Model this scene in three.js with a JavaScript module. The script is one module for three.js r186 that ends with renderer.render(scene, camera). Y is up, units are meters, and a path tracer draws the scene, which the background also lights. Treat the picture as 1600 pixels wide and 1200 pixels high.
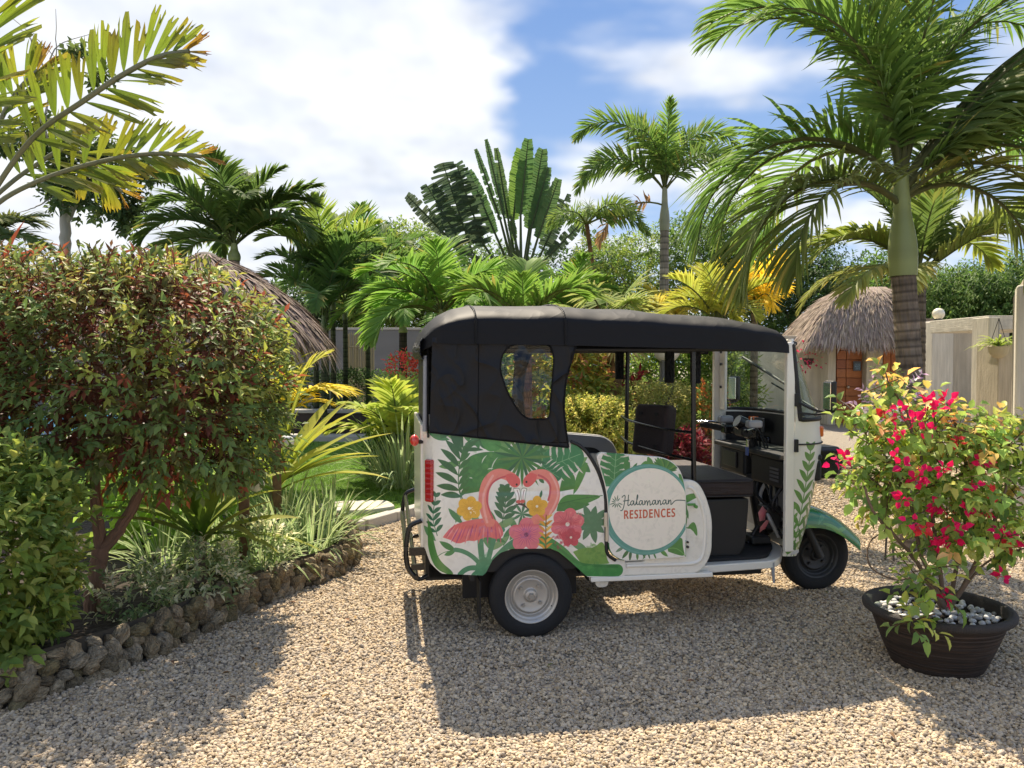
import * as THREE from 'three';
import { mergeGeometries } from 'three/addons/utils/BufferGeometryUtils.js';
import { RoundedBoxGeometry } from 'three/addons/geometries/RoundedBoxGeometry.js';
import { ImprovedNoise } from 'three/addons/math/ImprovedNoise.js';

// ---------------------------------------------------------------- camera, sky, sun, exposure
const W = 1600, H = 1200, FOCAL = 1250, EYE = 1.42, PITCH = -Math.atan(38 / FOCAL);
const scene = new THREE.Scene();
const camera = new THREE.PerspectiveCamera(THREE.MathUtils.radToDeg(2 * Math.atan(600 / FOCAL)), W / H, 0.05, 400);
camera.position.set(0, EYE, 0);
camera.rotation.x = PITCH;
scene.add(camera);
const SUN = new THREE.Vector3(-0.2, 1.62, -1.46).normalize();
const SKY_GAIN = 1.0;
const noiser = new ImprovedNoise();
const perlin = (x, y, z = 0) => noiser.noise(x, y, z);
function fbm(x, y, z, oct = 5) { let s = 0, a = 0.5; for (let i = 0; i < oct; i++) { s += a * perlin(x, y, z + i * 7.3); x *= 2.03; y *= 2.03; a *= 0.5; } return s; }
const smooth = THREE.MathUtils.smoothstep, lerp = THREE.MathUtils.lerp, clamp = THREE.MathUtils.clamp;
{
  const w = 1536, h = 768, data = new Float32Array(w * h * 4);
  for (let r = 0; r < h; r++) for (let c = 0; c < w; c++) {
    const el = ((r + 0.5) / h - 0.5) * Math.PI, az = ((c + 0.5) / w - 0.5) * 2 * Math.PI;
    const x = Math.cos(az) * Math.cos(el), y = Math.sin(el), z = Math.sin(az) * Math.cos(el);
    const up = Math.max(y, 0), g = Math.pow(1 - up, 3.2);
    let col = [lerp(0.065, 0.31, g), lerp(0.14, 0.42, g), lerp(0.33, 0.55, g)];
    const k = 1 / (up + 0.12), px = x * k, pz = z * k;
    // one bank of altocumulus that covers the sky to the left of a slanting edge, and thin broken cloud on the other side of it
    const edge = px + 0.16 * (pz + 3) - 0.06 + 0.34 * fbm(px * 1.3 + 4, pz * 1.3, 1.5, 6);
    const bank = 1 - smooth(edge + 0.12 * fbm(px * 7, pz * 7, 3.3, 4), -0.05, 0.09);
    const fine = 0.5 + 0.95 * fbm(px * 3.2, pz * 3.2, 9.2, 6), wisp = 0.5 + 1.0 * fbm(px * 1.5 + 8, pz * 2.6 - 3, 4.4, 6);
    const cover = clamp(bank * (0.86 + 0.42 * (fine - 0.42)) + (1 - bank) * smooth(wisp + 0.24 * (1 - smooth(y, 0.12, 0.34)), 0.42, 0.86) * 0.9, 0, 1);
    const puffs = 0.5 + 0.9 * fbm(px * 11, pz * 8, 2.2, 5);
    const glow = Math.pow(Math.max(0, x * SUN.x + y * SUN.y + z * SUN.z), 6);
    const white = 0.47 + 0.11 * (puffs - 0.5) + 0.09 * (fine - 0.5) + 0.10 * glow;
    const cl = [white * 0.97, white * 0.99, white * 1.02];
    const a = cover * smooth(y, -0.02, 0.04), i = (r * w + c) * 4;
    for (let n = 0; n < 3; n++) data[i + n] = SKY_GAIN * lerp(col[n] , cl[n], a);
    data[i + 3] = 1;
  }
  const sky = new THREE.DataTexture(data, w, h, THREE.RGBAFormat, THREE.FloatType);
  sky.mapping = THREE.EquirectangularReflectionMapping; sky.magFilter = THREE.LinearFilter; sky.minFilter = THREE.LinearFilter; sky.needsUpdate = true;
  scene.background = sky; scene.environment = sky;
}
const sun = new THREE.DirectionalLight(0xfff0d8, 4.6);
sun.position.copy(SUN).multiplyScalar(40); sun.castShadow = true; sun.shadow.radius = 1.2;
sun.shadow.mapSize.set(4096, 4096);
Object.assign(sun.shadow.camera, { left: -14, right: 14, top: 14, bottom: -14, near: 1, far: 90 });
sun.target.position.set(0, 0, -8); scene.add(sun, sun.target);
const renderer = new THREE.WebGLRenderer({ antialias: true });
renderer.toneMapping = THREE.LinearToneMapping; renderer.toneMappingExposure = 2.12;
renderer.shadowMap.enabled = true;

// ---------------------------------------------------------------- helpers
const V = (x, y, z) => new THREE.Vector3(x, y, z);
const rad = THREE.MathUtils.degToRad, PI = Math.PI;
function rng(seed) { let s = seed >>> 0; const f = () => { s = (s + 0x6d2b79f5) | 0; let t = Math.imul(s ^ (s >>> 15), 1 | s); t = (t + Math.imul(t ^ (t >>> 7), 61 | t)) ^ t; return ((t ^ (t >>> 14)) >>> 0) / 4294967296; };
  f.r = (a, b) => a + (b - a) * f(); f.pick = (l) => l[Math.floor(f() * l.length)]; f.n = () => (f() + f() + f() - 1.5) / 0.75 / 1.2; return f; }
// where a measured direction of the survey photograph meets a given distance or the ground
const cp = Math.cos(PITCH), sp = Math.sin(PITCH);
function ray(px, py) { const a = (px - 800) / FOCAL, b = -(py - 600) / FOCAL; return V(a, cp * b + sp, sp * b - cp); }
function at(px, py, d) { const r = ray(px, py); return V(0, EYE, 0).addScaledVector(r, d / -r.z); }
function gr(px, py, h = 0) { const r = ray(px, py); return V(0, EYE, 0).addScaledVector(r, (h - EYE) / r.y); }
const used = new Map();
function numbered(n) { const k = used.get(n) ?? 0; used.set(n, k + 1); return k ? n + '_' + String(k).padStart(3, '0') : n; }
function shade(o) { o.castShadow = o.receiveShadow = true; return o; }
function tag(o, label, category, group) { o.userData.label = label; if (category) o.userData.category = category; if (group) o.userData.group = group; return o; }
function thing(name, label, category, pos = [0, 0, 0], turn = 0, group) {
  const g = new THREE.Group(); g.name = numbered(name); g.position.set(pos.x ?? pos[0], pos.y ?? pos[1], pos.z ?? pos[2]); g.rotation.y = turn; scene.add(g);
  return tag(g, label, category, group);
}
function part(name, geo, mat, parent, pos, rot, scale) {
  const m = shade(new THREE.Mesh(geo, mat)); m.name = name;
  if (pos) m.position.set(pos.x ?? pos[0], pos.y ?? pos[1], pos.z ?? pos[2]);
  if (rot) m.rotation.set(...rot); if (scale) m.scale.set(...(scale.length ? scale : [scale, scale, scale]));
  parent.add(m); return m;
}
function structure(name, geo, mat) { const m = shade(new THREE.Mesh(geo, mat)); m.name = numbered(name); m.userData.kind = 'structure'; scene.add(m); return m; }
const flat = (g) => (g.index ? g.toNonIndexed() : g);
function join(list) { return mergeGeometries(list.map((g) => { const f = flat(g); for (const k of Object.keys(f.attributes)) if (!['position', 'normal', 'uv'].includes(k)) f.deleteAttribute(k); return f; })); }
function box(w, h, d, x = 0, y = 0, z = 0, r = 0) { const g = r ? new RoundedBoxGeometry(w, h, d, 2, r) : new THREE.BoxGeometry(w, h, d); g.translate(x, y, z); return g; }
function pipe(pts, r, seg = 24, rs = 8, closed = false) { return new THREE.TubeGeometry(new THREE.CatmullRomCurve3(pts.map((p) => (p.isVector3 ? p : V(...p))), closed, 'catmullrom', 0.4), seg, r, rs, closed); }
function rod(a, b, r0, r1 = r0, n = 10) { const A = a.isVector3 ? a : V(...a), B = b.isVector3 ? b : V(...b), d = B.clone().sub(A), g = new THREE.CylinderGeometry(r1, r0, d.length(), n); g.translate(0, d.length() / 2, 0); g.applyQuaternion(new THREE.Quaternion().setFromUnitVectors(V(0, 1, 0), d.normalize())); g.translate(A.x, A.y, A.z); return g; }
function outline(pts, r = 0) { // closed shape, corners rounded by r
  const s = new THREE.Shape(), n = pts.length, P = pts.map((p) => new THREE.Vector2(p[0], p[1]));
  for (let i = 0; i < n; i++) {
    const a = P[(i + n - 1) % n], b = P[i], c = P[(i + 1) % n], rr = pts[i][2] ?? r;
    const d1 = a.clone().sub(b), d2 = c.clone().sub(b), q = Math.min(rr, d1.length() * 0.48, d2.length() * 0.48);
    const p1 = b.clone().addScaledVector(d1.normalize(), q), p2 = b.clone().addScaledVector(d2.normalize(), q);
    i ? s.lineTo(p1.x, p1.y) : s.moveTo(p1.x, p1.y);
    if (q > 1e-5) s.quadraticCurveTo(b.x, b.y, p2.x, p2.y);
  }
  s.closePath(); return s;
}
function plate(shape, depth, bevel = 0.004, seg = 8) { return new THREE.ExtrudeGeometry(shape, { depth, bevelEnabled: bevel > 0, bevelSize: bevel, bevelThickness: bevel, bevelOffset: -bevel, bevelSegments: 2, curveSegments: seg }); }
const std = (c, rough = 0.7, o = {}) => new THREE.MeshPhysicalMaterial({ color: Array.isArray(c) ? new THREE.Color().setRGB(...c) : c, roughness: rough, ...o });

class Build { // collects coloured faces
  constructor() { this.seam = []; this.p = []; this.c = []; this.u = []; this.i = []; }
  get n() { return this.p.length / 3; }
  v(x, y, z, c, u = 0, w = 0) { this.p.push(x, y, z); this.c.push(c[0], c[1], c[2]); this.u.push(u, w); return this.p.length / 3 - 1; }
  t(a, b, c) { this.i.push(a, b, c); }
  q(a, b, c, d) { this.i.push(a, b, c, a, c, d); }
  tube(pts, rad_, sides, col) { // pts: Vector3 list, rad_(t)
    const rows = []; let ref = V(0, 0, 1);
    for (let k = 0; k < pts.length; k++) {
      const T = (pts[Math.min(k + 1, pts.length - 1)]).clone().sub(pts[Math.max(k - 1, 0)]).normalize();
      if (Math.abs(T.dot(ref)) > 0.9) ref = V(1, 0, 0);
      const A = ref.clone().addScaledVector(T, -ref.dot(T)).normalize(), B = T.clone().cross(A), t = k / (pts.length - 1), r = rad_(t), c = typeof col === 'function' ? col(t) : col, row = [];
      for (let s = 0; s <= sides; s++) { const a = (s / sides) * 2 * PI, o = pts[k].clone().addScaledVector(A, r * Math.cos(a)).addScaledVector(B, r * Math.sin(a)); row.push(this.v(o.x, o.y, o.z, c, s / sides, t)); if (s === sides) this.seam.push([row[0], row[s]]); }
      rows.push(row);
    }
    for (let k = 0; k + 1 < rows.length; k++) for (let s = 0; s < sides; s++) this.q(rows[k][s], rows[k][s + 1], rows[k + 1][s + 1], rows[k + 1][s]);
  }
  // a blade from P along D, its breadth along B; droop bends it down; fold lifts its edges; colours from foot to tip
  blade(P, D, B, len, wid, { k = 3, droop = 0, fold = 0.25, c0, c1 = c0, edge = null, prof = null, twist = 0 } = {}) {
    const p = P.clone(), d = D.clone().normalize(), b = B.clone().addScaledVector(d, -B.dot(d)).normalize(), rows = [];
    const w = prof ?? ((t) => Math.pow(Math.sin(PI * Math.min(0.999, 0.13 + 0.87 * t)), 0.7));
    for (let s = 0; s <= k; s++) {
      const t = s / k, n = V().crossVectors(b, d), h = wid * 0.5 * w(t), c = [lerp(c0[0], c1[0], t), lerp(c0[1], c1[1], t), lerp(c0[2], c1[2], t)], e = edge ?? c;
      if (s === k && !prof) { const o = this.v(p.x, p.y, p.z, c, 0.5, 1); rows.push([o, o, o]); }
      else {
        const l = p.clone().addScaledVector(b, -h).addScaledVector(n, h * fold), r = p.clone().addScaledVector(b, h).addScaledVector(n, h * fold);
        rows.push([this.v(l.x, l.y, l.z, e, 0, t), this.v(p.x, p.y, p.z, c, 0.5, t), this.v(r.x, r.y, r.z, e, 1, t)]);
      }
      p.addScaledVector(d, len / k); d.y -= droop / k; d.normalize(); b.addScaledVector(d, -b.dot(d)).normalize();
      if (twist) b.applyAxisAngle(d, twist / k);
    }
    for (let s = 0; s < k; s++) { const a = rows[s], e = rows[s + 1]; if (e[0] === e[1]) { this.t(a[0], e[0], a[1]); this.t(a[1], e[0], a[2]); } else { this.q(a[0], e[0], e[1], a[1]); this.q(a[1], e[1], e[2], a[2]); } }
    return p;
  }
  // a small leaf of two folded faces (or six when fine)
  leaf(P, D, N, len, wid, c, fine = false, fold = 0.22) {
    const d = D, b = V().crossVectors(N, d).normalize(), n = V().crossVectors(d, b);
    const pt = (t, s, h) => this.v(P.x + d.x * t * len + b.x * s * wid + n.x * h * wid, P.y + d.y * t * len + b.y * s * wid + n.y * h * wid, P.z + d.z * t * len + b.z * s * wid + n.z * h * wid, c, s + 0.5, t);
    if (!fine) { const a = pt(0, 0, 0), l = pt(0.45, -0.5, fold), r = pt(0.45, 0.5, fold), e = pt(1, 0, -0.15); this.t(a, e, l); this.t(a, r, e); return; }
    const a = pt(0, 0, 0), l1 = pt(0.28, -0.46, fold), r1 = pt(0.28, 0.46, fold), m1 = pt(0.3, 0, 0.02), l2 = pt(0.66, -0.36, fold * 0.7), r2 = pt(0.66, 0.36, fold * 0.7), m2 = pt(0.68, 0, -0.03), e = pt(1, 0, -0.18);
    this.t(a, m1, l1); this.t(a, r1, m1); this.q(l1, m1, m2, l2); this.q(m1, r1, r2, m2); this.t(l2, m2, e); this.t(m2, r2, e);
  }
  geo() {
    const g = new THREE.BufferGeometry();
    g.setAttribute('position', new THREE.BufferAttribute(new Float32Array(this.p), 3)); g.setAttribute('color', new THREE.BufferAttribute(new Float32Array(this.c), 3)); g.setAttribute('uv', new THREE.BufferAttribute(new Float32Array(this.u), 2));
    g.setIndex(this.i); g.computeVertexNormals(); const N = g.attributes.normal; for (const [a, b] of this.seam) { const x = N.getX(a) + N.getX(b), y = N.getY(a) + N.getY(b), z = N.getZ(a) + N.getZ(b), l = Math.hypot(x, y, z) || 1; N.setXYZ(a, x / l, y / l, z / l); N.setXYZ(b, x / l, y / l, z / l); } return g;
  }
}
// a sheet from a function of (a, b) in 0..1, with thickness behind it
function sheet(f, na, nb, uvf, thick = 0) {
  const pos = [], uv = [], idx = [];
  for (let j = 0; j <= nb; j++) for (let i = 0; i <= na; i++) { const p = f(i / na, j / nb); pos.push(p.x, p.y, p.z); const u = uvf ? uvf(i / na, j / nb, p) : [i / na, j / nb]; uv.push(u[0], u[1]); }
  const k = na + 1;
  for (let j = 0; j < nb; j++) for (let i = 0; i < na; i++) { const a = j * k + i; idx.push(a, a + 1, a + k + 1, a, a + k + 1, a + k); }
  let g = new THREE.BufferGeometry(); g.setAttribute('position', new THREE.Float32BufferAttribute(pos, 3)); g.setAttribute('uv', new THREE.Float32BufferAttribute(uv, 2)); g.setIndex(idx); g.computeVertexNormals();
  if (!thick) return g;
  const n = g.attributes.normal, m = pos.length / 3, p2 = [];
  for (let i = 0; i < m; i++) p2.push(pos[i * 3] - n.getX(i) * thick, pos[i * 3 + 1] - n.getY(i) * thick, pos[i * 3 + 2] - n.getZ(i) * thick);
  const back = idx.slice(); for (let i = 0; i < back.length; i += 3) [back[i + 1], back[i + 2]] = [back[i + 2], back[i + 1]];
  const inner = new THREE.BufferGeometry(); inner.setAttribute('position', new THREE.Float32BufferAttribute(p2, 3)); inner.setAttribute('uv', new THREE.Float32BufferAttribute(uv, 2)); inner.setIndex(back); inner.computeVertexNormals();
  const rp = [], ru = [], ri = [], ring = [];
  for (let i = 0; i < na; i++) ring.push(i); for (let j = 0; j < nb; j++) ring.push(j * k + na); for (let i = na; i > 0; i--) ring.push(nb * k + i); for (let j = nb; j > 0; j--) ring.push(j * k);
  ring.forEach((a) => { rp.push(...pos.slice(a * 3, a * 3 + 3), ...p2.slice(a * 3, a * 3 + 3)); ru.push(...uv.slice(a * 2, a * 2 + 2), ...uv.slice(a * 2, a * 2 + 2)); });
  for (let i = 0; i < ring.length; i++) { const a = i * 2, b = ((i + 1) % ring.length) * 2; ri.push(a, a + 1, b + 1, a, b + 1, b); }
  const rim = new THREE.BufferGeometry(); rim.setAttribute('position', new THREE.Float32BufferAttribute(rp, 3)); rim.setAttribute('uv', new THREE.Float32BufferAttribute(ru, 2)); rim.setIndex(ri); rim.computeVertexNormals();
  g = mergeGeometries([flat(g), flat(inner), flat(rim)]); return g;
}
// table lookup with straight pieces between its points
function table(pts) { return (x) => { if (x <= pts[0][0]) return pts[0][1]; for (let i = 1; i < pts.length; i++) if (x <= pts[i][0]) { const t = (x - pts[i - 1][0]) / (pts[i][0] - pts[i - 1][0] || 1); return lerp(pts[i - 1][1], pts[i][1], t); } return pts[pts.length - 1][1]; }; }
// grey or colour texture from a function of (u, v) in 0..1; v upward
function texture(w, h, f, srgb = false, rx = 1, ry = 1) {
  const d = new Uint8Array(w * h * 4);
  for (let y = 0; y < h; y++) for (let x = 0; x < w; x++) { const c = f(x / w, y / h), i = (y * w + x) * 4; d[i] = clamp(c[0], 0, 1) * 255; d[i + 1] = clamp(c[1], 0, 1) * 255; d[i + 2] = clamp(c[2], 0, 1) * 255; d[i + 3] = 255; }
  const t = new THREE.DataTexture(d, w, h); t.magFilter = THREE.LinearFilter; t.minFilter = THREE.LinearMipmapLinearFilter; t.generateMipmaps = true; t.wrapS = t.wrapT = THREE.RepeatWrapping; t.repeat.set(rx, ry); if (srgb) t.colorSpace = THREE.SRGBColorSpace; t.needsUpdate = true; return t;
}
const grey = (w, h, f, rx, ry) => texture(w, h, (u, v) => { const g = f(u, v); return [g, g, g]; }, false, rx, ry);
// noise that repeats over 0..1
function tile(u, v, fx, fy, z, oct = 4) { const m = (a, b) => fbm(a * fx, b * fy, z, oct); const wu = smooth(u, 0.8, 1), wv = smooth(v, 0.8, 1); return lerp(lerp(m(u, v), m(u - 1, v), wu), lerp(m(u, v - 1), m(u - 1, v - 1), wu), wv); }
// ---------------------------------------------------------------- ground, gravel drive, lawn, kerb
const gravelTex = (() => { // pebbles 1.3 cm across, tile of 0.8 m
  const n = 72, R = rng(5), cx = [], cy = [], cc = [];
  for (let i = 0; i < n * n; i++) { cx.push(R()); cy.push(R()); const g = R.r(0.4, 0.86), w = R.r(-0.05, 0.09); cc.push([g * (0.66 + w), g * (0.585 + w * 0.5), g * (0.475 - w * 0.2)]); }
  const cell = (u, v) => {
    const x = u * n, y = v * n, ix = Math.floor(x), iy = Math.floor(y); let d1 = 9, d2 = 9, id = 0;
    for (let a = -1; a <= 1; a++) for (let b = -1; b <= 1; b++) { const jx = (ix + a + n) % n, jy = (iy + b + n) % n, j = jy * n + jx, dx = ix + a + cx[j] - x, dy = iy + b + cy[j] - y, d = dx * dx + dy * dy; if (d < d1) { d2 = d1; d1 = d; id = j; } else if (d < d2) d2 = d; }
    return [Math.sqrt(d1), Math.sqrt(d2), id];
  };
  const S = 1024, col = new Float32Array(S * S * 4);
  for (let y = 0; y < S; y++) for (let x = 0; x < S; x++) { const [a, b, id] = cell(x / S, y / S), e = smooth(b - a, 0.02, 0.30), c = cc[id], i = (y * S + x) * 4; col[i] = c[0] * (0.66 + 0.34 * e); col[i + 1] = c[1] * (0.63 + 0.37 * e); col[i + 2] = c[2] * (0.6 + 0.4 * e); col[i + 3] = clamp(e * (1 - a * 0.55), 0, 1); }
  const px = (u, v) => ((Math.floor(v * S) % S) * S + (Math.floor(u * S) % S)) * 4;
  return { color: texture(S, S, (u, v) => { const i = px(u, v); return [Math.pow(col[i], 1 / 2.2), Math.pow(col[i + 1], 1 / 2.2), Math.pow(col[i + 2], 1 / 2.2)]; }, true), bump: grey(S, S, (u, v) => col[px(u, v) + 3]) };
})();
function sheetXZ(pts, y, uv = 1) { const g = new THREE.ShapeGeometry(new THREE.Shape(pts.map((p) => new THREE.Vector2(p[0], -p[1])))); g.rotateX(-PI / 2); g.translate(0, y, 0); const q = g.attributes.position, t = g.attributes.uv; for (let i = 0; i < q.count; i++) t.setXY(i, q.getX(i) * uv, q.getZ(i) * uv); return g; }
const M = {};
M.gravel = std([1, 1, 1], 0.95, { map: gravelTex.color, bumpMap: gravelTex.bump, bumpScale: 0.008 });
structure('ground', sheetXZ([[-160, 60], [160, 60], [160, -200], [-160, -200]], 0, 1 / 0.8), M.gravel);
// outlines on the ground (x, z)
const edgePath = [[-3.3, -2.75], [-2.45, -2.98], [-2.07, -3.2], [-1.92, -3.39], [-1.76, -3.68], [-1.58, -4.16], [-1.41, -4.68], [-1.18, -5.12], [-1.10, -5.5], [-1.16, -5.95], [-1.33, -6.3], [-1.62, -6.5]];
const kerbPath = [[-1.95, -6.25], [-1.34, -6.54], [-1.11, -6.9], [-0.82, -7.42], [-0.45, -8.0], [0.1, -8.55], [0.9, -8.95], [1.9, -9.15], [2.75, -9.6], [3.3, -10.6], [3.6, -12], [3.7, -14]];
const curve2 = (pts) => new THREE.CatmullRomCurve3(pts.map((p) => V(p[0], 0, p[1])), false, 'catmullrom', 0.5);
const edgeCurve = curve2(edgePath), kerbCurve = curve2(kerbPath);
const edgePts = edgeCurve.getSpacedPoints(80).map((p) => [p.x, p.z]), kerbPts = kerbCurve.getSpacedPoints(90).map((p) => [p.x, p.z]);
const bedPoly = [...edgePts, [-2.6, -6.9], [-4.5, -7.2], [-8, -6], [-8, -2.5]];
const lawnPoly = [...kerbPts, [3.7, -13.6], [-0.5, -13.6], [-14, -13.6], [-14, -6.2], [-3.2, -6.2]];
function inside(x, z, poly) { let c = false; for (let i = 0, j = poly.length - 1; i < poly.length; j = i++) { const [xi, zi] = poly[i], [xj, zj] = poly[j]; if (zi > z !== zj > z && x < ((xj - xi) * (z - zi)) / (zj - zi) + xi) c = !c; } return c; }
M.soil = std([0.035, 0.026, 0.018], 1, { bumpMap: grey(256, 256, (u, v) => 0.5 + tile(u, v, 24, 24, 3)), bumpScale: 0.02 });
structure('lawn_soil', sheetXZ(lawnPoly, 0.02), std([0.08, 0.15, 0.03], 1));
structure('bed_soil', sheetXZ(bedPoly, 0.10), M.soil);
{ // gravel stones lying on the drive
  const R = rng(11), G = [], shapes = [];
  for (let s = 0; s < 5; s++) { const g = new THREE.IcosahedronGeometry(1, 1), p = g.attributes.position; for (let i = 0; i < p.count; i++) { const x = p.getX(i), y = p.getY(i), z = p.getZ(i), k = 1 + 0.34 * perlin(x * 1.3 + s * 9, y * 1.3, z * 1.3) + 0.12 * perlin(x * 3 + s, y * 3, z * 3); p.setXYZ(i, x * k, y * k * 0.66, z * k * 0.82); } g.computeVertexNormals(); shapes.push(g); }
  const spots = shapes.map(() => []);
  const stony = (x, z) => !inside(x, z, bedPoly) && !inside(x, z, lawnPoly);
  const lay = (z0, z1, per, r0, r1) => {
    const area = (0.69 * (z0 + z1) + 1.2) * (z1 - z0), n = Math.round(area * per);
    for (let i = 0; i < n; i++) { const d = Math.sqrt(lerp(z0 * z0, z1 * z1, R())), x = (R() * 2 - 1) * (d * 0.69 + 0.3); if (!stony(x, -d)) continue; spots[i % 5].push([x, -d, R.r(r0, r1) * (R() < 0.12 ? 1.35 : 1)]); }
  };
  lay(2.5, 3.6, 9500, 0.0048, 0.0088); lay(3.6, 5.2, 7200, 0.0053, 0.0093); lay(5.2, 7.5, 4200, 0.006, 0.0105); lay(7.5, 11, 1300, 0.008, 0.013);
  const group = new THREE.Group(); group.name = 'gravel'; group.userData.kind = 'stuff'; tag(group, 'pale beige and grey pebbles covering the whole drive', 'gravel'); scene.add(group);
  const mat = std([1, 1, 1], 0.85), m4 = new THREE.Matrix4(), q = new THREE.Quaternion(), e = new THREE.Euler(), c = new THREE.Color();
  spots.forEach((list, s) => {
    const im = new THREE.InstancedMesh(shapes[s], mat, list.length); im.name = 'pebbles'; im.userData.kind = 'stuff'; shade(im);
    list.forEach(([x, z, r], i) => {
      e.set(R.r(-0.5, 0.5), R() * 6.3, R.r(-0.5, 0.5)); q.setFromEuler(e); m4.compose(V(x, r * R.r(0.15, 0.95) , z), q, V(r * R.r(0.9, 1.3), r, r)); im.setMatrixAt(i, m4);
      const g = Math.pow(R(), 0.8), w = R.r(-0.03, 0.09), k = R() < 0.07 ? 0.6 : R() < 0.14 ? 1.15 : 1; im.setColorAt(i, c.setRGB(k * (lerp(0.24, 0.56, g) + w), k * (lerp(0.19, 0.465, g) + w * 0.5), k * (lerp(0.14, 0.34, g) - w * 0.15)));
    });
    group.add(im);
  });
}
{ // lawn grass
  const R = rng(21), b = new Build();
  for (let i = 0; i < 26; i++) { const a = R() * 6.3, r = R() * 0.045, P = V(Math.cos(a) * r, 0, Math.sin(a) * r), h = R() * 6.3, k = R.r(0.75, 1.25), c = [0.19 * k, 0.37 * k, 0.045 * k]; b.blade(P, V(Math.cos(h) * 0.55, 1, Math.sin(h) * 0.55), V(Math.sin(h), 0, -Math.cos(h)), R.r(0.03, 0.05), 0.006, { k: 2, droop: 0.7, c0: c, c1: [c[0] * 1.3, c[1] * 1.2, c[2]] }); }
  const tuft = b.geo(), spots = [];
  while (spots.length < 26000) { const z = -6.2 - Math.pow(R(), 1.35) * 7.2, x = R.r(-6.5, 3.6); if (Math.abs(x) < -z * 0.68 && inside(x, z, lawnPoly) && (x < 1 || R() < 0.4)) spots.push([x, z]); }
  const im = new THREE.InstancedMesh(tuft, new THREE.MeshPhysicalMaterial({ vertexColors: true, roughness: 0.9, transmission: 0.35, thickness: 0, side: THREE.DoubleSide }), spots.length), m4 = new THREE.Matrix4(), q = new THREE.Quaternion(), c = new THREE.Color();
  spots.forEach(([x, z], i) => { q.setFromAxisAngle(V(0, 1, 0), R() * 6.3); const s = R.r(0.8, 1.3); m4.compose(V(x, 0.02, z), q, V(s, s * R.r(0.7, 1.1), s)); im.setMatrixAt(i, m4); const k = 0.85 + 0.5 * fbm(x * 1.2, z * 1.2, 5, 3) + R.r(-0.1, 0.15); im.setColorAt(i, c.setRGB(k * 1.02, k, k)); });
  im.name = 'grass'; im.userData.kind = 'stuff'; tag(im, 'short bright green lawn grass behind the kerb', 'grass'); shade(im); scene.add(im);
}
{ // leaves dropped on the drive
  const R = rng(27), b = new Build(); for (let i = 0; i < 46; i++) { const near = i < 30, p = near ? [R.r(-1.7, -0.4), -R.r(3.2, 6.2)] : [R.r(-0.8, 3.2), -R.r(2.9, 7)]; if (inside(p[0], p[1], bedPoly) || inside(p[0], p[1], lawnPoly)) continue; const a = R() * 6.283; b.leaf(V(p[0], 0.022, p[1]), V(Math.cos(a), R.r(-0.1, 0.25), Math.sin(a)).normalize(), V(R.n() * 0.3, 1, R.n() * 0.3).normalize(), R.r(0.025, 0.055), R.r(0.012, 0.024), R.pick([[0.20, 0.11, 0.04], [0.28, 0.17, 0.05], [0.13, 0.07, 0.03], [0.16, 0.16, 0.04], [0.20, 0.10, 0.05]]), true, 0.3); }
  const m = shade(new THREE.Mesh(b.geo(), new THREE.MeshPhysicalMaterial({ vertexColors: true, roughness: 0.85, side: THREE.DoubleSide }))); m.name = 'fallen_leaves'; m.userData.kind = 'stuff'; tag(m, 'dry fallen leaves and petals scattered over the gravel', 'leaves'); scene.add(m);
}
M.concrete = std([0.42, 0.40, 0.36], 0.9, { bumpMap: grey(256, 256, (u, v) => 0.5 + tile(u, v, 20, 20, 8)), bumpScale: 0.004 });
{ // concrete kerb, laid in lengths
  const kerb = thing('lawn_kerb', 'pale grey concrete kerb curving between lawn and gravel', 'kerb'), n = 26, P = kerbCurve.getSpacedPoints(n);
  for (let i = 0; i < n; i++) { const a = P[i], b = P[i + 1], L = a.distanceTo(b), m = part('kerb_stone', box(L - 0.006, 0.14, 0.11, 0, 0, 0, 0.012), M.concrete, kerb, [(a.x + b.x) / 2, 0.035, (a.z + b.z) / 2], [0, -Math.atan2(b.z - a.z, b.x - a.x), 0]); m.scale.y = 0.72 + 0.04 * ((i * 7) % 3); }
}
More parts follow.
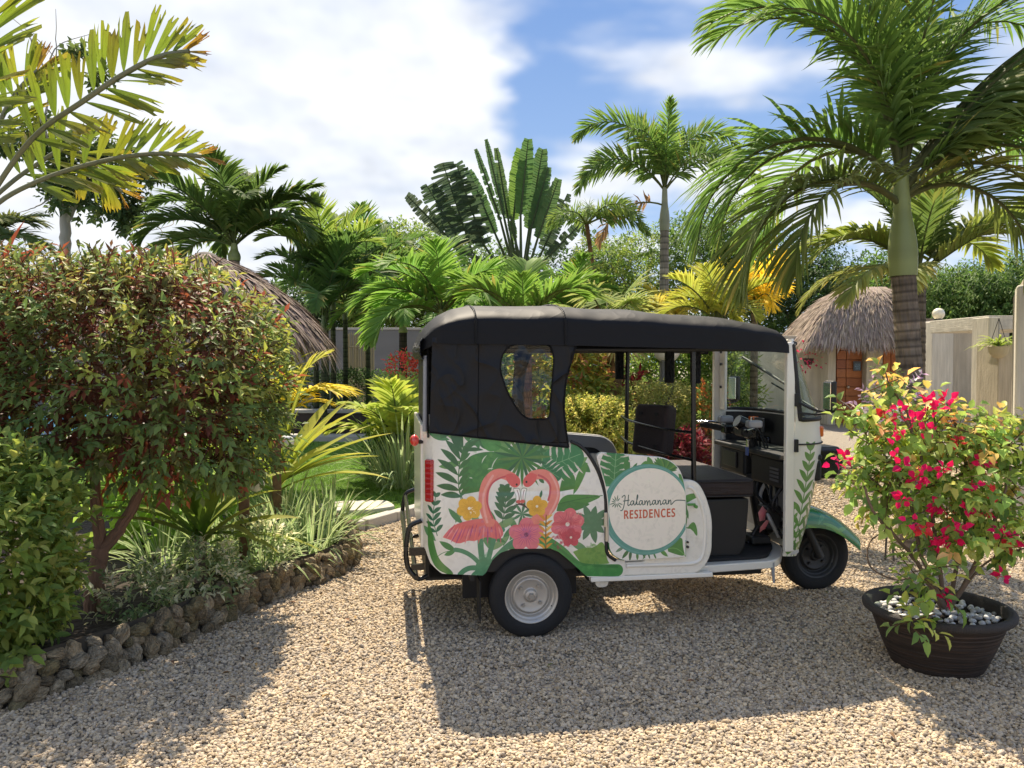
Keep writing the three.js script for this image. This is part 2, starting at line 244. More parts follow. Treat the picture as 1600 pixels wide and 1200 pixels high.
{ // stone edging of the planting bed: rough lumps of coral stone in about five courses
  const R = rng(31), forms = [], S = thing('bed_edging', 'low curved edging of stacked rough coral stones round the planting bed', 'stone edging');
  for (let s = 0; s < 9; s++) { const g = new THREE.IcosahedronGeometry(1, 2), p = g.attributes.position; for (let i = 0; i < p.count; i++) { const x = p.getX(i), y = p.getY(i), z = p.getZ(i), k = 1 + 0.30 * perlin(x * 1.3 + s * 5, y * 1.3, z * 1.3) + 0.13 * perlin(x * 3.4 + s, y * 3.4, z * 3.4); p.setXYZ(i, x * k, y * k * 0.8, z * k * 0.85); } g.computeVertexNormals(); forms.push(g); }
  const pit = grey(256, 256, (u, v) => 0.5 + 0.8 * tile(u, v, 14, 14, 2, 5));
  const mats = [[0.42, 0.33, 0.21], [0.31, 0.24, 0.145], [0.48, 0.39, 0.26], [0.20, 0.16, 0.10], [0.38, 0.32, 0.23], [0.27, 0.22, 0.115]].map((c) => std(c, 0.95, { bumpMap: pit, bumpScale: 0.02, map: texture(128, 128, (u, v) => { const k = 0.72 + 0.8 * tile(u, v, 7, 7, c[0] * 40); return [k, k, k * 0.97]; }) }));
  const N = edgeCurve.getLength(), q = V(0, 0, 0);
  let count = 0;
  for (let course = 0; course < 4; course++) {
    const size = [0.047, 0.045, 0.043, 0.046][course];
    for (let s = 0.8 + R() * 0.05; s < N - 0.05;) {
      const r = size * R.r(0.7, 1.3); if (count++ > 298) break;
      edgeCurve.getPointAt(clamp(s / N, 0, 1), q); const T = edgeCurve.getTangentAt(clamp(s / N, 0, 1)), out = R.r(-0.02, 0.02) - 0.012 * course;
      const near = s < N * 0.2 ? 1.25 : 1;
      part('stone', forms[Math.floor(R() * 9)], R.pick(mats), S, [q.x + T.z * -out, 0.014 + course * 0.045 + R.r(-0.01, 0.01), q.z + T.x * out], [R() * 6, R() * 6, R() * 6], [r * R.r(0.9, 1.25) * near, r * R.r(0.75, 1), r * near]);
      s += r * 1.62 * near;
    }
  }
  const core = edgePts.map((p) => V(p[0], 0, p[1])), inn = [];
  for (let i = 0; i < core.length; i++) { const a = core[Math.max(0, i - 1)], b = core[Math.min(core.length - 1, i + 1)], T = b.clone().sub(a).normalize(); inn.push([core[i], V(T.z, 0, -T.x)]); }
  part('mortar', sheet((a, b) => { const k = inn[Math.round(a * 80)]; return k[0].clone().addScaledVector(k[1], 0.02 + b * 0.03).add(V(0, b * 0.19, 0)); }, 80, 1), std([0.05, 0.042, 0.03], 1), S);
}
// ---------------------------------------------------------------- auto rickshaw: x forward, y up, z towards the painted near side
const AX0 = -0.70, AX1 = 1.02, AY0 = 0.27, AY1 = 1.10; // metres on the side panels that the painting covers
function canvasTex(w, h, x0, y0, x1, y1, draw) { // drawing in metres of the panel
  const cv = document.createElement('canvas'); cv.width = w; cv.height = h; const g = cv.getContext('2d');
  g.setTransform(w / (x1 - x0), 0, 0, -h / (y1 - y0), -x0 * w / (x1 - x0), h + y0 * h / (y1 - y0)); g.lineCap = 'round'; g.lineJoin = 'round'; draw(g);
  const t = new THREE.CanvasTexture(cv); t.colorSpace = THREE.SRGBColorSpace; t.wrapS = t.wrapT = THREE.ClampToEdgeWrapping; t.repeat.set(1 / (x1 - x0), 1 / (y1 - y0)); t.offset.set(-x0 / (x1 - x0), -y0 / (y1 - y0)); return t;
}
const Art = {
  lens(g, a, b, w, col, bend = 0) { const dx = b[0] - a[0], dy = b[1] - a[1], L = Math.hypot(dx, dy), nx = -dy / L, ny = dx / L, mx = (a[0] + b[0]) / 2 + nx * bend * L, my = (a[1] + b[1]) / 2 + ny * bend * L; g.fillStyle = col; g.beginPath(); g.moveTo(...a); g.quadraticCurveTo(mx + nx * w, my + ny * w, ...b); g.quadraticCurveTo(mx - nx * w, my - ny * w, ...a); g.fill(); },
  path(g, pts, close) { g.beginPath(); g.moveTo(...pts[0]); if (pts.length === 2) g.lineTo(...pts[1]); for (let i = 1; i < pts.length - 1; i++) { const e = i === pts.length - 2 ? pts[i + 1] : [(pts[i][0] + pts[i + 1][0]) / 2, (pts[i][1] + pts[i + 1][1]) / 2]; g.quadraticCurveTo(...pts[i], ...e); } if (close) g.closePath(); },
  stroke(g, pts, w, col) { g.strokeStyle = col; g.lineWidth = w; Art.path(g, pts); g.stroke(); },
  poly(g, pts, col) { g.fillStyle = col; Art.path(g, pts, true); g.fill(); },
  sharp(g, pts, col) { g.fillStyle = col; g.beginPath(); pts.forEach((p, i) => (i ? g.lineTo(...p) : g.moveTo(...p))); g.closePath(); g.fill(); },
  disc(g, c, rx, ry, col, a = 0) { g.fillStyle = col; g.beginPath(); g.ellipse(c[0], c[1], rx, ry, a, 0, 7); g.fill(); },
  // a stem with leaflets on both sides
  fern(g, pts, n, len, w, col, ang = 1.0, sides = [1, -1], stem = 0.004) {
    const c = new THREE.CatmullRomCurve3(pts.map((p) => V(p[0], p[1], 0)));
    Art.stroke(g, c.getPoints(12).map((p) => [p.x, p.y]), stem, col);
    for (let i = 0; i < n; i++) { const t = (i + 0.6) / n, p = c.getPoint(t), d = c.getTangent(t); for (const s of sides) { const a = Math.atan2(d.y, d.x) + s * ang * (1 - 0.45 * t), L = len * (0.65 + 0.5 * Math.sin(PI * Math.min(1, t + 0.12))); Art.lens(g, [p.x, p.y], [p.x + Math.cos(a) * L, p.y + Math.sin(a) * L], w, col, -s * 0.12); } }
  },
  monstera(g, c, r, rot, col, cut = '#d8d0c2', vein = '#7fae7a') {
    g.save(); g.translate(...c); g.rotate(rot); const o = []; for (let i = 0; i <= 40; i++) { const a = (i / 40) * 2 * PI, k = r * (1 - 0.32 * Math.pow(Math.abs(Math.sin(a / 2)), 12) + 0.08 * Math.cos(2 * a)) * (Math.abs(a - PI) < 0.3 ? 0.72 : 1); o.push([Math.cos(a) * k * 1.12, Math.sin(a) * k * 0.9]); }
    Art.sharp(g, o, col); for (const s of [1, -1]) for (let i = 0; i < 4; i++) { const x = r * (-0.5 + i * 0.34), e = [x + r * 0.35, s * r * 0.95]; Art.lens(g, [x + r * 0.1, s * r * 0.22], e, r * 0.1, cut, s * 0.1); Art.stroke(g, [[x - 0.1 * r, 0], [x + r * 0.24, s * r * 0.55]], r * 0.022, vein); } Art.stroke(g, [[-r * 0.8, 0], [r * 1.05, 0]], r * 0.03, vein); g.restore();
  },
  fan(g, c, r, n, a0, a1, w, cols) { for (let i = 0; i < n; i++) { const a = lerp(a0, a1, i / (n - 1)), k = r * (0.85 + 0.3 * ((i * 37) % 10) / 10); Art.lens(g, c, [c[0] + Math.cos(a) * k, c[1] + Math.sin(a) * k], w, cols[i % cols.length]); } },
  flower(g, c, r, n, col, dark, heart) {
    for (let i = 0; i < n; i++) { const a = (i / n) * 2 * PI + 0.3; Art.disc(g, [c[0] + Math.cos(a) * r * 0.55, c[1] + Math.sin(a) * r * 0.5], r * 0.5, r * 0.43, col, a); }
    for (let i = 0; i < n * 5; i++) { const a = (i / (n * 5)) * 2 * PI; Art.lens(g, c, [c[0] + Math.cos(a) * r * (0.6 + 0.3 * (i % 3) / 2), c[1] + Math.sin(a) * r * (0.55 + 0.3 * (i % 3) / 2)], r * 0.028, dark); }
    Art.disc(g, c, r * 0.13, r * 0.13, heart);
  },
  blotch(g, c, r, n, col, R, a = 0.25) { g.globalAlpha = a; for (let i = 0; i < n; i++) { const t = R() * 6.3, k = Math.sqrt(R()) * r; Art.disc(g, [c[0] + Math.cos(t) * k, c[1] + Math.sin(t) * k], r * R.r(0.08, 0.26), r * R.r(0.05, 0.16), col, R() * 3); } g.globalAlpha = 1; },
};
const spread = (a, b) => [0.000698 * a + -0.000002 * b + -0.61665, -0.000022 * a + -0.000698 * b + 1.11997];
const WHITE = '#e9e5da', GREENS = ['#2f6a35', '#3f7d3c', '#29623f', '#4a8745'];
const sideArt = canvasTex(2048, 988, AX0, AY0, AX1, AY1, (g) => {
  const R = rng(3); g.fillStyle = WHITE; g.fillRect(AX0, AY0, AX1 - AX0, AY1 - AY0);
  g.globalAlpha = 0.10; for (let i = 0; i < 60; i++) Art.disc(g, [R.r(AX0, AX1), R.r(AY0, AY1)], R.r(0.04, 0.2), R.r(0.02, 0.07), R() < 0.5 ? '#cfc6b2' : '#f4f1ea', R() * 3); g.globalAlpha = 1;
  // leaves behind
  for (let i = 0; i < 46; i++) { const x = -0.47 + 0.82 * ((i * 0.618) % 1), y = 0.86 + 0.17 * ((i * 0.377) % 1) - 0.06 * x, a = R.r(0.2, 2.9); Art.lens(g, [x, y], [x + Math.cos(a) * R.r(0.09, 0.17), y + Math.sin(a) * R.r(0.06, 0.12)], R.r(0.03, 0.05), R.pick(['#5b8f4a', '#3f7d42', '#6a9a55', '#356f3c', '#4b8552']), R.r(-0.15, 0.15)); }
  for (let i = 0; i < 16; i++) { const x = R.r(-0.5, 0.3), y = R.r(0.42, 0.62), a = R.r(0.2, 2.9); Art.lens(g, [x, y], [x + Math.cos(a) * 0.13, y + Math.sin(a) * 0.1], R.r(0.025, 0.04), R.pick(['#7ba06c', '#5f9360', '#4b8552']), R.r(-0.15, 0.15)); }
  Art.poly(g, [[-0.346,0.748], [-0.36,0.831], [-0.339,0.928], [-0.255,0.961], [-0.129,0.955], [-0.073,0.895], [-0.129,0.854], [-0.227,0.835], [-0.269,0.76]], '#3a7a3d'); Art.blotch(g, [-0.255,0.878], 0.1, 40, '#5a9648', R, 0.3); Art.blotch(g, [-0.29,0.83], 0.06, 20, '#2b6233', R, 0.3);
  for (const [a, b] of [[[-0.255,0.899], [-0.227,0.943]], [[-0.227,0.87], [-0.196,0.873]], [[-0.318,0.83], [-0.301,0.827]], [[-0.206,0.863], [-0.171,0.932]]]) Art.lens(g, a, b, 0.006, '#cfd8c0', 0.2);
  Art.poly(g, [[-0.262,1.02], [-0.241,0.968], [-0.199,0.957], [-0.154,0.973], [-0.157,1.015], [-0.213,1.03]], '#4a8f42');
  Art.poly(g, [[0.214,0.733], [0.221,0.832], [0.297,0.915], [0.279,0.831], [0.235,0.754]], '#4e8a3e'); Art.poly(g, [[0.142,0.749], [0.156,0.855], [0.235,0.839], [0.221,0.761]], '#3f7f3c');
  Art.poly(g, [[0.127,0.65], [0.138,0.735], [0.272,0.732], [0.378,0.724], [0.294,0.688], [0.228,0.662]], '#45863b'); Art.poly(g, [[0.127,0.65], [0.142,0.707], [0.257,0.693], [0.323,0.68], [0.221,0.648]], '#3a7a38'); Art.stroke(g, [[0.134,0.686], [0.257,0.714], [0.367,0.724]], 0.004, '#2d6a33');
  Art.monstera(g, [0.148,0.901], 0.105, 0.35, '#2f7d49'); Art.monstera(g, [0.084,0.86], 0.065, -0.6, '#2a7247');
  Art.fan(g, [-0.05,0.926], 0.15, 24, -2.9, 3.2, 0.016, ['#2f6f3c', '#3d7a33', '#255f3a', '#57803c']);
  Art.fern(g, [[-0.349,0.716], [-0.372,0.797], [-0.366,0.901], [-0.349,0.977], [-0.349,1.032]], 10, 0.115, 0.032, '#2f6236', 1.15, [1]); Art.fern(g, [[-0.358,0.72], [-0.372,0.797], [-0.365,0.901], [-0.349,0.973]], 8, 0.075, 0.024, '#3a6f3a', 1.0, [-1]); Art.lens(g, [-0.349,0.963], [-0.266,1.02], 0.022, '#376b37', 0.1); Art.lens(g, [-0.352,0.966], [-0.245,0.968], 0.02, '#33663a', 0.1);
  Art.fern(g, [[-0.478,0.543], [-0.501,0.627], [-0.484,0.751]], 6, 0.055, 0.02, '#2f6a4a', 1.1, [-1, 1]);
  Art.poly(g, [[-0.538,0.628], [-0.512,0.586], [-0.492,0.488], [-0.468,0.418], [-0.397,0.359], [-0.402,0.337], [-0.512,0.385], [-0.538,0.49]], '#4c8440');
  Art.lens(g, [-0.467,0.515], [-0.385,0.464], 0.03, '#3f7d42'); Art.lens(g, [-0.443,0.445], [-0.388,0.464], 0.024, '#47864a'); Art.stroke(g, [[-0.481,0.432], [-0.443,0.473], [-0.388,0.464]], 0.003, '#3f7d42');
  // leaves in the heart between the necks
  Art.fern(g, [[-0.152,0.599], [-0.136,0.686], [-0.138,0.77]], 6, 0.07, 0.026, '#3d6b48', 1.0); Art.poly(g, [[-0.171,0.778], [-0.129,0.791], [-0.101,0.769], [-0.136,0.756]], '#356c3f'); Art.fan(g, [-0.051,0.642], 0.07, 8, -2.6, 2.9, 0.014, ['#4c7f5a', '#3f744f']); Art.lens(g, [0.041,0.716], [0.052,0.759], 0.014, '#2f6a3a'); Art.lens(g, [0.063,0.794], [0.034,0.826], 0.02, '#356c3f');
  // aralia leaf and the ground of the wheel arch
  for (let i = 0; i < 9; i++) { const a = -2.7 + i * 0.67, k = 0.088 + 0.012 * (i % 3), c = [0.31,0.587]; Art.lens(g, c, [c[0] + Math.cos(a) * k, c[1] + Math.sin(a) * k], 0.036, '#4d7c58'); }
  Art.poly(g, [[0.214,0.438], [0.273,0.461], [0.324,0.452], [0.375,0.5], [0.394,0.385], [0.419,0.362], [0.258,0.375]], '#6b9a45'); Art.blotch(g, [0.324,0.416], 0.06, 30, '#4d8738', R, 0.35);
  Art.stroke(g, [[0.056,0.504], [0.142,0.451], [0.2,0.385], [0.251,0.344], [0.324,0.337], [0.449,0.332]], 0.064, '#3c8b45'); Art.stroke(g, [[0.113,0.481], [0.193,0.414], [0.258,0.361], [0.449,0.352]], 0.014, '#2c7a3c'); Art.blotch(g, [0.302,0.331], 0.07, 18, '#57a050', R, 0.3);
  g.fillStyle = WHITE; g.fillRect(0.49, 0.27, 0.5, 0.11);
  // agave at the wheel arch
  const ag = '#4b8a63'; for (const [p, w] of [[[[-0.242,0.367], [-0.27,0.48], [-0.259,0.588]], 0.03], [[[-0.228,0.381], [-0.207,0.492], [-0.172,0.554], [-0.15,0.564]], 0.026], [[[-0.214,0.38], [-0.157,0.462], [-0.09,0.502]], 0.03], [[[-0.256,0.382], [-0.312,0.461], [-0.388,0.471]], 0.022], [[[-0.263,0.368], [-0.326,0.391], [-0.364,0.344]], 0.026], [[[-0.249,0.353], [-0.27,0.368], [-0.298,0.338]], 0.02]]) Art.stroke(g, p, w, ag);
  Art.disc(g, [-0.238,0.367], 0.05, 0.06, ag); Art.blotch(g, [-0.238,0.402], 0.05, 24, '#63a07a', R, 0.25);
  // flamingo bodies
  const pink = '#e58476', rose = '#d8606a';
  Art.poly(g, [[-0.45,0.535], [-0.416,0.59], [-0.325,0.618], [-0.242,0.626], [-0.186,0.625], [-0.136,0.546], [-0.172,0.512], [-0.228,0.535], [-0.291,0.509], [-0.326,0.517], [-0.378,0.495], [-0.409,0.52]], '#dd6c6b');
  for (let i = 0; i < 26; i++) { const a = spread(330 + (i % 13) * 26, 730 + (i % 3) * 18), b = spread(265 + (i % 13) * 33, 830 + ((i * 7) % 5) * 13); Art.lens(g, a, b, 0.008, ['#c9526b', '#ea8f8a', '#b84a78', '#e5756e'][i % 4]); }
  Art.blotch(g, [-0.228,0.577], 0.05, 16, '#c07aa0', R, 0.35);
  Art.lens(g, [0.091,0.666], [-0.002,0.598], 0.07, pink);
  // necks
  Art.stroke(g, [[-0.214,0.604], [-0.249,0.675], [-0.245,0.759], [-0.227,0.814], [-0.185,0.85], [-0.136,0.846], [-0.101,0.825]], 0.05, pink); Art.stroke(g, [[-0.228,0.605], [-0.252,0.689], [-0.243,0.773], [-0.199,0.838]], 0.012, '#f0a79a'); Art.stroke(g, [[-0.2,0.625], [-0.23,0.689], [-0.228,0.759], [-0.192,0.821], [-0.136,0.833]], 0.009, '#c9525a');
  Art.stroke(g, [[0.016,0.604], [0.084,0.645], [0.12,0.707], [0.12,0.778], [0.091,0.825], [0.048,0.847], [0.005,0.834]], 0.05, pink); Art.stroke(g, [[0.091,0.637], [0.136,0.707], [0.133,0.785], [0.095,0.842]], 0.010, '#f0a79a'); Art.stroke(g, [[0.084,0.708], [0.103,0.764], [0.077,0.821], [0.034,0.836]], 0.010, '#c9525a');
  // heads and beaks
  Art.poly(g, [[-0.136,0.84], [-0.108,0.854], [-0.066,0.832], [-0.055,0.796], [-0.08,0.772], [-0.112,0.784], [-0.129,0.812]], '#dc5f5c'); Art.poly(g, [[0.027,0.837], [-0.002,0.855], [-0.037,0.831], [-0.05,0.796], [-0.03,0.773], [0.002,0.784], [0.02,0.809]], '#dc5f5c');
  Art.poly(g, [[-0.097,0.771], [-0.076,0.777], [-0.058,0.768], [-0.058,0.726], [-0.069,0.695], [-0.087,0.697], [-0.083,0.734]], '#8f9a86'); Art.poly(g, [[-0.024,0.769], [-0.041,0.778], [-0.057,0.768], [-0.057,0.726], [-0.053,0.694], [-0.034,0.697], [-0.033,0.733]], '#8f9a86'); Art.poly(g, [[-0.094,0.768], [-0.076,0.773], [-0.061,0.766], [-0.061,0.726], [-0.07,0.7], [-0.081,0.704], [-0.08,0.734]], '#f6f2ea'); Art.poly(g, [[-0.028,0.766], [-0.041,0.773], [-0.055,0.765], [-0.054,0.726], [-0.05,0.699], [-0.039,0.703], [-0.036,0.733]], '#f6f2ea'); Art.stroke(g, [[-0.076,0.762], [-0.062,0.733], [-0.067,0.705]], 0.003, '#8a5550'); Art.stroke(g, [[-0.039,0.761], [-0.05,0.733], [-0.044,0.705]], 0.003, '#8a5550');
  Art.disc(g, [-0.069,0.704], 0.012, 0.009, '#d2605a'); Art.disc(g, [-0.048,0.705], 0.012, 0.009, '#d2605a'); Art.poly(g, [[-0.094,0.685], [-0.069,0.697], [-0.041,0.696], [-0.009,0.654], [-0.048,0.685], [-0.08,0.69], [-0.115,0.672]], '#3b2a2a');
  Art.disc(g, [-0.078,0.791], 0.005, 0.006, '#231a1a'); Art.disc(g, [-0.028,0.803], 0.005, 0.006, '#231a1a');
  // flowers
  Art.flower(g, [-0.318,0.677], 0.062, 6, '#e8b23a', '#c98a22', '#f6efd6'); Art.flower(g, [0.026,0.678], 0.054, 5, '#e6ae38', '#c78a20', '#f4ecd0'); Art.blotch(g, [-0.301,0.663], 0.02, 14, '#fbf3da', R, 0.8);
  Art.flower(g, [0.185,0.581], 0.085, 6, '#dd6a72', '#bb3f55', '#f4e8d8'); Art.blotch(g, [0.156,0.508], 0.05, 30, '#b93648', R, 0.5); Art.blotch(g, [0.221,0.605], 0.05, 24, '#e88f8c', R, 0.4); Art.flower(g, [0.203,0.513], 0.05, 5, '#c84355', '#a22f45', '#efd9c8');
  Art.flower(g, [-0.029,0.535], 0.088, 5, '#de7480', '#b8447c', '#7a2f55'); Art.blotch(g, [-0.029,0.539], 0.03, 24, '#a8528f', R, 0.4);
  for (let i = 0; i < 7; i++) { const y = 660 + i * 42; Art.lens(g, spread(985,y + 50), spread(935 + (i > 4 ? -10 : 0),y + 8), 0.014, i % 2 ? '#e0a23a' : '#d98d2c', -0.2); Art.lens(g, spread(985,y + 50), spread(1040,y + 4), 0.014, i % 2 ? '#d98d2c' : '#e7b147', 0.2); } Art.stroke(g, [[0.074,0.411], [0.07,0.539], [0.074,0.631]], 0.006, '#8c5a22');
  // vine on the panel before the door
  Art.poly(g, [[0.816,0.708], [0.854,0.726], [0.907,0.707], [0.861,0.69], [0.826,0.671]], '#4b8b3d'); Art.stroke(g, [[0.819,0.681], [0.827,0.628], [0.827,0.587], [0.82,0.547]], 0.006, '#3c7a38'); Art.lens(g, [0.818,0.655], [0.835,0.587], 0.016, '#3f7f42'); Art.poly(g, [[0.834,0.544], [0.859,0.58], [0.883,0.545], [0.887,0.478], [0.863,0.519]], '#4a8a3c'); Art.lens(g, [0.817,0.541], [0.862,0.536], 0.008, '#3f7f3a'); for (let i = 0; i < 2600; i++) { g.globalAlpha = 0.03; Art.disc(g, [R.r(AX0, AX1), R.r(AY0, AY1)], R.r(0.004, 0.028), R.r(0.002, 0.010), R() < 0.5 ? '#20301c' : '#fff6e0', R() * 3.1); } g.globalAlpha = 1;
});
const doorArt = canvasTex(1024, 1100, 0.31, 0.37, 0.83, 0.96, (g) => {
  const R = rng(8); g.fillStyle = WHITE; g.fillRect(0.3, 0.3, 0.6, 0.7);
  Art.poly(g, [[0.37,0.772], [0.376,0.825], [0.427,0.817], [0.454,0.77]], '#3f8a5a'); Art.monstera(g, [0.43,0.862], 0.098, 1.5, '#2f7a42'); Art.lens(g, [0.363,0.799], [0.353,0.871], 0.03, '#3f8a55'); Art.lens(g, [0.631,0.859], [0.604,0.922], 0.03, '#4d8a45'); Art.lens(g, [0.498,0.835], [0.488,0.915], 0.034, '#3c7f3f'); Art.lens(g, [0.515,0.842], [0.549,0.89], 0.016, '#37773c');
  Art.poly(g, [[0.549,0.854], [0.593,0.919], [0.618,0.859], [0.59,0.84]], '#4a8b3f'); Art.fan(g, [0.693,0.848], 0.085, 17, 0.0, 3.0, 0.016, ['#3f7a35', '#2f6c33', '#5a8a3c', '#3f7f3a']); Art.poly(g, [[0.77,0.829], [0.805,0.822], [0.806,0.748], [0.78,0.776]], '#46873d');
  Art.poly(g, [[0.387,0.614], [0.394,0.508], [0.449,0.487], [0.428,0.56]], '#4f9a85');
  for (const [a, b, w] of [[[0.51,0.445], [0.47,0.396], 0.018], [[0.517,0.444], [0.511,0.381], 0.016], [[0.551,0.433], [0.552,0.383], 0.014], [[0.579,0.429], [0.593,0.392], 0.012], [[0.606,0.431], [0.62,0.387], 0.009], [[0.634,0.43], [0.655,0.383], 0.009], [[0.606,0.431], [0.579,0.385], 0.008]]) Art.lens(g, a, b, w, GREENS[Math.floor(R() * 4)]);
  Art.lens(g, [0.483,0.459], [0.435,0.431], 0.016, '#6f8f72'); Art.poly(g, [[0.713,0.451], [0.744,0.483], [0.796,0.501], [0.797,0.441], [0.813,0.393], [0.752,0.409], [0.717,0.424]], '#3f8238'); Art.stroke(g, [[0.717,0.437], [0.765,0.455], [0.811,0.397]], 0.004, '#6aa85a'); Art.lens(g, [0.696,0.431], [0.661,0.446], 0.02, '#4c8d45'); Art.lens(g, [0.717,0.397], [0.668,0.439], 0.02, '#528f40');
  const c = [0.602,0.646]; Art.disc(g, c, 0.236, 0.236, '#4f9487'); Art.disc(g, [c[0] + 0.01, c[1] + 0.002], 0.2125, 0.2125, '#eee6d6'); g.globalAlpha = 0.35; g.strokeStyle = '#7fb3a4'; g.lineWidth = 0.006; g.beginPath(); g.arc(c[0], c[1], 0.226, 0, 7); g.stroke(); g.globalAlpha = 1;
  // the hand-lettered name
  const ink = '#31504a', s = 0.0048; let x = [0.481,0.669][0]; const y0 = [0.481,0.669][1], h = 0.0262;
  const st = (pts) => Art.stroke(g, pts.map(([a, b]) => [x + a * h, y0 + b * h]), s, ink);
  st([[-0.75, -0.9], [-0.45, -1.0], [-0.1, -0.2], [0.1, 1.1], [0.2, 2.0], [-0.15, 2.1], [-0.45, 1.7]]); st([[0.85, 2.1], [0.75, 1.0], [0.7, 0], [0.95, 0.05], [1.3, 0.35]]); st([[-0.2, 0.95], [0.4, 1.0], [0.95, 1.1]]);
  const a = (o) => { st([[o + 0.75, 0.85], [o + 0.4, 1.05], [o + 0.05, 0.5], [o + 0.3, 0], [o + 0.6, 0.3], [o + 0.78, 0.85]]); st([[o + 0.78, 0.9], [o + 0.76, 0.3], [o + 0.95, 0], [o + 1.25, 0.3]]); };
  const n = (o, k) => { for (let i = 0; i < k; i++) st([[o + i * 0.55, i ? 0.0 : 0.9], [o + i * 0.55 + 0.02, 0], [o + i * 0.55 + 0.1, 0.5], [o + i * 0.55 + 0.36, 0.98], [o + i * 0.55 + 0.54, 0.7], [o + i * 0.55 + 0.55, 0.0]]); st([[o + k * 0.55, 0], [o + k * 0.55 + 0.2, 0.02], [o + k * 0.55 + 0.4, 0.3]]); };
  a(1.15); st([[2.3, 0.3], [2.75, 1.5], [2.72, 2.2], [2.55, 1.9], [2.5, 0.6], [2.65, 0], [2.95, 0.3]]); a(2.9); n(4.15, 2); a(5.6); n(6.85, 1); a(7.75); n(9.0, 1); st([[9.9, 0.25], [10.3, 0.8], [11.3, 0.85], [12.6, 0.7]]);
  for (let i = 0; i < 11; i++) { const t = 0.9 + i * 0.5, k = 0.028 + 0.012 * ((i * 3) % 4) / 3, q = [0.44,0.688]; Art.lens(g, [q[0] + Math.cos(t) * 0.006, q[1] + Math.sin(t) * 0.006], [q[0] + Math.cos(t) * k, q[1] + Math.sin(t) * k], 0.005, '#3f6a50'); }
  const w0 = [0.475,0.601], w1 = [0.757,0.597]; g.save(); g.translate(w0[0], w0[1]); g.rotate(0.012); g.scale((w1[0] - w0[0]) / 400, -0.045 / 72); g.fillStyle = '#c2512f'; g.font = 'bold 100px sans-serif'; const tw = g.measureText('RESIDENCES').width; g.scale(400 / tw, 1); g.fillText('RESIDENCES', 0, 0); g.restore(); for (let i = 0; i < 900; i++) { g.globalAlpha = 0.028; Art.disc(g, [R.r(0.3, 0.84), R.r(0.36, 0.97)], R.r(0.004, 0.024), R.r(0.002, 0.009), R() < 0.5 ? '#20301c' : '#fff6e0', R() * 3.1); } g.globalAlpha = 1;
});
const cowlArt = canvasTex(768, 1024, -0.05, 0.28, 0.55, 1.08, (g) => { // u = metres round the cowl from its rear edge
  g.fillStyle = WHITE; g.fillRect(-1, 0, 3, 2); const gs = ['#5f8f3e', '#4c7f38', '#6a9a48', '#557f3d'];
  Art.fern(g, [[0.075, 0.33], [0.085, 0.55], [0.095, 0.75], [0.10, 0.94]], 10, 0.095, 0.028, gs[0], 0.95, [1, -1], 0.007); Art.fern(g, [[0.10, 0.32], [0.15, 0.46], [0.185, 0.60], [0.19, 0.72]], 7, 0.085, 0.026, gs[1], 1.0, [1, -1], 0.006); Art.fern(g, [[0.03, 0.32], [0.045, 0.45], [0.03, 0.62]], 6, 0.06, 0.02, gs[2], 0.9); Art.fern(g, [[0.15, 0.36], [0.22, 0.50], [0.26, 0.66]], 6, 0.08, 0.024, gs[3], 1.0); Art.fern(g, [[0.09, 0.31], [0.16, 0.37], [0.22, 0.40]], 5, 0.05, 0.012, gs[2], 1.0);
  Art.fern(g, [[0.38, 0.36], [0.42, 0.6], [0.41, 0.9]], 9, 0.08, 0.017, gs[0], 0.95);
});
const fabricBump = grey(512, 512, (u, v) => 0.5 + 0.10 * Math.sin(u * 512 * 1.2) * Math.sin(v * 512 * 1.2) + 0.6 * tile(u, v, 5, 4, 6, 4));
M.paint = std(WHITE, 0.32, { clearcoat: 0.6, clearcoatRoughness: 0.12 });
M.side = std(0xffffff, 0.36, { map: sideArt, clearcoat: 0.5, clearcoatRoughness: 0.15 });
M.doorPaint = std(0xffffff, 0.36, { map: doorArt, clearcoat: 0.5, clearcoatRoughness: 0.15 });
M.cowlPaint = std(0xffffff, 0.36, { map: cowlArt, clearcoat: 0.5, clearcoatRoughness: 0.15 });
const wrinkle = grey(512, 512, (u, v) => { const a = tile(u, v, 3, 2, 6, 3), b = 1 - Math.abs(tile(u + 0.3 * v, v, 5, 2.2, 12, 3)) * 2.6, c = 1 - Math.abs(tile(u - 0.4 * v, v, 3, 3, 17, 2)) * 3; return 0.35 + 0.5 * a + 0.22 * Math.pow(Math.max(0, b), 5) + 0.2 * Math.pow(Math.max(0, c), 6) + 0.006 * Math.sin(u * 700) * Math.sin(v * 700); });
M.vinyl = std([0.0065, 0.007, 0.009], 0.5, { specularIntensity: 0.6, bumpMap: wrinkle, bumpScale: 0.05, sheen: 0.04, sheenRoughness: 0.5, sheenColor: new THREE.Color(0.3, 0.32, 0.4) });
M.black = std([0.012, 0.012, 0.013], 0.55); M.blackGloss = std([0.01, 0.01, 0.011], 0.25); M.rubber = std([0.014, 0.014, 0.0145], 0.85, { bumpMap: grey(256, 256, (u, v) => 0.5 + tile(u, v, 30, 30, 4)), bumpScale: 0.002 });
M.steel = std([0.50, 0.47, 0.42], 0.42, { metalness: 0.55 }); M.chrome = std([0.75, 0.75, 0.76], 0.15, { metalness: 1 }); M.darkSteel = std([0.06, 0.06, 0.06], 0.5, { metalness: 0.6 });
M.greyTrim = std([0.30, 0.31, 0.33], 0.4); M.seat = std([0.04, 0.026, 0.024], 0.5, { bumpMap: fabricBump, bumpScale: 0.008 });
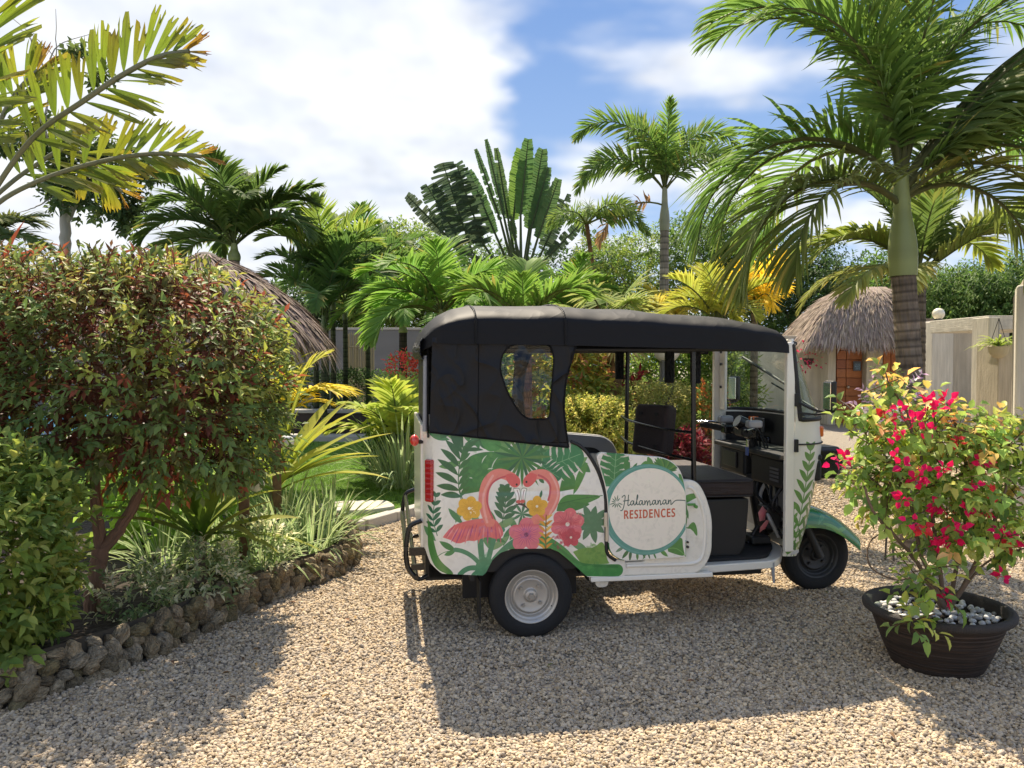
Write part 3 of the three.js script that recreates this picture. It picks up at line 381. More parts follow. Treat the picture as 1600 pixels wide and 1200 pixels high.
M.clear = new THREE.MeshPhysicalMaterial({ color: new THREE.Color().setRGB(0.93, 0.95, 0.93), roughness: 0.02, transmission: 1, thickness: 0, ior: 1.45, side: THREE.DoubleSide, bumpMap: grey(256, 256, (u, v) => 0.5 + tile(u, v, 4, 4, 7, 2)), bumpScale: 0.03 });
M.glass = new THREE.MeshPhysicalMaterial({ color: new THREE.Color().setRGB(0.80, 0.90, 0.84), roughness: 0.0, transmission: 1, thickness: 0, ior: 1.5, side: THREE.DoubleSide });
M.amber = std([0.75, 0.16, 0.03], 0.15, { clearcoat: 1, clearcoatRoughness: 0.05 }); M.red = std([0.42, 0.012, 0.016], 0.18, { clearcoat: 1, clearcoatRoughness: 0.05, bumpMap: grey(64, 64, (u, v) => 0.5 + 0.5 * Math.sin(v * 64 * 0.8)), bumpScale: 0.004 });

const tuk = thing('auto_rickshaw', 'three-wheeled taxi with black canvas roof and painted flamingos parked on gravel', 'auto rickshaw', [0.006, 0, -4.638], rad(8.8));
const SZ = 0.62;
{ // ---- rear body: near quarter panel (with the rounded corner), plain twin on the far side, rear panel between
  const bottom = table([[-0.66, 0.50], [-0.56, 0.46], [-0.52, 0.40], [-0.457, 0.352], [-0.25, 0.334], [-0.235, 0.345], [-0.2, 0.413], [-0.16, 0.447], [-0.102, 0.465], [0.096, 0.46], [0.14, 0.44], [0.179, 0.408], [0.246, 0.346], [0.29, 0.305], [0.31, 0.301], [0.5, 0.301]]);
  const top = table([[-0.66, 1.09], [0.18, 1.0], [0.2, 1.003], [0.24, 0.985], [0.278, 0.953], [0.31, 0.91], [0.345, 0.845], [0.37, 0.77], [0.383, 0.70], [0.388, 0.46], [0.40, 0.415], [0.43, 0.390], [0.49, 0.382]]);
  const xs = []; for (let x = -0.608; x < 0.49; x += 0.011) xs.push(x); for (const k of [0.49, 0.388, -0.25]) xs.push(k); xs.sort((a, b) => a - b);
  const place = (s, y, f = 1) => { // s = metres along the panel; the rear end turns round a 12 cm corner
    const press = Math.exp(-Math.pow((y - 0.755) / 0.010, 2)) + Math.exp(-Math.pow((y - 0.575) / 0.010, 2)), bulge = 0.012 * (1 - Math.pow((y - 0.68) / 0.4, 2)) - 0.0035 * press * smooth(s, -0.5, -0.4) * (1 - smooth(s, 0.24, 0.32)); let x = s, z = SZ - 0.012 + bulge;
    if (s < -0.42) { const a = (-0.42 - s) / 0.12; x = -0.42 - (0.12 + bulge * 0.3) * Math.sin(a); z = 0.5 + (0.108 + bulge) * Math.cos(a); }
    return V(x, y, z * f);
  };
  const quarter = (f) => sheet((a, b) => { const i = a * (xs.length - 1), s = xs[Math.round(i)]; return place(s, lerp(bottom(s), top(s), b), f); }, xs.length - 1, 64, (a, b) => { const s = xs[Math.round(a * (xs.length - 1))]; return [s, lerp(bottom(s), top(s), b)]; }, f > 0 ? 0.016 : -0.016);
  part('quarter_panel', quarter(1), M.side, tuk).userData.label = 'white rear side panel painted with two pink flamingos, flowers and leaves';
  part('quarter_panel', quarter(-1), M.paint, tuk);
  part('rear_panel', box(0.02, 0.63, 1.0, -0.545, 0.775, 0, 0.006), M.paint, tuk);
  part('belt_moulding', pipe([[0.2, 1.004, SZ - 0.005], [0.24, 0.987, SZ - 0.005], [0.278, 0.955, SZ - 0.005], [0.31, 0.912, SZ - 0.005], [0.345, 0.847, SZ - 0.005], [0.371, 0.77, SZ - 0.005], [0.384, 0.70, SZ - 0.005], [0.389, 0.46, SZ - 0.005], [0.402, 0.413, SZ - 0.005], [0.44, 0.386, SZ - 0.005]], 0.010, 40, 6), M.black, tuk);
  part('wheel_house', join([box(0.62, 0.02, 0.3, -0.02, 0.53, 0.44), box(0.62, 0.5, 0.02, -0.02, 0.4, 0.36), box(0.02, 0.24, 0.24, -0.30, 0.42, 0.46), box(0.02, 0.22, 0.24, 0.27, 0.42, 0.46), box(0.62, 0.02, 0.3, -0.02, 0.53, -0.44), box(0.62, 0.5, 0.02, -0.02, 0.4, -0.36)]), M.black, tuk);
  part('chassis', join([box(0.9, 0.07, 0.5, -0.05, 0.27, 0), box(1.0, 0.06, 0.08, 0.85, 0.25, 0.35), box(1.0, 0.06, 0.08, 0.85, 0.25, -0.35), box(0.32, 0.2, 0.5, -0.36, 0.32, 0), rod([0, 0.215, -0.54], [0, 0.215, 0.54], 0.035), box(0.35, 0.05, 0.9, 0.35, 0.29, 0)]), M.black, tuk);
}
{ // ---- door and the panel that carries it
  const door = outline([[0.332, 0.925, 0.03], [0.352, 0.948, 0.03], [0.70, 0.915, 0.08], [0.775, 0.865, 0.08], [0.813, 0.76, 0.06], [0.816, 0.390, 0.004], [0.470, 0.381, 0.05], [0.399, 0.43, 0.05], [0.392, 0.74, 0.1]]);
  const dg = plate(door, 0.022, 0.004, 10); dg.translate(0, 0, SZ - 0.018);
  const D = part('door', dg, M.doorPaint, tuk); D.userData.label = 'white door with a round painted sign ringed in teal';
  part('latch', join([box(0.045, 0.012, 0.012, 0.84, 0.667, SZ + 0.014, 0.004), rod([0.865, 0.655, SZ], [0.865, 0.655, SZ + 0.02], 0.009)]), std('#4b8b3d', 0.4), D);
  part('hinge', join([box(0.018, 0.075, 0.014, 0.382, 0.60, SZ + 0.01, 0.004), rod([0.388, 0.49, SZ + 0.012], [0.388, 0.565, SZ + 0.012], 0.008)]), std([0.6, 0.5, 0.36], 0.4), D);
  const fd = plate(door, 0.022, 0.004, 6); fd.translate(0, 0, -SZ - 0.004); const far = part('door', fd, M.paint, tuk);
  const rim = outline([[0.345, 0.925, 0.03], [0.36, 0.94, 0.03], [0.70, 0.908, 0.08], [0.768, 0.86, 0.08], [0.803, 0.76, 0.06], [0.803, 0.40, 0.02], [0.475, 0.395, 0.05], [0.412, 0.44, 0.05], [0.405, 0.74, 0.1]]); rim.holes.push(outline([[0.44, 0.86, 0.03], [0.66, 0.84, 0.05], [0.735, 0.74, 0.05], [0.735, 0.46, 0.03], [0.50, 0.45, 0.03], [0.455, 0.5, 0.03], [0.45, 0.74, 0.05]]));
  const rg = plate(rim, 0.03, 0.006, 6); rg.translate(0, 0, -SZ + 0.02); part('inner_trim', rg, M.greyTrim, far); const ig = plate(outline([[0.42, 0.87, 0.03], [0.67, 0.85, 0.05], [0.745, 0.74, 0.05], [0.745, 0.45, 0.03], [0.49, 0.44, 0.03], [0.44, 0.74, 0.05]]), 0.01, 0.002, 6); ig.translate(0, 0, -SZ + 0.018); part('inner_board', ig, M.black, far);
  const skirt = outline([[0.40, 0.301, 0.005], [0.905, 0.297, 0.05], [0.966, 0.39, 0.08], [0.969, 0.59, 0.09], [0.930, 0.712, 0.08], [0.882, 0.788, 0.05], [0.70, 0.80, 0.03], [0.60, 0.80, 0.02], [0.60, 0.37, 0.02], [0.40, 0.37, 0.02]]);
  for (const f of [1, -1]) { const g = plate(skirt, 0.03, 0.008, 10); g.translate(0, 0, f > 0 ? SZ - 0.052 : -SZ + 0.022); part('side_panel', g, f > 0 ? M.side : M.paint, tuk); }
  part('pressed_bead', pipe([[0.50, 0.352, SZ - 0.016], [0.70, 0.350, SZ - 0.016], [0.87, 0.352, SZ - 0.016], [0.918, 0.40, SZ - 0.016], [0.928, 0.55, SZ - 0.016], [0.905, 0.66, SZ - 0.016], [0.862, 0.742, SZ - 0.016], [0.83, 0.755, SZ - 0.016]], 0.011, 50, 8), M.paint, tuk);
  part('sill', join([box(0.66, 0.024, 0.05, 0.64, 0.288, SZ - 0.03, 0.005), box(0.66, 0.024, 0.05, 0.64, 0.288, -SZ + 0.03, 0.005)]), M.paint, tuk);
  const jb = plate(outline([[0.34, 0.28, 0.005], [0.42, 0.28, 0.005], [0.41, 0.235, 0.03], [0.35, 0.235, 0.03]]), 0.008, 0.002); jb.translate(0, 0, SZ - 0.06); part('jack_bracket', join([jb, rod([0.38, 0.252, SZ - 0.055], [0.38, 0.252, SZ - 0.045], 0.012)]), M.paint, tuk);
  part('skirt_bolt', rod([0.83, 0.44, SZ - 0.02], [0.83, 0.44, SZ - 0.004], 0.007), M.darkSteel, tuk); part('skirt_bolt', rod([0.83, 0.465, SZ - 0.02], [0.83, 0.465, SZ - 0.004], 0.006), M.darkSteel, tuk);
}
{ // ---- canvas: side curtains with clear windows, roof, rear curtain
  for (const f of [1, -1]) {
    const s = outline([[-0.515, 1.058, 0.01], [-0.50, 1.53, 0.01], [0.235, 1.53, 0.005], [0.225, 1.47, 0.02], [0.168, 1.30, 0.15], [0.162, 1.16, 0.15], [0.190, 0.971, 0.008]]);
    const wpts = [[-0.105, 1.498, 0.05], [0.098, 1.495, 0.035], [0.113, 1.42, 0.05], [0.102, 1.297, 0.1], [0.089, 1.119, 0.03], [-0.040, 1.120, 0.05], [-0.118, 1.234, 0.08], [-0.165, 1.37, 0.08], [-0.153, 1.45, 0.05]];
    s.holes.push(outline(wpts)); const g = plate(s, 0.004, 0.0015, 10); g.translate(0, 0, f > 0 ? SZ - 0.002 : -SZ - 0.002);
    const c = part('side_curtain', g, M.vinyl, tuk);
    const wg = sheet((a, b) => { const x = lerp(-0.18, 0.125, a), y = lerp(1.10, 1.515, b); return V(x, y, f * (SZ - 0.006 + 0.004 * perlin(x * 9, y * 9, f))); }, 16, 20, null);
    part('window', wg, M.clear, c);
    const wc = new THREE.CatmullRomCurve3(outline(wpts).getSpacedPoints(48).slice(0, 48).map((p) => V(p.x, p.y, f * (SZ + 0.003))), true); part('window_seam', new THREE.TubeGeometry(wc, 96, 0.0045, 5, true), M.vinyl, c);
    part('seam', pipe([[-0.275, 1.03, f * (SZ + 0.003)], [-0.272, 1.3, f * (SZ + 0.003)], [-0.27, 1.53, f * (SZ + 0.003)]], 0.003, 10, 4), M.vinyl, c); part('hem', pipe([[-0.514, 1.062, f * (SZ + 0.003)], [-0.16, 1.018, f * (SZ + 0.003)], [0.188, 0.975, f * (SZ + 0.003)]], 0.005, 12, 5), M.vinyl, c); part('hem', pipe([[0.225, 1.49, f * (SZ + 0.003)], [0.178, 1.33, f * (SZ + 0.003)], [0.164, 1.2, f * (SZ + 0.003)], [0.172, 1.08, f * (SZ + 0.003)], [0.188, 0.975, f * (SZ + 0.003)]], 0.0055, 20, 5), M.vinyl, c);
  }
  const crown = table([[-0.56, 1.50], [-0.545, 1.56], [-0.50, 1.625], [-0.45, 1.665], [-0.38, 1.695], [-0.29, 1.712], [-0.05, 1.72], [0.16, 1.722], [0.5, 1.708], [0.9, 1.682], [1.15, 1.660], [1.30, 1.640], [1.37, 1.615], [1.405, 1.575], [1.42, 1.53]]);
  const low = table([[-0.56, 1.46], [-0.48, 1.50], [0.2, 1.492], [0.9, 1.478], [1.42, 1.455]]);
  const half = table([[-0.56, 0.56], [-0.52, 0.60], [-0.46, 0.634], [0.2, 0.636], [0.9, 0.628], [1.25, 0.60], [1.42, 0.55]]);
  const roof = sheet((a, b) => { // a across, b along
    const x = lerp(-0.56, 1.42, b), h = crown(x) + 0.004 * Math.cos(PI * 2 * (x / 0.44 - 0.36)), l = low(x), w = half(x), u = a * 2 - 1, s = Math.sign(u), m = Math.abs(u);
    let y, z; const side = 0.3; if (m > 1 - side) { const t = (1 - m) / side; const rise = (h - l) * 0.50; y = l + rise * t; z = w - 0.004 * t; } else { const t = (1 - side - m) / (1 - side), e = (1 - t); z = (w - 0.004) * Math.pow(Math.sin(e * PI / 2), 0.92); y = l + (h - l) * 0.5 + (h - l) * 0.5 * Math.pow(Math.cos(e * PI / 2), 0.92); }
    const k = 0.0045 * perlin(x * 4, z * 5, 3) + 0.002 * perlin(x * 13, y * 12, z * 9); return V(x, y + k, s * z * (1 + k));
  }, 64, 110, (a, b) => [b * 2, a * 1.5], 0.006);
  M.roofVinyl = M.vinyl.clone(); M.roofVinyl.bumpScale = 0.004; M.roofVinyl.specularIntensity = 0.45; M.roofVinyl.roughness = 0.6; const C = part('roof_canopy', roof, M.roofVinyl, tuk);
  for (const x of [-0.285, 0.168]) { const pts = []; for (let i = 0; i <= 24; i++) { const u = i / 12 - 1, s = Math.sign(u), m = Math.abs(u), h = crown(x) + 0.004, l = low(x), w = half(x); let y, z; if (m > 0.7) { y = l + (h - l) * 0.5 * ((1 - m) / 0.3); z = w + 0.002; } else { const e = m / 0.7; z = w * Math.pow(Math.sin(e * PI / 2), 0.92); y = l + (h - l) * 0.5 + (h - l) * 0.5 * Math.pow(Math.cos(e * PI / 2), 0.92); } pts.push([x, y + 0.002, s * z]); } part('roof_seam', pipe(pts, 0.006, 80, 5), M.vinyl, C); }
  part('rear_curtain', box(0.008, 0.52, 1.16, -0.52, 1.29, 0, 0.002), M.vinyl, tuk);
  part('rear_flap', sheet((a, b) => V(-0.545 - 0.02 * Math.sin(b * PI) - 0.008 * perlin(a * 6, b * 3, 2), lerp(1.42, 1.53, b), lerp(-0.58, 0.60, a)), 20, 6, null, 0.005), M.vinyl, tuk);
  part('trim_strip', rod([-0.535, 1.06, 0.555], [-0.53, 1.44, 0.555], 0.012), M.greyTrim, tuk);
  part('roof_frame', join([rod([-0.45, 1.47, 0.56], [1.38, 1.475, 0.53], 0.011), rod([-0.45, 1.47, -0.56], [1.38, 1.475, -0.53], 0.011), rod([0.2, 1.5, -0.57], [0.2, 1.5, 0.57], 0.011), rod([0.86, 1.485, -0.56], [0.90, 1.485, 0.56], 0.011)]), M.black, tuk);
}
{ // ---- cab: cowl, windscreen, floor, dashboard, handlebar, seats, poles
  const nose = table([[0.30, 1.595], [0.33, 1.605], [0.5, 1.66], [0.7, 1.71], [0.85, 1.745], [0.95, 1.755], [1.08, 1.735]]), back = table([[0.30, 1.43], [0.34, 1.437], [1.08, 1.485]]), wide = table([[0.30, 0.47], [0.5, 0.50], [1.08, 0.505]]);
  const round = (y, ang, n = nose(y), bk = back(y), w = wide(y), off = 0) => { const c = Math.cos(ang), s = Math.sin(ang); return V(bk + (n - off - bk) * Math.pow(s, 0.85), y, Math.sign(c) * (w - off) * Math.pow(Math.abs(c), 0.5)); };
  const angs = (a) => PI * a; // 0 = near side rear edge
  const arc = []; { let l = 0, q = round(0.7, 0); for (let i = 0; i <= 80; i++) { const p = round(0.7, PI * i / 80); l += p.distanceTo(q); q = p; arc.push(l); } }
  const cowl = part('front_cowl', sheet((a, b) => round(lerp(0.335 - 0.02 * Math.sin(PI * a), 1.085, b), angs(a)), 80, 20, (a, b) => [arc[Math.round(a * 80)], lerp(0.335, 1.085, b)], 0.012), M.cowlPaint, tuk); cowl.userData.label = 'white front cowl painted with green fern leaves';
  part('cowl_seam', pipe([...Array(13)].map((_, i) => { const p = round(0.955, PI * (0.004 + i / 14), nose(0.955) + 0.003, back(0.955), wide(0.955) + 0.003); return p; }), 0.0045, 40, 5), M.black, cowl);
  part('dashboard_liner', sheet((a, b) => round(lerp(0.72, 1.075, b), PI * lerp(0.03, 0.97, a), nose(0.9) - 0.03, back(0.9) + 0.01, wide(0.9) - 0.025), 40, 4, null, 0.004), M.black, tuk);
  part('leg_shield', sheet((a, b) => round(lerp(0.34, 0.72, b), PI * lerp(0.04, 0.96, a), nose(0.4) - 0.02, back(0.5) + 0.01, wide(0.5) - 0.025), 40, 4, null, 0.004), std([0.55, 0.55, 0.54], 0.5), tuk);
  const dash = part('dashboard', join([box(0.16, 0.12, 0.90, 1.60, 0.80, 0, 0.02), box(0.26, 0.03, 0.9, 1.55, 0.875, 0, 0.01), box(0.10, 0.17, 0.42, 1.52, 0.77, 0.20, 0.02), box(0.08, 0.16, 0.36, 1.49, 0.78, -0.24, 0.02)]), M.black, tuk);
  part('glovebox_lid', box(0.012, 0.10, 0.20, 1.443, 0.79, -0.25, 0.004), std([0.03, 0.03, 0.032], 0.4), dash); part('vent_slots', join([0, 1, 2, 3].map((i) => box(0.006, 0.012, 0.10, 1.467, 0.73 + i * 0.022, 0.30))), std([0.10, 0.10, 0.11], 0.4), dash);
  part('document_pouch', box(0.01, 0.09, 0.16, 1.66, 1.0, -0.30, 0.004), std([0.07, 0.07, 0.075], 0.4), tuk);
  // windscreen, curved at its foot, with its white frame inside
  const ws = (a, t) => round(lerp(1.085, 1.535, t), PI * a, lerp(1.735, 1.515, t), lerp(1.485, 1.455, t), lerp(0.505, 0.50, t));
  const inS = (a0, a1, t0, t1, na, nb, th, off = 0) => sheet((a, b) => { const p = ws(lerp(a0, a1, a), lerp(t0, t1, b)); p.x -= off; p.z *= 1 - off * 1.4; return p; }, na, nb, null, th);
  const frame = part('windscreen_frame', join([inS(0, 0.02, 0, 1, 2, 12, 0.03), inS(0.98, 1, 0, 1, 2, 12, 0.03), inS(0.02, 0.98, 0.93, 1, 30, 2, 0.02)]), M.paint, tuk);
  part('windscreen', inS(0.02, 0.98, 0.03, 0.93, 48, 12, 0), M.glass, tuk);
  const rub = []; for (let i = 0; i <= 40; i++) rub.push(ws(lerp(0.025, 0.975, i / 40), 0.015)); for (let i = 1; i <= 12; i++) rub.push(ws(0.975, lerp(0.03, 0.93, i / 12))); for (let i = 1; i <= 40; i++) rub.push(ws(lerp(0.975, 0.025, i / 40), 0.94)); for (let i = 1; i < 12; i++) rub.push(ws(0.025, lerp(0.93, 0.03, i / 12)));
  part('windscreen_rubber', new THREE.TubeGeometry(new THREE.CatmullRomCurve3(rub, true, 'catmullrom', 0.2), 220, 0.014, 7, true), M.black, tuk);
  // inside pillar plates of the far side, with their rounded window corner
  const pil = part('pillar', join([box(0.05, 1.15, 0.035, 1.455, 0.94, 0.492, 0.008), box(0.05, 1.15, 0.035, 1.455, 0.94, -0.492, 0.008), box(0.02, 0.44, 0.10, 1.475, 1.31, -0.44, 0.006)]), M.paint, tuk);
  for (const y of [1.47, 1.39, 1.24]) part('pillar_screw', rod([1.46, y, -0.43], [1.452, y, -0.43], 0.009), M.darkSteel, pil);
  for (const y of [0.95, 1.20]) part('door_hinge', box(0.02, 0.07, 0.02, 1.485, y, 0.515, 0.004), M.black, pil);
  const wp = ws(0.30, 0.10), wm = ws(0.52, 0.42), wt = ws(0.66, 0.78); for (const p of [wp, wm, wt]) p.x += 0.02;
  const wiper = part('wiper', join([rod(wp, wm, 0.007, 0.005), rod(wp, wp.clone().add(V(-0.03, -0.02, 0)), 0.014)]), M.black, tuk); part('wiper_blade', join([rod(ws(0.47, 0.34).add(V(0.015, 0, 0)), wt, 0.009)]), M.black, wiper);
  // floor
  const fl = outline([[0.86, -0.55, 0.03], [0.96, -0.56, 0.05], [1.36, -0.52, 0.08], [1.44, -0.44, 0.05], [1.58, -0.2, 0.1], [1.58, 0.2, 0.1], [1.44, 0.44, 0.05], [1.36, 0.52, 0.08], [0.96, 0.56, 0.05], [0.86, 0.55, 0.03]]);
  const fg = plate(fl, 0.03, 0.006); fg.rotateX(PI / 2); fg.translate(0, 0.318, 0); part('floor_pan', fg, M.paint, tuk);
  const mt = plate(outline([[0.9, -0.5, 0.03], [1.34, -0.48, 0.08], [1.52, -0.2, 0.1], [1.52, 0.2, 0.1], [1.34, 0.48, 0.08], [0.9, 0.5, 0.03]]), 0.012, 0.003); mt.rotateX(PI / 2); mt.translate(0, 0.338, 0); part('floor_mat', mt, M.rubber, tuk);
  part('back_wall', box(0.02, 0.40, 0.84, 0.985, 0.52, 0), M.black, tuk);
  // driver's seat and backrest
  const seat = part('driver_seat', plate(outline([[1.0, 0.335, 0.02], [1.20, 0.335, 0.02], [1.235, 0.40, 0.03], [1.252, 0.655, 0.02], [0.97, 0.655, 0.02]]), 0.86, 0.01).translate(0, 0, -0.43), M.black, tuk);
  part('cushion', box(0.36, 0.10, 0.90, 1.10, 0.712, 0, 0.028), M.seat, seat);
  const br = part('backrest', box(0.10, 0.30, 0.26, 0, 0, 0, 0.03), M.seat, tuk, [0.86, 1.0, -0.02], [0, 0.55, -0.14]); for (const [y, z] of [[0.09, -0.07], [0.09, 0.05], [-0.1, 0.06], [-0.1, -0.07]]) part('bolt', rod([-0.05, y, z], [-0.056, y, z], 0.012), M.darkSteel, br);
  for (const f of [1, -1]) part('pole', rod([f > 0 ? 0.905 : 0.832, f > 0 ? 0.76 : 0.80, f * 0.5], [f > 0 ? 0.897 : 0.842, 1.50, f * 0.5], 0.0135), M.blackGloss, tuk);
  for (const [y, s] of [[1.05, 0.02], [0.912, 0.03]]) part('grab_rail', pipe([[0.80, y, -0.5], [0.76, y - 0.005, -0.25], [0.775, y - 0.012, 0.0], [0.82, y - 0.02, 0.3], [0.893, y - s, 0.5]], 0.008, 30, 8), M.blackGloss, tuk);
  for (const p of [[0.785, 1.40, -0.5, 0.20], [0.946, 1.40, 0.0, 0.22], [0.93, 1.40, 0.45, 0.2]]) part('rolled_strap', box(0.055, p[3], 0.03, p[0], p[1] - 0.01, p[2], 0.008), M.vinyl, tuk, [0, 0, 0], [0, 0, 0]);
  const ps = part('passenger_seat', join([box(0.42, 0.16, 1.1, 0.02, 0.60, 0, 0.04), box(0.14, 0.42, 1.1, -0.30, 0.82, 0, 0.04)]), M.seat, tuk);
  part('seat_base', box(0.5, 0.2, 1.14, 0.0, 0.44, 0), M.black, tuk);
  // handlebar with levers, switch pods and cables
  const hb = part('handlebar', join([pipe([[1.30, 1.0, 0.30], [1.38, 0.985, 0.18], [1.44, 0.96, 0.0], [1.38, 0.985, -0.18], [1.30, 1.0, -0.30]], 0.013, 30, 8), rod([1.45, 0.97, 0], [1.60, 0.45, 0], 0.022), box(0.10, 0.06, 0.13, 1.43, 0.985, 0, 0.02)]), M.black, tuk);
  for (const f of [1, -1]) { part('grip', rod([1.37, 0.987, f * 0.19], [1.285, 1.003, f * 0.33], 0.019), M.rubber, hb); part('lever', pipe([[1.40, 0.99, f * 0.17], [1.36, 1.02, f * 0.26], [1.27, 1.02, f * 0.36]], 0.008, 14, 6), M.chrome, hb); part('switch_pod', box(0.06, 0.055, 0.07, 1.385, 0.985, f * 0.165, 0.012), M.blackGloss, hb); part('mirror_stub', box(0.09, 0.045, 0.06, 1.39, 1.045, f * 0.2, 0.015), M.greyTrim, hb); }
  const ga = part('gauge', new THREE.CylinderGeometry(0.042, 0.046, 0.05, 24).rotateZ(PI / 2 - 0.5), M.blackGloss, hb, [1.40, 1.035, 0.0]); part('gauge_face', new THREE.CylinderGeometry(0.036, 0.036, 0.004, 24).rotateZ(PI / 2 - 0.5).translate(-0.024, 0.013, 0), std([0.5, 0.5, 0.48], 0.4), ga); part('key', box(0.012, 0.05, 0.022, 1.40, 0.92, 0.10, 0.003), M.chrome, hb); part('key_tag', box(0.006, 0.05, 0.035, 1.395, 0.875, 0.10, 0.002), std([0.05, 0.10, 0.35], 0.4), hb);
  for (const y of [0.672, 0.752]) part('piping', pipe([[0.93, y, 0.446], [1.10, y, 0.45], [1.27, y, 0.446], [1.276, y, 0.2], [1.276, y, -0.3]], 0.005, 30, 5), std([0.02, 0.015, 0.014], 0.5), seat);
  const R = rng(4); for (let i = 0; i < 7; i++) part('cable', pipe([[1.39 + R.r(-0.03, 0.03), 0.98, R.r(-0.2, 0.22)], [1.44 + R.r(-0.06, 0.06), 1.03 + R.r(-0.03, 0.04), R.r(-0.12, 0.15)], [1.52, 0.93, R.r(-0.1, 0.1)], [1.56, 0.75, R.r(-0.1, 0.1)]], 0.006, 24, 6), M.black, hb);
  for (let i = 0; i < 7; i++) part('cable', pipe([[1.50, 0.71, 0.05 + i * 0.05], [1.46 + R.r(-0.05, 0.05), 0.60, 0.1 + R.r(0, 0.3)], [1.50 + R.r(-0.06, 0.05), 0.50, 0.1 + R.r(0, 0.3)], [1.55, 0.38, R.r(0, 0.25)]], R.r(0.006, 0.013), 20, 6), R() < 0.35 ? std([0.5, 0.5, 0.48], 0.5) : M.black, tuk);
  part('steering_column', join([rod([1.50, 0.72, -0.05], [1.56, 0.34, -0.02], 0.04), box(0.10, 0.14, 0.12, 1.50, 0.5, 0.18, 0.02), box(0.12, 0.05, 0.2, 1.42, 0.37, 0.15, 0.015), rod([1.36, 0.35, 0.2], [1.42, 0.45, 0.2], 0.012)]), M.darkSteel, tuk);
  const fb = new Build(); for (let i = 0; i < 5; i++) { const a = i * 1.2566; fb.blade(V(0, 0, 0), V(-0.25, Math.cos(a), Math.sin(a)), V(0, -Math.sin(a), Math.cos(a)), 0.05, 0.05, { k: 3, c0: [0.75, 0.16, 0.2], c1: [0.8, 0.35, 0.34] }); } const petal = new THREE.MeshPhysicalMaterial({ vertexColors: true, roughness: 0.8, side: THREE.DoubleSide });
  part('flower_ornament', fb.geo(), petal, tuk, [1.42, 0.53, 0.28], [0, -1.0, 0]).userData.label = 'pink flower shaped hanging under the dashboard'; part('flower_ornament', fb.geo(), petal, tuk, [1.42, 0.46, 0.30], [0.6, -1.0, 0]);
}
{ // ---- lamps, mirrors, bumper, fender
  for (const f of [1, -1]) {
    const hl = part('headlight', box(0.15, 0.185, 0.17, 1.755, 0.835, f * 0.315, 0.028), M.blackGloss, tuk, [0, 0, 0]); const lens = new THREE.SphereGeometry(0.07, 20, 12, 0, PI); lens.rotateY(PI / 2); lens.scale(0.35, 1, 1); part('headlight_glass', lens, std([0.6, 0.62, 0.62], 0.08, { clearcoat: 1 }), hl, [1.826, 0.835, f * 0.315]);
    part('headlight_rim', new THREE.TorusGeometry(0.072, 0.010, 8, 24).rotateY(PI / 2), M.black, hl, [1.828, 0.835, f * 0.315]);
    part('indicator', box(0.055, 0.062, 0.085, 1.672, 1.018, f * 0.388, 0.012), M.amber, tuk, [0, 0, 0]);
    const mi = part('mirror', join([pipe([[1.49, 1.19, f * 0.515], [1.56, 1.15, f * 0.56], [1.62, 1.14, f * 0.59], [1.655, 1.15, f * 0.60]], 0.007, 16, 6), pipe([[1.49, 1.13, f * 0.515], [1.57, 1.125, f * 0.56], [1.64, 1.135, f * 0.59], [1.67, 1.15, f * 0.60]], 0.006, 16, 6), box(0.03, 0.165, 0.105, 0, 0, 0, 0.012).rotateY(f * -0.12).translate(1.632, 1.225, f * 0.60)]), M.black, tuk);
    part('mirror_glass', box(0.006, 0.145, 0.088, 0, 0, 0, 0.002).rotateY(f * -0.12).translate(1.613, 1.225, f * 0.60), M.chrome, mi);
    part('tail_light', box(0.03, 0.215, 0.05, 0, 0, 0, 0.01), M.red, tuk, [-0.512, 0.815, f * 0.578], [0, f > 0 ? -2.3 : 2.3, 0]);
    part('mud_flap', box(0.006, 0.2, 0.14, -0.262, 0.2, f * 0.54), M.rubber, tuk);
  }
  part('reflector', new THREE.SphereGeometry(0.03, 16, 12).scale(0.8, 1, 1), std([0.62, 0.04, 0.03], 0.2, { clearcoat: 1 }), tuk, [-0.585, 1.01, 0.50]); part('reflector_stalk', rod([-0.54, 1.0, 0.49], [-0.58, 1.008, 0.50], 0.012), M.black, tuk);
  part('bumper', join([pipe([[-0.55, 0.60, 0.50], [-0.61, 0.57, 0.50], [-0.63, 0.46, 0.50], [-0.62, 0.36, 0.50], [-0.57, 0.30, 0.50], [-0.52, 0.31, 0.48]], 0.013, 24, 8), pipe([[-0.55, 0.60, -0.50], [-0.61, 0.57, -0.50], [-0.63, 0.46, -0.50], [-0.62, 0.36, -0.50], [-0.57, 0.30, -0.50], [-0.52, 0.31, -0.48]], 0.013, 24, 8), rod([-0.63, 0.46, -0.52], [-0.63, 0.46, 0.52], 0.013), rod([-0.61, 0.56, -0.52], [-0.61, 0.56, 0.52], 0.011), rod([-0.58, 0.31, -0.52], [-0.58, 0.31, 0.52], 0.013), box(0.09, 0.04, 0.02, -0.57, 0.44, 0.49), box(0.07, 0.03, 0.02, -0.57, 0.36, 0.49)]), M.blackGloss, tuk);
  // front fender: a saddle over the wheel, painted with leaves
  const fArt = canvasTex(512, 512, 0, 0, 1, 1, (g) => { const R = rng(12); g.fillStyle = '#2c7a40'; g.fillRect(0, 0, 1, 1); for (let i = 0; i < 60; i++) { const a = R() * 6.3, x = R(), y = R(); Art.lens(g, [x, y], [x + Math.cos(a) * 0.25, y + Math.sin(a) * 0.25], 0.05, R.pick(['#3f8f45', '#5a9a3f', '#256b3a', '#4c8f58', '#6d8f3f'])); } Art.lens(g, [0.3, 0.5], [0.5, 0.62], 0.02, '#c8563a'); Art.lens(g, [0.62, 0.35], [0.72, 0.5], 0.02, '#d36a4a'); });
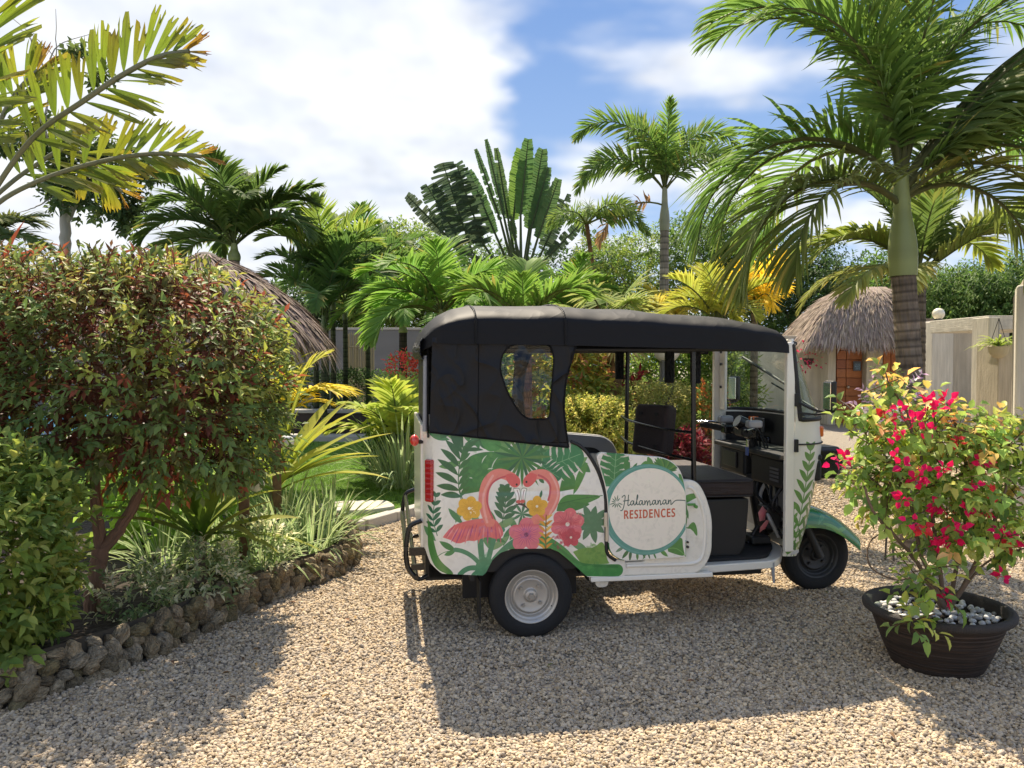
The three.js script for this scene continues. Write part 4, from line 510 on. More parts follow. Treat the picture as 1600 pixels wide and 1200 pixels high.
  part('front_fender', sheet((a, b) => { const t = a, x = lerp(1.60, 2.135, t), crown_ = 0.50 + 0.045 * Math.sin(PI * Math.pow(t, 0.7)) - 0.17 * Math.pow(t, 2.4), u = b * 2 - 1, w = lerp(0.19, 0.12, t * t), drop = 0.13 * lerp(1, 0.55, t); const m = Math.abs(u); return V(x - 0.02 * m * t, crown_ - drop * Math.pow(m, 2.6), Math.sign(u) * w * Math.pow(Math.sin(m * PI / 2), 0.8)); }, 28, 28, null, 0.01), std(0xffffff, 0.22, { map: fArt, clearcoat: 0.8, clearcoatRoughness: 0.08 }), tuk);
  part('fork', join([rod([1.72, 0.55, 0.09], [1.88, 0.22, 0.09], 0.025), rod([1.70, 0.6, 0], [1.62, 0.72, 0], 0.035), rod([1.72, 0.55, -0.09], [1.72, 0.55, 0.09], 0.03)]), M.darkSteel, tuk);
  part('side_stand', rod([1.36, 0.31, 0.5], [1.365, 0.20, 0.51], 0.012, 0.006), M.greyTrim, tuk);
}
{ // ---- wheels
  const spin = (pts, n = 48) => new THREE.LatheGeometry(pts.map((p) => new THREE.Vector2(p[0], p[1])), n).rotateX(PI / 2);
  const tyreP = [[0.132, 0.043], [0.145, 0.053], [0.165, 0.057], [0.185, 0.055], [0.200, 0.049], [0.210, 0.040], [0.2145, 0.030], [0.2145, 0.022], [0.209, 0.019], [0.209, 0.013], [0.215, 0.011], [0.215, 0.003], [0.209, 0.001], [0.209, -0.003], [0.215, -0.006], [0.215, -0.02], [0.210, -0.040], [0.19, -0.055], [0.16, -0.057], [0.132, -0.043]];
  const rimP = [[0.0, 0.036], [0.026, 0.036], [0.030, 0.030], [0.032, 0.018], [0.040, 0.016], [0.060, 0.021], [0.073, 0.020], [0.082, 0.026], [0.090, 0.024], [0.094, 0.012], [0.100, 0.010], [0.106, 0.014], [0.110, 0.026], [0.116, 0.030], [0.120, 0.030], [0.124, 0.040], [0.131, 0.046], [0.137, 0.049], [0.139, 0.046], [0.136, 0.040], [0.128, 0.03], [0.128, -0.04]];
  const tg = spin(tyreP), rg = spin(rimP), wheel = (x, y, z, turn, rimMat, hubs) => {
    const w = part('wheel', tg, M.rubber, tuk, [x, y, z], [0, turn, 0.4]); part('rim', rg, rimMat, w);
    for (let i = 0; i < 4; i++) { const a = i * PI / 2 + 0.5; part('wheel_nut', new THREE.CylinderGeometry(0.009, 0.010, 0.014, 6).rotateX(PI / 2), hubs, w, [Math.cos(a) * 0.062, Math.sin(a) * 0.062, 0.028]); }
    part('hub', new THREE.CylinderGeometry(0.014, 0.018, 0.02, 6).rotateX(PI / 2), hubs, w, [0, 0, 0.044]); part('valve', rod([0.07, -0.085, 0.012], [0.078, -0.095, 0.034], 0.004), M.black, w); return w;
  };
  wheel(0, 0.215, 0.565, 0, M.steel, std([0.38, 0.35, 0.30], 0.5, { metalness: 0.5 })); wheel(0, 0.215, -0.565, PI, M.steel, M.darkSteel);
  wheel(1.885, 0.215, 0, 0, M.darkSteel, M.darkSteel);
}
// ---------------------------------------------------------------- walls, gate, huts, lamps
const stuccoBump = grey(512, 512, (u, v) => 0.5 + 0.5 * tile(u, v, 9, 9, 1, 5) + 0.25 * tile(u, v, 50, 50, 6, 2));
const stain = (a, b) => texture(256, 256, (u, v) => { const k = lerp(a, b, clamp(0.5 + 1.1 * tile(u, v, 4, 3, 9, 5) + 0.7 * tile(u, v, 22, 1.5, 4, 3), 0, 1)); return [k, k * 0.985, k * 0.96]; });
M.stucco = std([0.50, 0.44, 0.33], 0.95, { bumpMap: stuccoBump, bumpScale: 0.006, map: stain(0.66, 1.05) });
M.stuccoPale = std([0.62, 0.58, 0.48], 0.95, { bumpMap: stuccoBump, bumpScale: 0.006, map: stain(0.70, 1.05) });
M.stuccoGrey = std([0.20, 0.20, 0.20], 0.95, { bumpMap: stuccoBump, bumpScale: 0.006, map: stain(0.6, 1.1) });
M.globe = std([0.80, 0.72, 0.52], 0.25, { clearcoat: 0.6 }); M.globeGrey = std([0.55, 0.55, 0.54], 0.4);
const wood = (c, s) => std(c, 0.55, { map: texture(256, 128, (u, v) => { const g = 0.78 + 0.55 * tile(u, v, 2.5, 26, s, 4) + 0.2 * Math.sin(v * 60 + 9 * tile(u, v, 2, 3, s)) * 0.3; return [g, g * 0.93, g * 0.86]; }), clearcoat: 0.2 });
function slabWall(name, label, cat, a, b, h, t, mat, cap) { // a straight wall between two points of the ground
  const L = Math.hypot(b[0] - a[0], b[1] - a[1]), w = thing(name, label, cat, [(a[0] + b[0]) / 2, 0, (a[1] + b[1]) / 2], -Math.atan2(b[1] - a[1], b[0] - a[0]));
  part('wall_body', box(L, h, t, 0, h / 2, 0, 0.01), mat, w); if (cap) part('coping', box(L + 0.04, 0.06, t + 0.06, 0, h + 0.03, 0, 0.01), cap, w); return w;
}
const g2 = (px, d) => [(px - 800) / FOCAL * d, -d];
slabWall('garden_wall', 'long grey rendered wall behind the lawn and pool', 'wall', [-26, -23], [3.2, -22.2], 2.25, 0.2, M.stuccoGrey, M.concrete);
slabWall('low_wall', 'low dark brown wall with a pale coping behind the lawn', 'wall', [-6.4, -14.6], [-0.6, -14.4], 0.46, 0.3, std([0.035, 0.024, 0.02], 0.8), M.concrete);
{ const w = slabWall('pool_step', 'long pale stone step in front of the low dark wall', 'step', [-6.0, -13.9], [-0.7, -13.7], 0.12, 0.5, M.concrete); }
{ // pool
  structure('pool_water', sheetXZ([[-16, -13.2], [-7.4, -13.2], [-7.4, -19], [-16, -19]], 0.12), new THREE.MeshPhysicalMaterial({ color: new THREE.Color().setRGB(0.03, 0.22, 0.42), roughness: 0.05, bumpMap: grey(256, 256, (u, v) => 0.5 + tile(u, v, 8, 8, 3)), bumpScale: 0.03 }));
  const e = thing('pool_edge', 'pale stone edge around the blue pool beyond the hedge', 'pool edge'); part('edge_stone', box(9.2, 0.16, 0.5, -11.7, 0.08, -12.95, 0.02), M.concrete, e); part('edge_stone', box(0.5, 0.16, 6.3, -7.15, 0.08, -16, 0.02), M.concrete, e);
}
{ const b = thing('reed_screen', 'pale upright reed screen leaning on the grey wall', 'screen', at(562, 560, 17.5).setY(0)); const m = [0, 1, 2].map((i) => std([0.42 - i * 0.05, 0.36 - i * 0.04, 0.24 - i * 0.03], 0.9)), cane = new THREE.CylinderGeometry(0.011, 0.012, 1.9, 6); for (let i = 0; i < 34; i++) part('reed', cane, m[(i * 7) % 3], b, [-0.33 + i * 0.0195, 1.02 + 0.02 * ((i * 5) % 4), 0.004 * ((i * 3) % 5)], [0, i, 0.006 * (((i * 11) % 7) - 3)]); for (const y of [0.4, 1.0, 1.7]) part('batten', rod([-0.36, y, 0.03], [0.36, y, 0.03], 0.012), m[2], b); }
{ // stepping stone on the lawn
  const s = plate(outline([[-0.34, -0.2, 0.08], [0.1, -0.27, 0.1], [0.36, -0.12, 0.08], [0.30, 0.2, 0.1], [-0.1, 0.26, 0.1], [-0.36, 0.12, 0.08]]), 0.05, 0.012); s.rotateX(-PI / 2);
  const p = gr(556, 795, 0.05), t = thing('stepping_stone', 'flat pale stepping stone set in the lawn edge', 'stepping stone', [p.x, 0.025, p.z], 0.2); part('slab', s, std([0.46, 0.43, 0.36], 0.9, { bumpMap: stuccoBump, bumpScale: 0.01 }), t);
}
// ---- thatch: many dry strands laid down a slope
function thatch(b, R, foot, dir, across, len, n, c, size = 1) { // foot(u) ... strands from rows down the slope
  for (let i = 0; i < n; i++) { const u = R(), t = Math.pow(R(), 0.9), P = foot(u, t), k = R.r(0.55, 1.15), col = [c[0] * k, c[1] * k * R.r(0.94, 1.03), c[2] * k * R.r(0.85, 1.05)]; const D = dir(u, t).clone(); D.x += R.n() * 0.22; D.z += R.n() * 0.22; D.y += R.r(-0.02, 0.12); b.blade(P, D, across(u), len * R.r(0.45, 1.35), 0.020 * size * R.r(0.5, 1.4), { k: 2, droop: 0.12 + 0.25 * t, fold: 0.3, c0: col, c1: [col[0] * 1.12, col[1] * 1.1, col[2] * 1.08] }); }
}
M.thatch = new THREE.MeshPhysicalMaterial({ vertexColors: true, roughness: 0.95, side: THREE.DoubleSide });
{ // round thatched shelter behind the red shrub
  const R = rng(51), c = at(322, 470, 8.2), S = thing('thatched_shelter', 'thatched sunshade with drooping dry eaves behind the red shrub', 'thatched shelter', [c.x, 0, c.z]);
  const rr = (t) => 0.03 + 1.14 * t, yy = (t) => 2.45 - 0.52 * t - 0.30 * t * t * t, pt = (a, t, o = 0) => V(Math.cos(a) * rr(t), yy(t) + o, Math.sin(a) * rr(t));
  const b = new Build(); thatch(b, R, (u, t) => pt(u * 2 * PI, t * 0.97, 0.045 + R.r(-0.02, 0.02)), (u, t) => pt(u * 2 * PI, Math.min(1, t + 0.05)).sub(pt(u * 2 * PI, t - 0.01)).normalize(), (u) => V(-Math.sin(u * 2 * PI), 0, Math.cos(u * 2 * PI)), 0.34, 9000, [0.25, 0.195, 0.165], 1.1); thatch(b, R, (u, t) => pt(u * 2 * PI, 0.8 + t * 0.2, 0.02), (u, t) => pt(u * 2 * PI, 1.0).sub(pt(u * 2 * PI, 0.9)).normalize().add(V(0, -0.35, 0)), (u) => V(-Math.sin(u * 2 * PI), 0, Math.cos(u * 2 * PI)), 0.36, 1600, [0.30, 0.235, 0.195], 1.2);
  part('thatch', b.geo(), M.thatch, S); part('roof_lining', sheet((a, t) => pt(a * 2 * PI, t), 40, 10, null, 0.02), std([0.10, 0.065, 0.04], 0.95), S);
  part('ridge_cap', new THREE.SphereGeometry(0.16, 18, 10, 0, 2 * PI, 0, 1.6).scale(1, 0.75, 1), std([0.035, 0.026, 0.024], 0.8), S, [0.0, 2.40, 0]);
  for (let i = 0; i < 12; i++) { const a = i * PI / 6; part('rafter', rod(pt(a, 0.02, -0.05), pt(a, 0.96, -0.05), 0.022), std([0.12, 0.07, 0.04], 0.8), S); }
  part('post', rod([0, 0, 0], [0, 2.4, 0], 0.07), std([0.14, 0.075, 0.045], 0.8), S); for (const a of [0.1, 1.7, 3.2, 4.8]) part('brace', rod([0, 1.6, 0], pt(a, 0.5, -0.08), 0.03), std([0.12, 0.07, 0.04], 0.8), S);
}
{ // gate house with thatched roof, doors and pillars, 17 to 18 m away
  const D = 17.6, G = thing('gatehouse', 'beige garden gatehouse with shaggy thatched roof and orange wooden door', 'gatehouse'); const X = (px, d = D) => (px - 800) / FOCAL * d;
  const blk = (px0, px1, h, d0, d1, m, y0 = 0) => { const a = X(px0, d0), b = X(px1, d0); return part('pier', box(b - a, h - y0, d1 - d0, (a + b) / 2, (h + y0) / 2, -(d0 + d1) / 2, 0.012), m, G); };
  part('wall_body', box(X(1298) - X(1150), 1.95, 0.25, (X(1298) + X(1150)) / 2, 0.975, -D - 0.3, 0.01), M.stuccoPale, G);
  blk(1294, 1306, 1.95, D - 0.25, D + 0.25, M.stuccoPale); blk(1354, 1379, 2.1, D - 0.25, D + 0.3, M.stuccoPale); blk(1437, 1452, 2.05, D - 0.1, D + 0.4, M.stucco);
  part('lintel', box(X(1440) - X(1300), 0.2, 0.3, (X(1440) + X(1300)) / 2, 1.93, -D - 0.05, 0.01), M.stuccoPale, G);
  const tones = [[0.50, 0.17, 0.045], [0.56, 0.20, 0.055], [0.42, 0.135, 0.04], [0.52, 0.19, 0.06]].map((c, i) => wood(c, i * 3 + 1));
  const door = (px0, px1, nRow, cols) => { const d = new THREE.Group(); d.name = 'door'; G.add(d); const a = X(px0), b = X(px1), h = 1.80, w = b - a; part('door_board', box(w, h, 0.04, (a + b) / 2, h / 2 + 0.02, -D - 0.02), wood([0.16, 0.05, 0.02], 9), d); let x = a; cols.forEach((f, ci) => { const cw = w * f; for (let r = 0; r < nRow; r++) part('plank', box(cw - 0.012, h / nRow - 0.012, 0.035, x + cw / 2, 0.02 + h * (r + 0.5) / nRow, -D + 0.015 + 0.008 * ((r * 5 + ci * 3) % 3), 0.005), tones[(r * 3 + ci * 2 + (ci === 2 ? (r % 2) * 2 : 0)) % 4], d); x += cw; }); return d; };
  const d1 = door(1306, 1354, 9, [0.31, 0.52, 0.17]); d1.userData.label = 'orange wooden plank door under the thatch'; part('handle', join([rod([X(1322), 0.82, -D + 0.04], [X(1322), 0.82, -D + 0.10], 0.016), new THREE.SphereGeometry(0.035, 14, 10).translate(X(1322), 0.82, -D + 0.12)]), std([0.5, 0.45, 0.38], 0.3, { metalness: 0.8 }), d1);
  const pq = part('plaque', box(0.17, 0.21, 0.02, X(1337), 1.28, -D + 0.07, 0.005), std([0.08, 0.10, 0.13], 0.4), d1); part('plaque_print', box(0.12, 0.13, 0.006, X(1337), 1.27, -D + 0.084), std([0.26, 0.42, 0.55], 0.5, { map: texture(32, 32, (u, v) => { const k = 0.5 + 0.6 * perlin(u * 5, v * 5, 3); return [k, k, k * 1.1]; }) }), pq);
  const d2 = door(1379, 1437, 1, [0.2, 0.2, 0.2, 0.2, 0.2]); d2.userData.label = 'plain wooden side gate behind the palm trunk';
  part('meter_box', box(0.26, 0.36, 0.12, X(1384), 1.98, -D + 0.2, 0.01), std([0.55, 0.58, 0.62], 0.4), G); part('beam', rod([X(1350), 1.95, -D + 0.7], [X(1440), 2.25, -D - 0.6], 0.05), wood([0.2, 0.16, 0.12], 4), G); part('beam', rod([X(1366), 1.75, -D + 0.35], [X(1345), 2.05, -D + 0.35], 0.04), wood([0.2, 0.16, 0.12], 5), G); part('fascia', box(X(1440) - X(1368), 0.12, 0.06, (X(1440) + X(1368)) / 2, 2.24, -D + 0.45), wood([0.24, 0.19, 0.14], 6), G);
  // hipped thatch
  const x0 = X(1247), x1 = X(1410), zf = -D + 0.75, zb = -D - 1.3, ye = 1.82, yr = 3.02, rx0 = X(1335), rx1 = X(1392), zr = -D - 0.3, R = rng(52), b = new Build(), ln = [];
  const slopes = [[V(x0, ye, zf), V(x1, ye, zf), V(rx0, yr, zr), V(rx1, yr, zr), 12500], [V(x0, ye, zb), V(x0, ye, zf), V(rx0, yr, zr), V(rx0, yr, zr), 4200], [V(x1, ye, zf), V(x1, ye, zb), V(rx1, yr, zr), V(rx1, yr, zr), 2500], [V(x1, ye, zb), V(x0, ye, zb), V(rx1, yr, zr), V(rx0, yr, zr), 1500]];
  for (const [e0, e1, r0, r1, n] of slopes) {
    const P = (u, t) => r0.clone().lerp(r1, u).lerp(e0.clone().lerp(e1, u), t).add(V(0, 0.22 * Math.sin(PI * t) * 0.9 + 0.03, 0));
    thatch(b, R, (u, t) => P(u, t * 1.0), (u, t) => P(u, t + 0.03).sub(P(u, t - 0.03)).normalize(), () => e1.clone().sub(e0).normalize(), 0.34, n, [0.33, 0.265, 0.215], 1.5);
    ln.push(sheet((u, t) => P(u, t).add(V(0, -0.05, 0)), 8, 8, null, 0.02));
  }
  part('thatch', b.geo(), M.thatch, G); part('roof_lining', join(ln), std([0.13, 0.10, 0.075], 0.95), G);
}
{ // courtyard wall right of the gate, with pillar, flat canopy and a nearer stepped end
  const w1 = thing('courtyard_wall', 'beige rendered wall and pillar with a globe lamp beside the gatehouse', 'wall'), X = (px, d) => (px - 800) / FOCAL * d;
  part('wall_body', box(X(1580, 16) - X(1468, 16), 2.1, 0.25, (X(1580, 16) + X(1468, 16)) / 2, 1.05, -16.2, 0.01), M.stucco, w1); part('pier', box(0.42, 2.16, 0.5, X(1466, 15.8), 1.08, -15.9, 0.015), M.stuccoPale, w1); part('pier_edge', box(0.2, 2.05, 0.3, X(1491, 15.8), 1.03, -15.95, 0.012), M.stucco, w1); part('coping', box(0.95, 0.07, 0.36, X(1493, 16), 2.16, -16.15, 0.012), M.concrete, w1);
  const w2 = thing('boundary_wall', 'tall beige stepped wall end with flat canopy along the right side of the drive', 'wall');
  part('canopy_slab', box(1.1, 0.2, 1.6, X(1551, 12.2), 1.42 + (562 - 508) / FOCAL * 12.2, -12.2, 0.01), M.stuccoPale, w2);
  part('pier', box(0.16, 2.0, 0.4, X(1546, 11), 1.0, -11.1, 0.012), M.stuccoPale, w2); part('pier', box(0.24, 1.62, 0.5, X(1563, 10.6), 0.81, -10.7, 0.012), M.stucco, w2);
  const along = Math.atan2(9.0 - 6.8, 5.64 - 4.36), run = (x, h, t, s0, s1, m) => part('wall_body', box(s1 - s0, h, t, (s0 + s1) / 2, h / 2, 0, 0.03), m, w2, [4.36 + x, 0, -6.8], [0, along, 0]);
  run(0.16, 2.15, 0.30, 0.1, 2.6, M.stucco); run(0.12, 2.05, 0.36, -0.16, 0.16, M.stuccoPale); run(0.2, 0.4, 0.46, -0.2, 0.2, M.stuccoPale);
  part('wall_body', box(5.0, 2.05, 0.28, 2.6, 1.025, 0, 0.02), M.stuccoPale, w2, [4.5, 0, -6.6], [0, 0, 0]);
  const lamp = (p, r, label) => { const L = thing('globe_lamp', label, 'lamp', p, 0, ''); delete L.userData.group; part('globe', new THREE.SphereGeometry(r, 24, 18), M.globe, L, [0, r + 0.05, 0]); part('base', new THREE.CylinderGeometry(r * 0.55, r * 0.6, 0.07, 18), M.darkSteel, L, [0, 0.035, 0]); return L; };
  lamp([X(1467, 15.8), 2.16, -15.85], 0.115, 'cream globe lamp on the pillar beside the gatehouse'); lamp([4.50, 2.05, -6.8], 0.085, 'cream globe lamp on the wall end at the edge of the view');
}
{ // lamp post behind the rickshaw, and the two wooden bollards with ball lights
  const p = at(1042, 560, 11), L = thing('lamp_post', 'grey post carrying a round white lamp seen through the rickshaw', 'lamp', [p.x, 0, p.z]); part('post', box(0.17, 1.42, 0.17, 0, 0.71, 0, 0.015), M.stuccoGrey, L); part('globe', new THREE.SphereGeometry(0.185, 24, 18), std([0.8, 0.79, 0.76], 0.3), L, [0, 1.56, 0]);
  const timber = wood([0.17, 0.085, 0.04], 12);
  for (const [px, py, d, s, lab] of [[432, 690, 5.9, 1, 'slim wooden bollard with a grey ball light, behind the red shrub'], [381, 755, 5.0, 1, 'lower wooden bollard with a grey ball light, in the variegated grass']]) { const q = at(px, py, d), b = thing('garden_bollard', lab, 'garden light', [q.x, 0, q.z], 0.3); part('post', box(0.065, q.y + 0.06, 0.065, 0, (q.y + 0.06) / 2, 0, 0.008), timber, b); part('globe', new THREE.SphereGeometry(0.052, 18, 14), M.globeGrey, b, [0.075, q.y, 0.03]); part('bracket', rod([0.02, q.y - 0.03, 0], [0.075, q.y - 0.045, 0.03], 0.012), M.darkSteel, b); }
}
// ---------------------------------------------------------------- plants
const leafMat = (t = 0.35, coat = 0.35, cr = 0.42) => new THREE.MeshPhysicalMaterial({ vertexColors: true, roughness: 0.95, transmission: t, thickness: 0, specularIntensity: 0.2, clearcoat: coat, clearcoatRoughness: cr, side: THREE.DoubleSide });
M.leaf = leafMat(0.55, 0.2); M.leafThin = leafMat(0.5, 0.15, 0.5); M.leafGloss = leafMat(0.45, 0.35, 0.42);
M.bark = std([0.22, 0.17, 0.13], 0.95, { bumpMap: grey(256, 256, (u, v) => 0.5 + tile(u, v, 14, 5, 3, 5)), bumpScale: 0.02 });
M.palmBark = new THREE.MeshPhysicalMaterial({ vertexColors: true, map: texture(256, 512, (u, v) => { const k = 0.85 + 0.7 * tile(u, v, 16, 20, 3, 4) + 0.4 * tile(u, v, 3, 6, 8, 3); return [k, k * 0.98, k * 0.95]; }), roughness: 0.95, bumpMap: grey(256, 256, (u, v) => 0.5 + tile(u, v, 18, 8, 5, 5)), bumpScale: 0.03 });
const GAIN = 2.05; // survey tones were read in half shade
const vary = (c, R, k = 0.2) => { const s = (1 + R.n() * k) * GAIN; return [c[0] * s * (1.06 + R.n() * 0.1), c[1] * s, c[2] * s * (1 + R.n() * 0.15)]; };
// a feather leaf: the midrib leaves the origin along +x at angle a0 and ends at angle a1 (degrees above level)
function frond(o, seed) {
  const R = rng(seed), b = new Build(), { len = 2, a0 = 50, a1 = -40, n = 44, leaf = 0.5, wid = 0.045, lift = 25, droop = 0.6, col = [0.055, 0.11, 0.02], tip = null, rib = [0.16, 0.19, 0.06], plume = false, stalk = 0.16, k = 3, fold = 0.3, sway = 0.1, ribR = 0.014, bend = 1.35 } = o;
  const N = 22, pts = [V(0, 0, 0)]; let z = 0; for (let i = 0; i < N; i++) { const a = rad(lerp(a0, a1, Math.pow((i + 0.5) / N, bend))); z += sway * Math.pow(i / N, 1.5) * len / N; pts.push(pts[i].clone().add(V(Math.cos(a) * len / N, Math.sin(a) * len / N, 0)).setZ(z)); }
  const c = new THREE.CatmullRomCurve3(pts), e = tip ?? [col[0] * 1.5, col[1] * 1.25, col[2] * 1.1];
  b.tube(c.getPoints(12), (t) => ribR * (1 - t) + 0.003, 5, rib);
  for (let i = 0; i < n; i++) for (const s of [1, -1]) {
    const t = clamp(stalk + (1 - stalk) * (i + 0.5 + R.n() * 0.25) / n, 0, 0.999), q = (t - stalk) / (1 - stalk), P = c.getPoint(t), T = c.getTangent(t), U = V(-T.y, T.x, 0).normalize(), S = V(0, 0, s).addScaledVector(T, -T.z * s).normalize();
    const al = rad(lerp(68, 22, Math.pow(q, 1.3)) + R.n() * 7), v = rad(plume ? R.r(-80, 85) : lift + R.n() * 9), L = leaf * Math.pow(Math.sin(PI * (0.17 + 0.79 * q)), 0.65) * R.r(0.85, 1.1);
    const D = T.clone().multiplyScalar(Math.cos(al)).addScaledVector(S, Math.sin(al) * Math.cos(v)).addScaledVector(U, Math.sin(al) * Math.sin(v)), Bd = T.clone().addScaledVector(D, -T.dot(D)).normalize();
    const k0 = vary(col, R, 0.22), k1 = vary(R() < 0.04 ? [0.2, 0.17, 0.04] : e, R, 0.22);
    b.blade(P, D, Bd, L, wid * R.r(0.8, 1.15), { k, droop: droop * R.r(0.5, 1.4), fold, c0: k0, c1: k1 });
  }
  return b.geo();
}
function ringed(h, r0, r1, lean, R, c0, c1, rings = 26) { // palm trunk with leaf scars
  const b = new Build(), pts = [], n = rings * 4; for (let i = 0; i <= n; i++) { const t = i / n; pts.push(V(lean[0] * t * t, h * t, lean[1] * t * t)); }
  b.tube(pts, (t) => { const f = (t * rings + 0.35 * perlin(t * 9, 4, r0 * 50)) % 1; return lerp(r0, r1, Math.pow(t, 0.7)) * (1 + 0.25 * Math.exp(-t * 9)) * (1 + 0.035 * (f < 0.2 ? 1 : f > 0.75 ? -0.6 : 0)) * (1 + 0.03 * perlin(t * 40, 1, 2)); }, 16, (t) => { const f = (t * rings + 0.35 * perlin(t * 9, 4, r0 * 50)) % 1, k = (f < 0.25 ? 0.45 : f > 0.8 ? 1.25 : 1) * (0.9 + 0.7 * perlin(t * 19, 3, 1)); return [lerp(c0[0], c1[0], t) * k, lerp(c0[1], c1[1], t) * k, lerp(c0[2], c1[2], t) * k]; });
  return b.geo();
}
// fronds: [azimuth, form]; azimuth 0 = +x, 90 = away from the drive, 180 = -x
function palm(name, label, base, h, o) {
  const R = rng(o.seed), p = thing(name, label, 'palm tree', base, 0, o.group), lean = o.lean ?? [0, 0], forms = o.forms.map((f, i) => frond(f, o.seed * 31 + i)), mat = o.mat ?? M.leaf;
  if (h > 0.05) part('trunk', ringed(h, o.r0, o.r1, lean, R, o.bark ?? [0.20, 0.16, 0.12], o.bark2 ?? [0.26, 0.22, 0.17], o.rings ?? 24), M.palmBark, p);
  let top = V(lean[0], h, lean[1]);
  if (o.shaft) { const b = new Build(), q = []; for (let i = 0; i <= 16; i++) q.push(top.clone().add(V(lean[0] * 0.25 * i / 16, o.shaft * i / 16, lean[1] * 0.25 * i / 16))); const sc = o.shaftCol ?? [0.24, 0.27, 0.09]; b.tube(q, (t) => o.r1 * (1.0 + 0.30 * Math.sin(PI * Math.min(1, t * 1.5 + 0.1)) * (t < 0.6 ? 1 : 0.9) - 0.42 * t), 16, (t) => { const k = 0.85 + 0.3 * perlin(t * 6, 2, 7) + 0.1 * t; return [sc[0] * k, sc[1] * k, sc[2] * k]; }); part('crownshaft', b.geo(), std([1, 1, 1], 0.45, { vertexColors: true, bumpMap: fabricBump, bumpScale: 0.003 }), p); top = q[16].clone().add(V(0, -0.06, 0)); }
  o.fronds.forEach(([az, f, s = 1, dy = 0]) => part('frond', forms[f], mat, p, top.clone().add(V(0, dy, 0)), [0, rad(az), 0], s));
  if (o.spear) { const b = new Build(); for (let i = 0; i < 3; i++) b.blade(top.clone(), V(R.n() * 0.08, 1, R.n() * 0.08), V(1, 0, i - 1), o.spear * (1 - 0.2 * i), 0.05, { k: 4, fold: 0.8, c0: [0.13, 0.19, 0.04] }); part('spear_leaf', b.geo(), mat, p); }
  return p;
}
// leaves set in sprays on short twigs; where(R) gives a point and the way outwards
function sprays(b, R, { n, per = 7, where, len, wid, cols, spread = 0.12, fine = false, hang = 0.1, fold = 0.22, twig = null }) {
  for (let i = 0; i < n; i++) {
    const { p, out, c: tone } = where(R), d = out.clone().add(V(R.n() * 0.5, R.n() * 0.4 + 0.25, R.n() * 0.5)).normalize(), base = tone ?? R.pick(cols), ax = V(R.n(), R.n(), R.n()).cross(d).normalize();
    if (twig && R() < twig.share) b.blade(p.clone().addScaledVector(d, -spread * 1.2), d, ax, spread * 1.8, 0.006, { k: 1, fold: 0.5, c0: twig.col, prof: () => 1 });
    for (let j = 0; j < per; j++) {
      const t = j / per, q = p.clone().addScaledVector(d, (t - 0.3) * spread), ld = d.clone().multiplyScalar(0.55 + 0.5 * t).add(ax.clone().applyAxisAngle(d, j * 2.4 + R.n() * 0.4).multiplyScalar(0.8)); ld.y -= hang * (1 + R()); ld.normalize();
      const nrm = d.clone().multiplyScalar(0.6).add(V(R.n() * 0.3, 0.7, R.n() * 0.3)).normalize(); if (Math.abs(nrm.dot(ld)) > 0.97) nrm.x += 0.5;
      b.leaf(q, ld, nrm, len * R.r(0.65, 1.25), wid * R.r(0.75, 1.2), vary(base, R, 0.22), fine, fold);
    }
  }
}
// points near the surface of a lumpy rounded box
function lump(c, r, pow = 3, depth = 0.25, rough = 0.16, seed = 1, cols = null, low = -1) {
  return (R) => { for (;;) { const d = V(R.n(), R.n(), R.n()).normalize(), m = Math.pow(Math.pow(Math.abs(d.x), pow) + Math.pow(Math.abs(d.y), pow) + Math.pow(Math.abs(d.z), pow), -1 / pow), k = m * (1 + rough * 2 * fbm(d.x * 2.2 + seed, d.y * 2.2, d.z * 2.2 + seed, 3)), s = 1 - depth * Math.pow(R(), 1.6); if (d.y * m < low) continue; return { p: V(c.x + d.x * k * r.x * s, c.y + d.y * k * r.y * s, c.z + d.z * k * r.z * s), out: d, s, c: cols ? cols(R, s, d) : null }; } };
}
function limb(pts, r0, r1, sides = 8, wob = 0.03, R = rng(1)) { const c = new THREE.CatmullRomCurve3(pts), q = c.getPoints(pts.length * 6).map((p) => p.add(V(R.n() * wob * r0, 0, R.n() * wob * r0))), b = new Build(); b.tube(q, (t) => lerp(r0, r1, t), sides, [1, 1, 1]); const g = b.geo(); g.deleteAttribute('color'); return g; }
function tree(name, label, base, o) { // trunk with limbs, crown of several masses of leaves
  const R = rng(o.seed), t = thing(name, label, 'tree', base, 0, o.group), b = new Build(), list = [];
  const top = V(0, o.h, 0); list.push(limb([V(0, 0, 0), V(R.n() * 0.1, o.h * 0.5, R.n() * 0.1), top], o.r, o.r * 0.6, 9, 0.1, R));
  for (const [x, y, z] of o.crown) list.push(limb([top.clone().setY(o.h * R.r(0.75, 1)), V(x * 0.5, lerp(o.h, y, 0.6), z * 0.5), V(x, y, z)], o.r * 0.45, o.r * 0.12, 6, 0.1, R));
  part('trunk', join(list), o.bark ?? M.bark, t);
  const vol = o.crown.reduce((s, c) => s + c[3] * c[3], 0);
  for (const [x, y, z, r, sq = 0.85] of o.crown) sprays(b, R, { n: Math.round(o.n * r * r / vol), per: 6, where: lump(V(x, y, z), V(r, r * sq, r), 2.2, 0.6, 0.35, o.seed + x), len: o.leaf, wid: o.leaf * (o.slim ?? 0.45), cols: o.cols, spread: o.leaf * 2.2, hang: o.hang ?? 0.2 });
  part('crown', b.geo(), o.mat ?? M.leaf, t); return t;
}
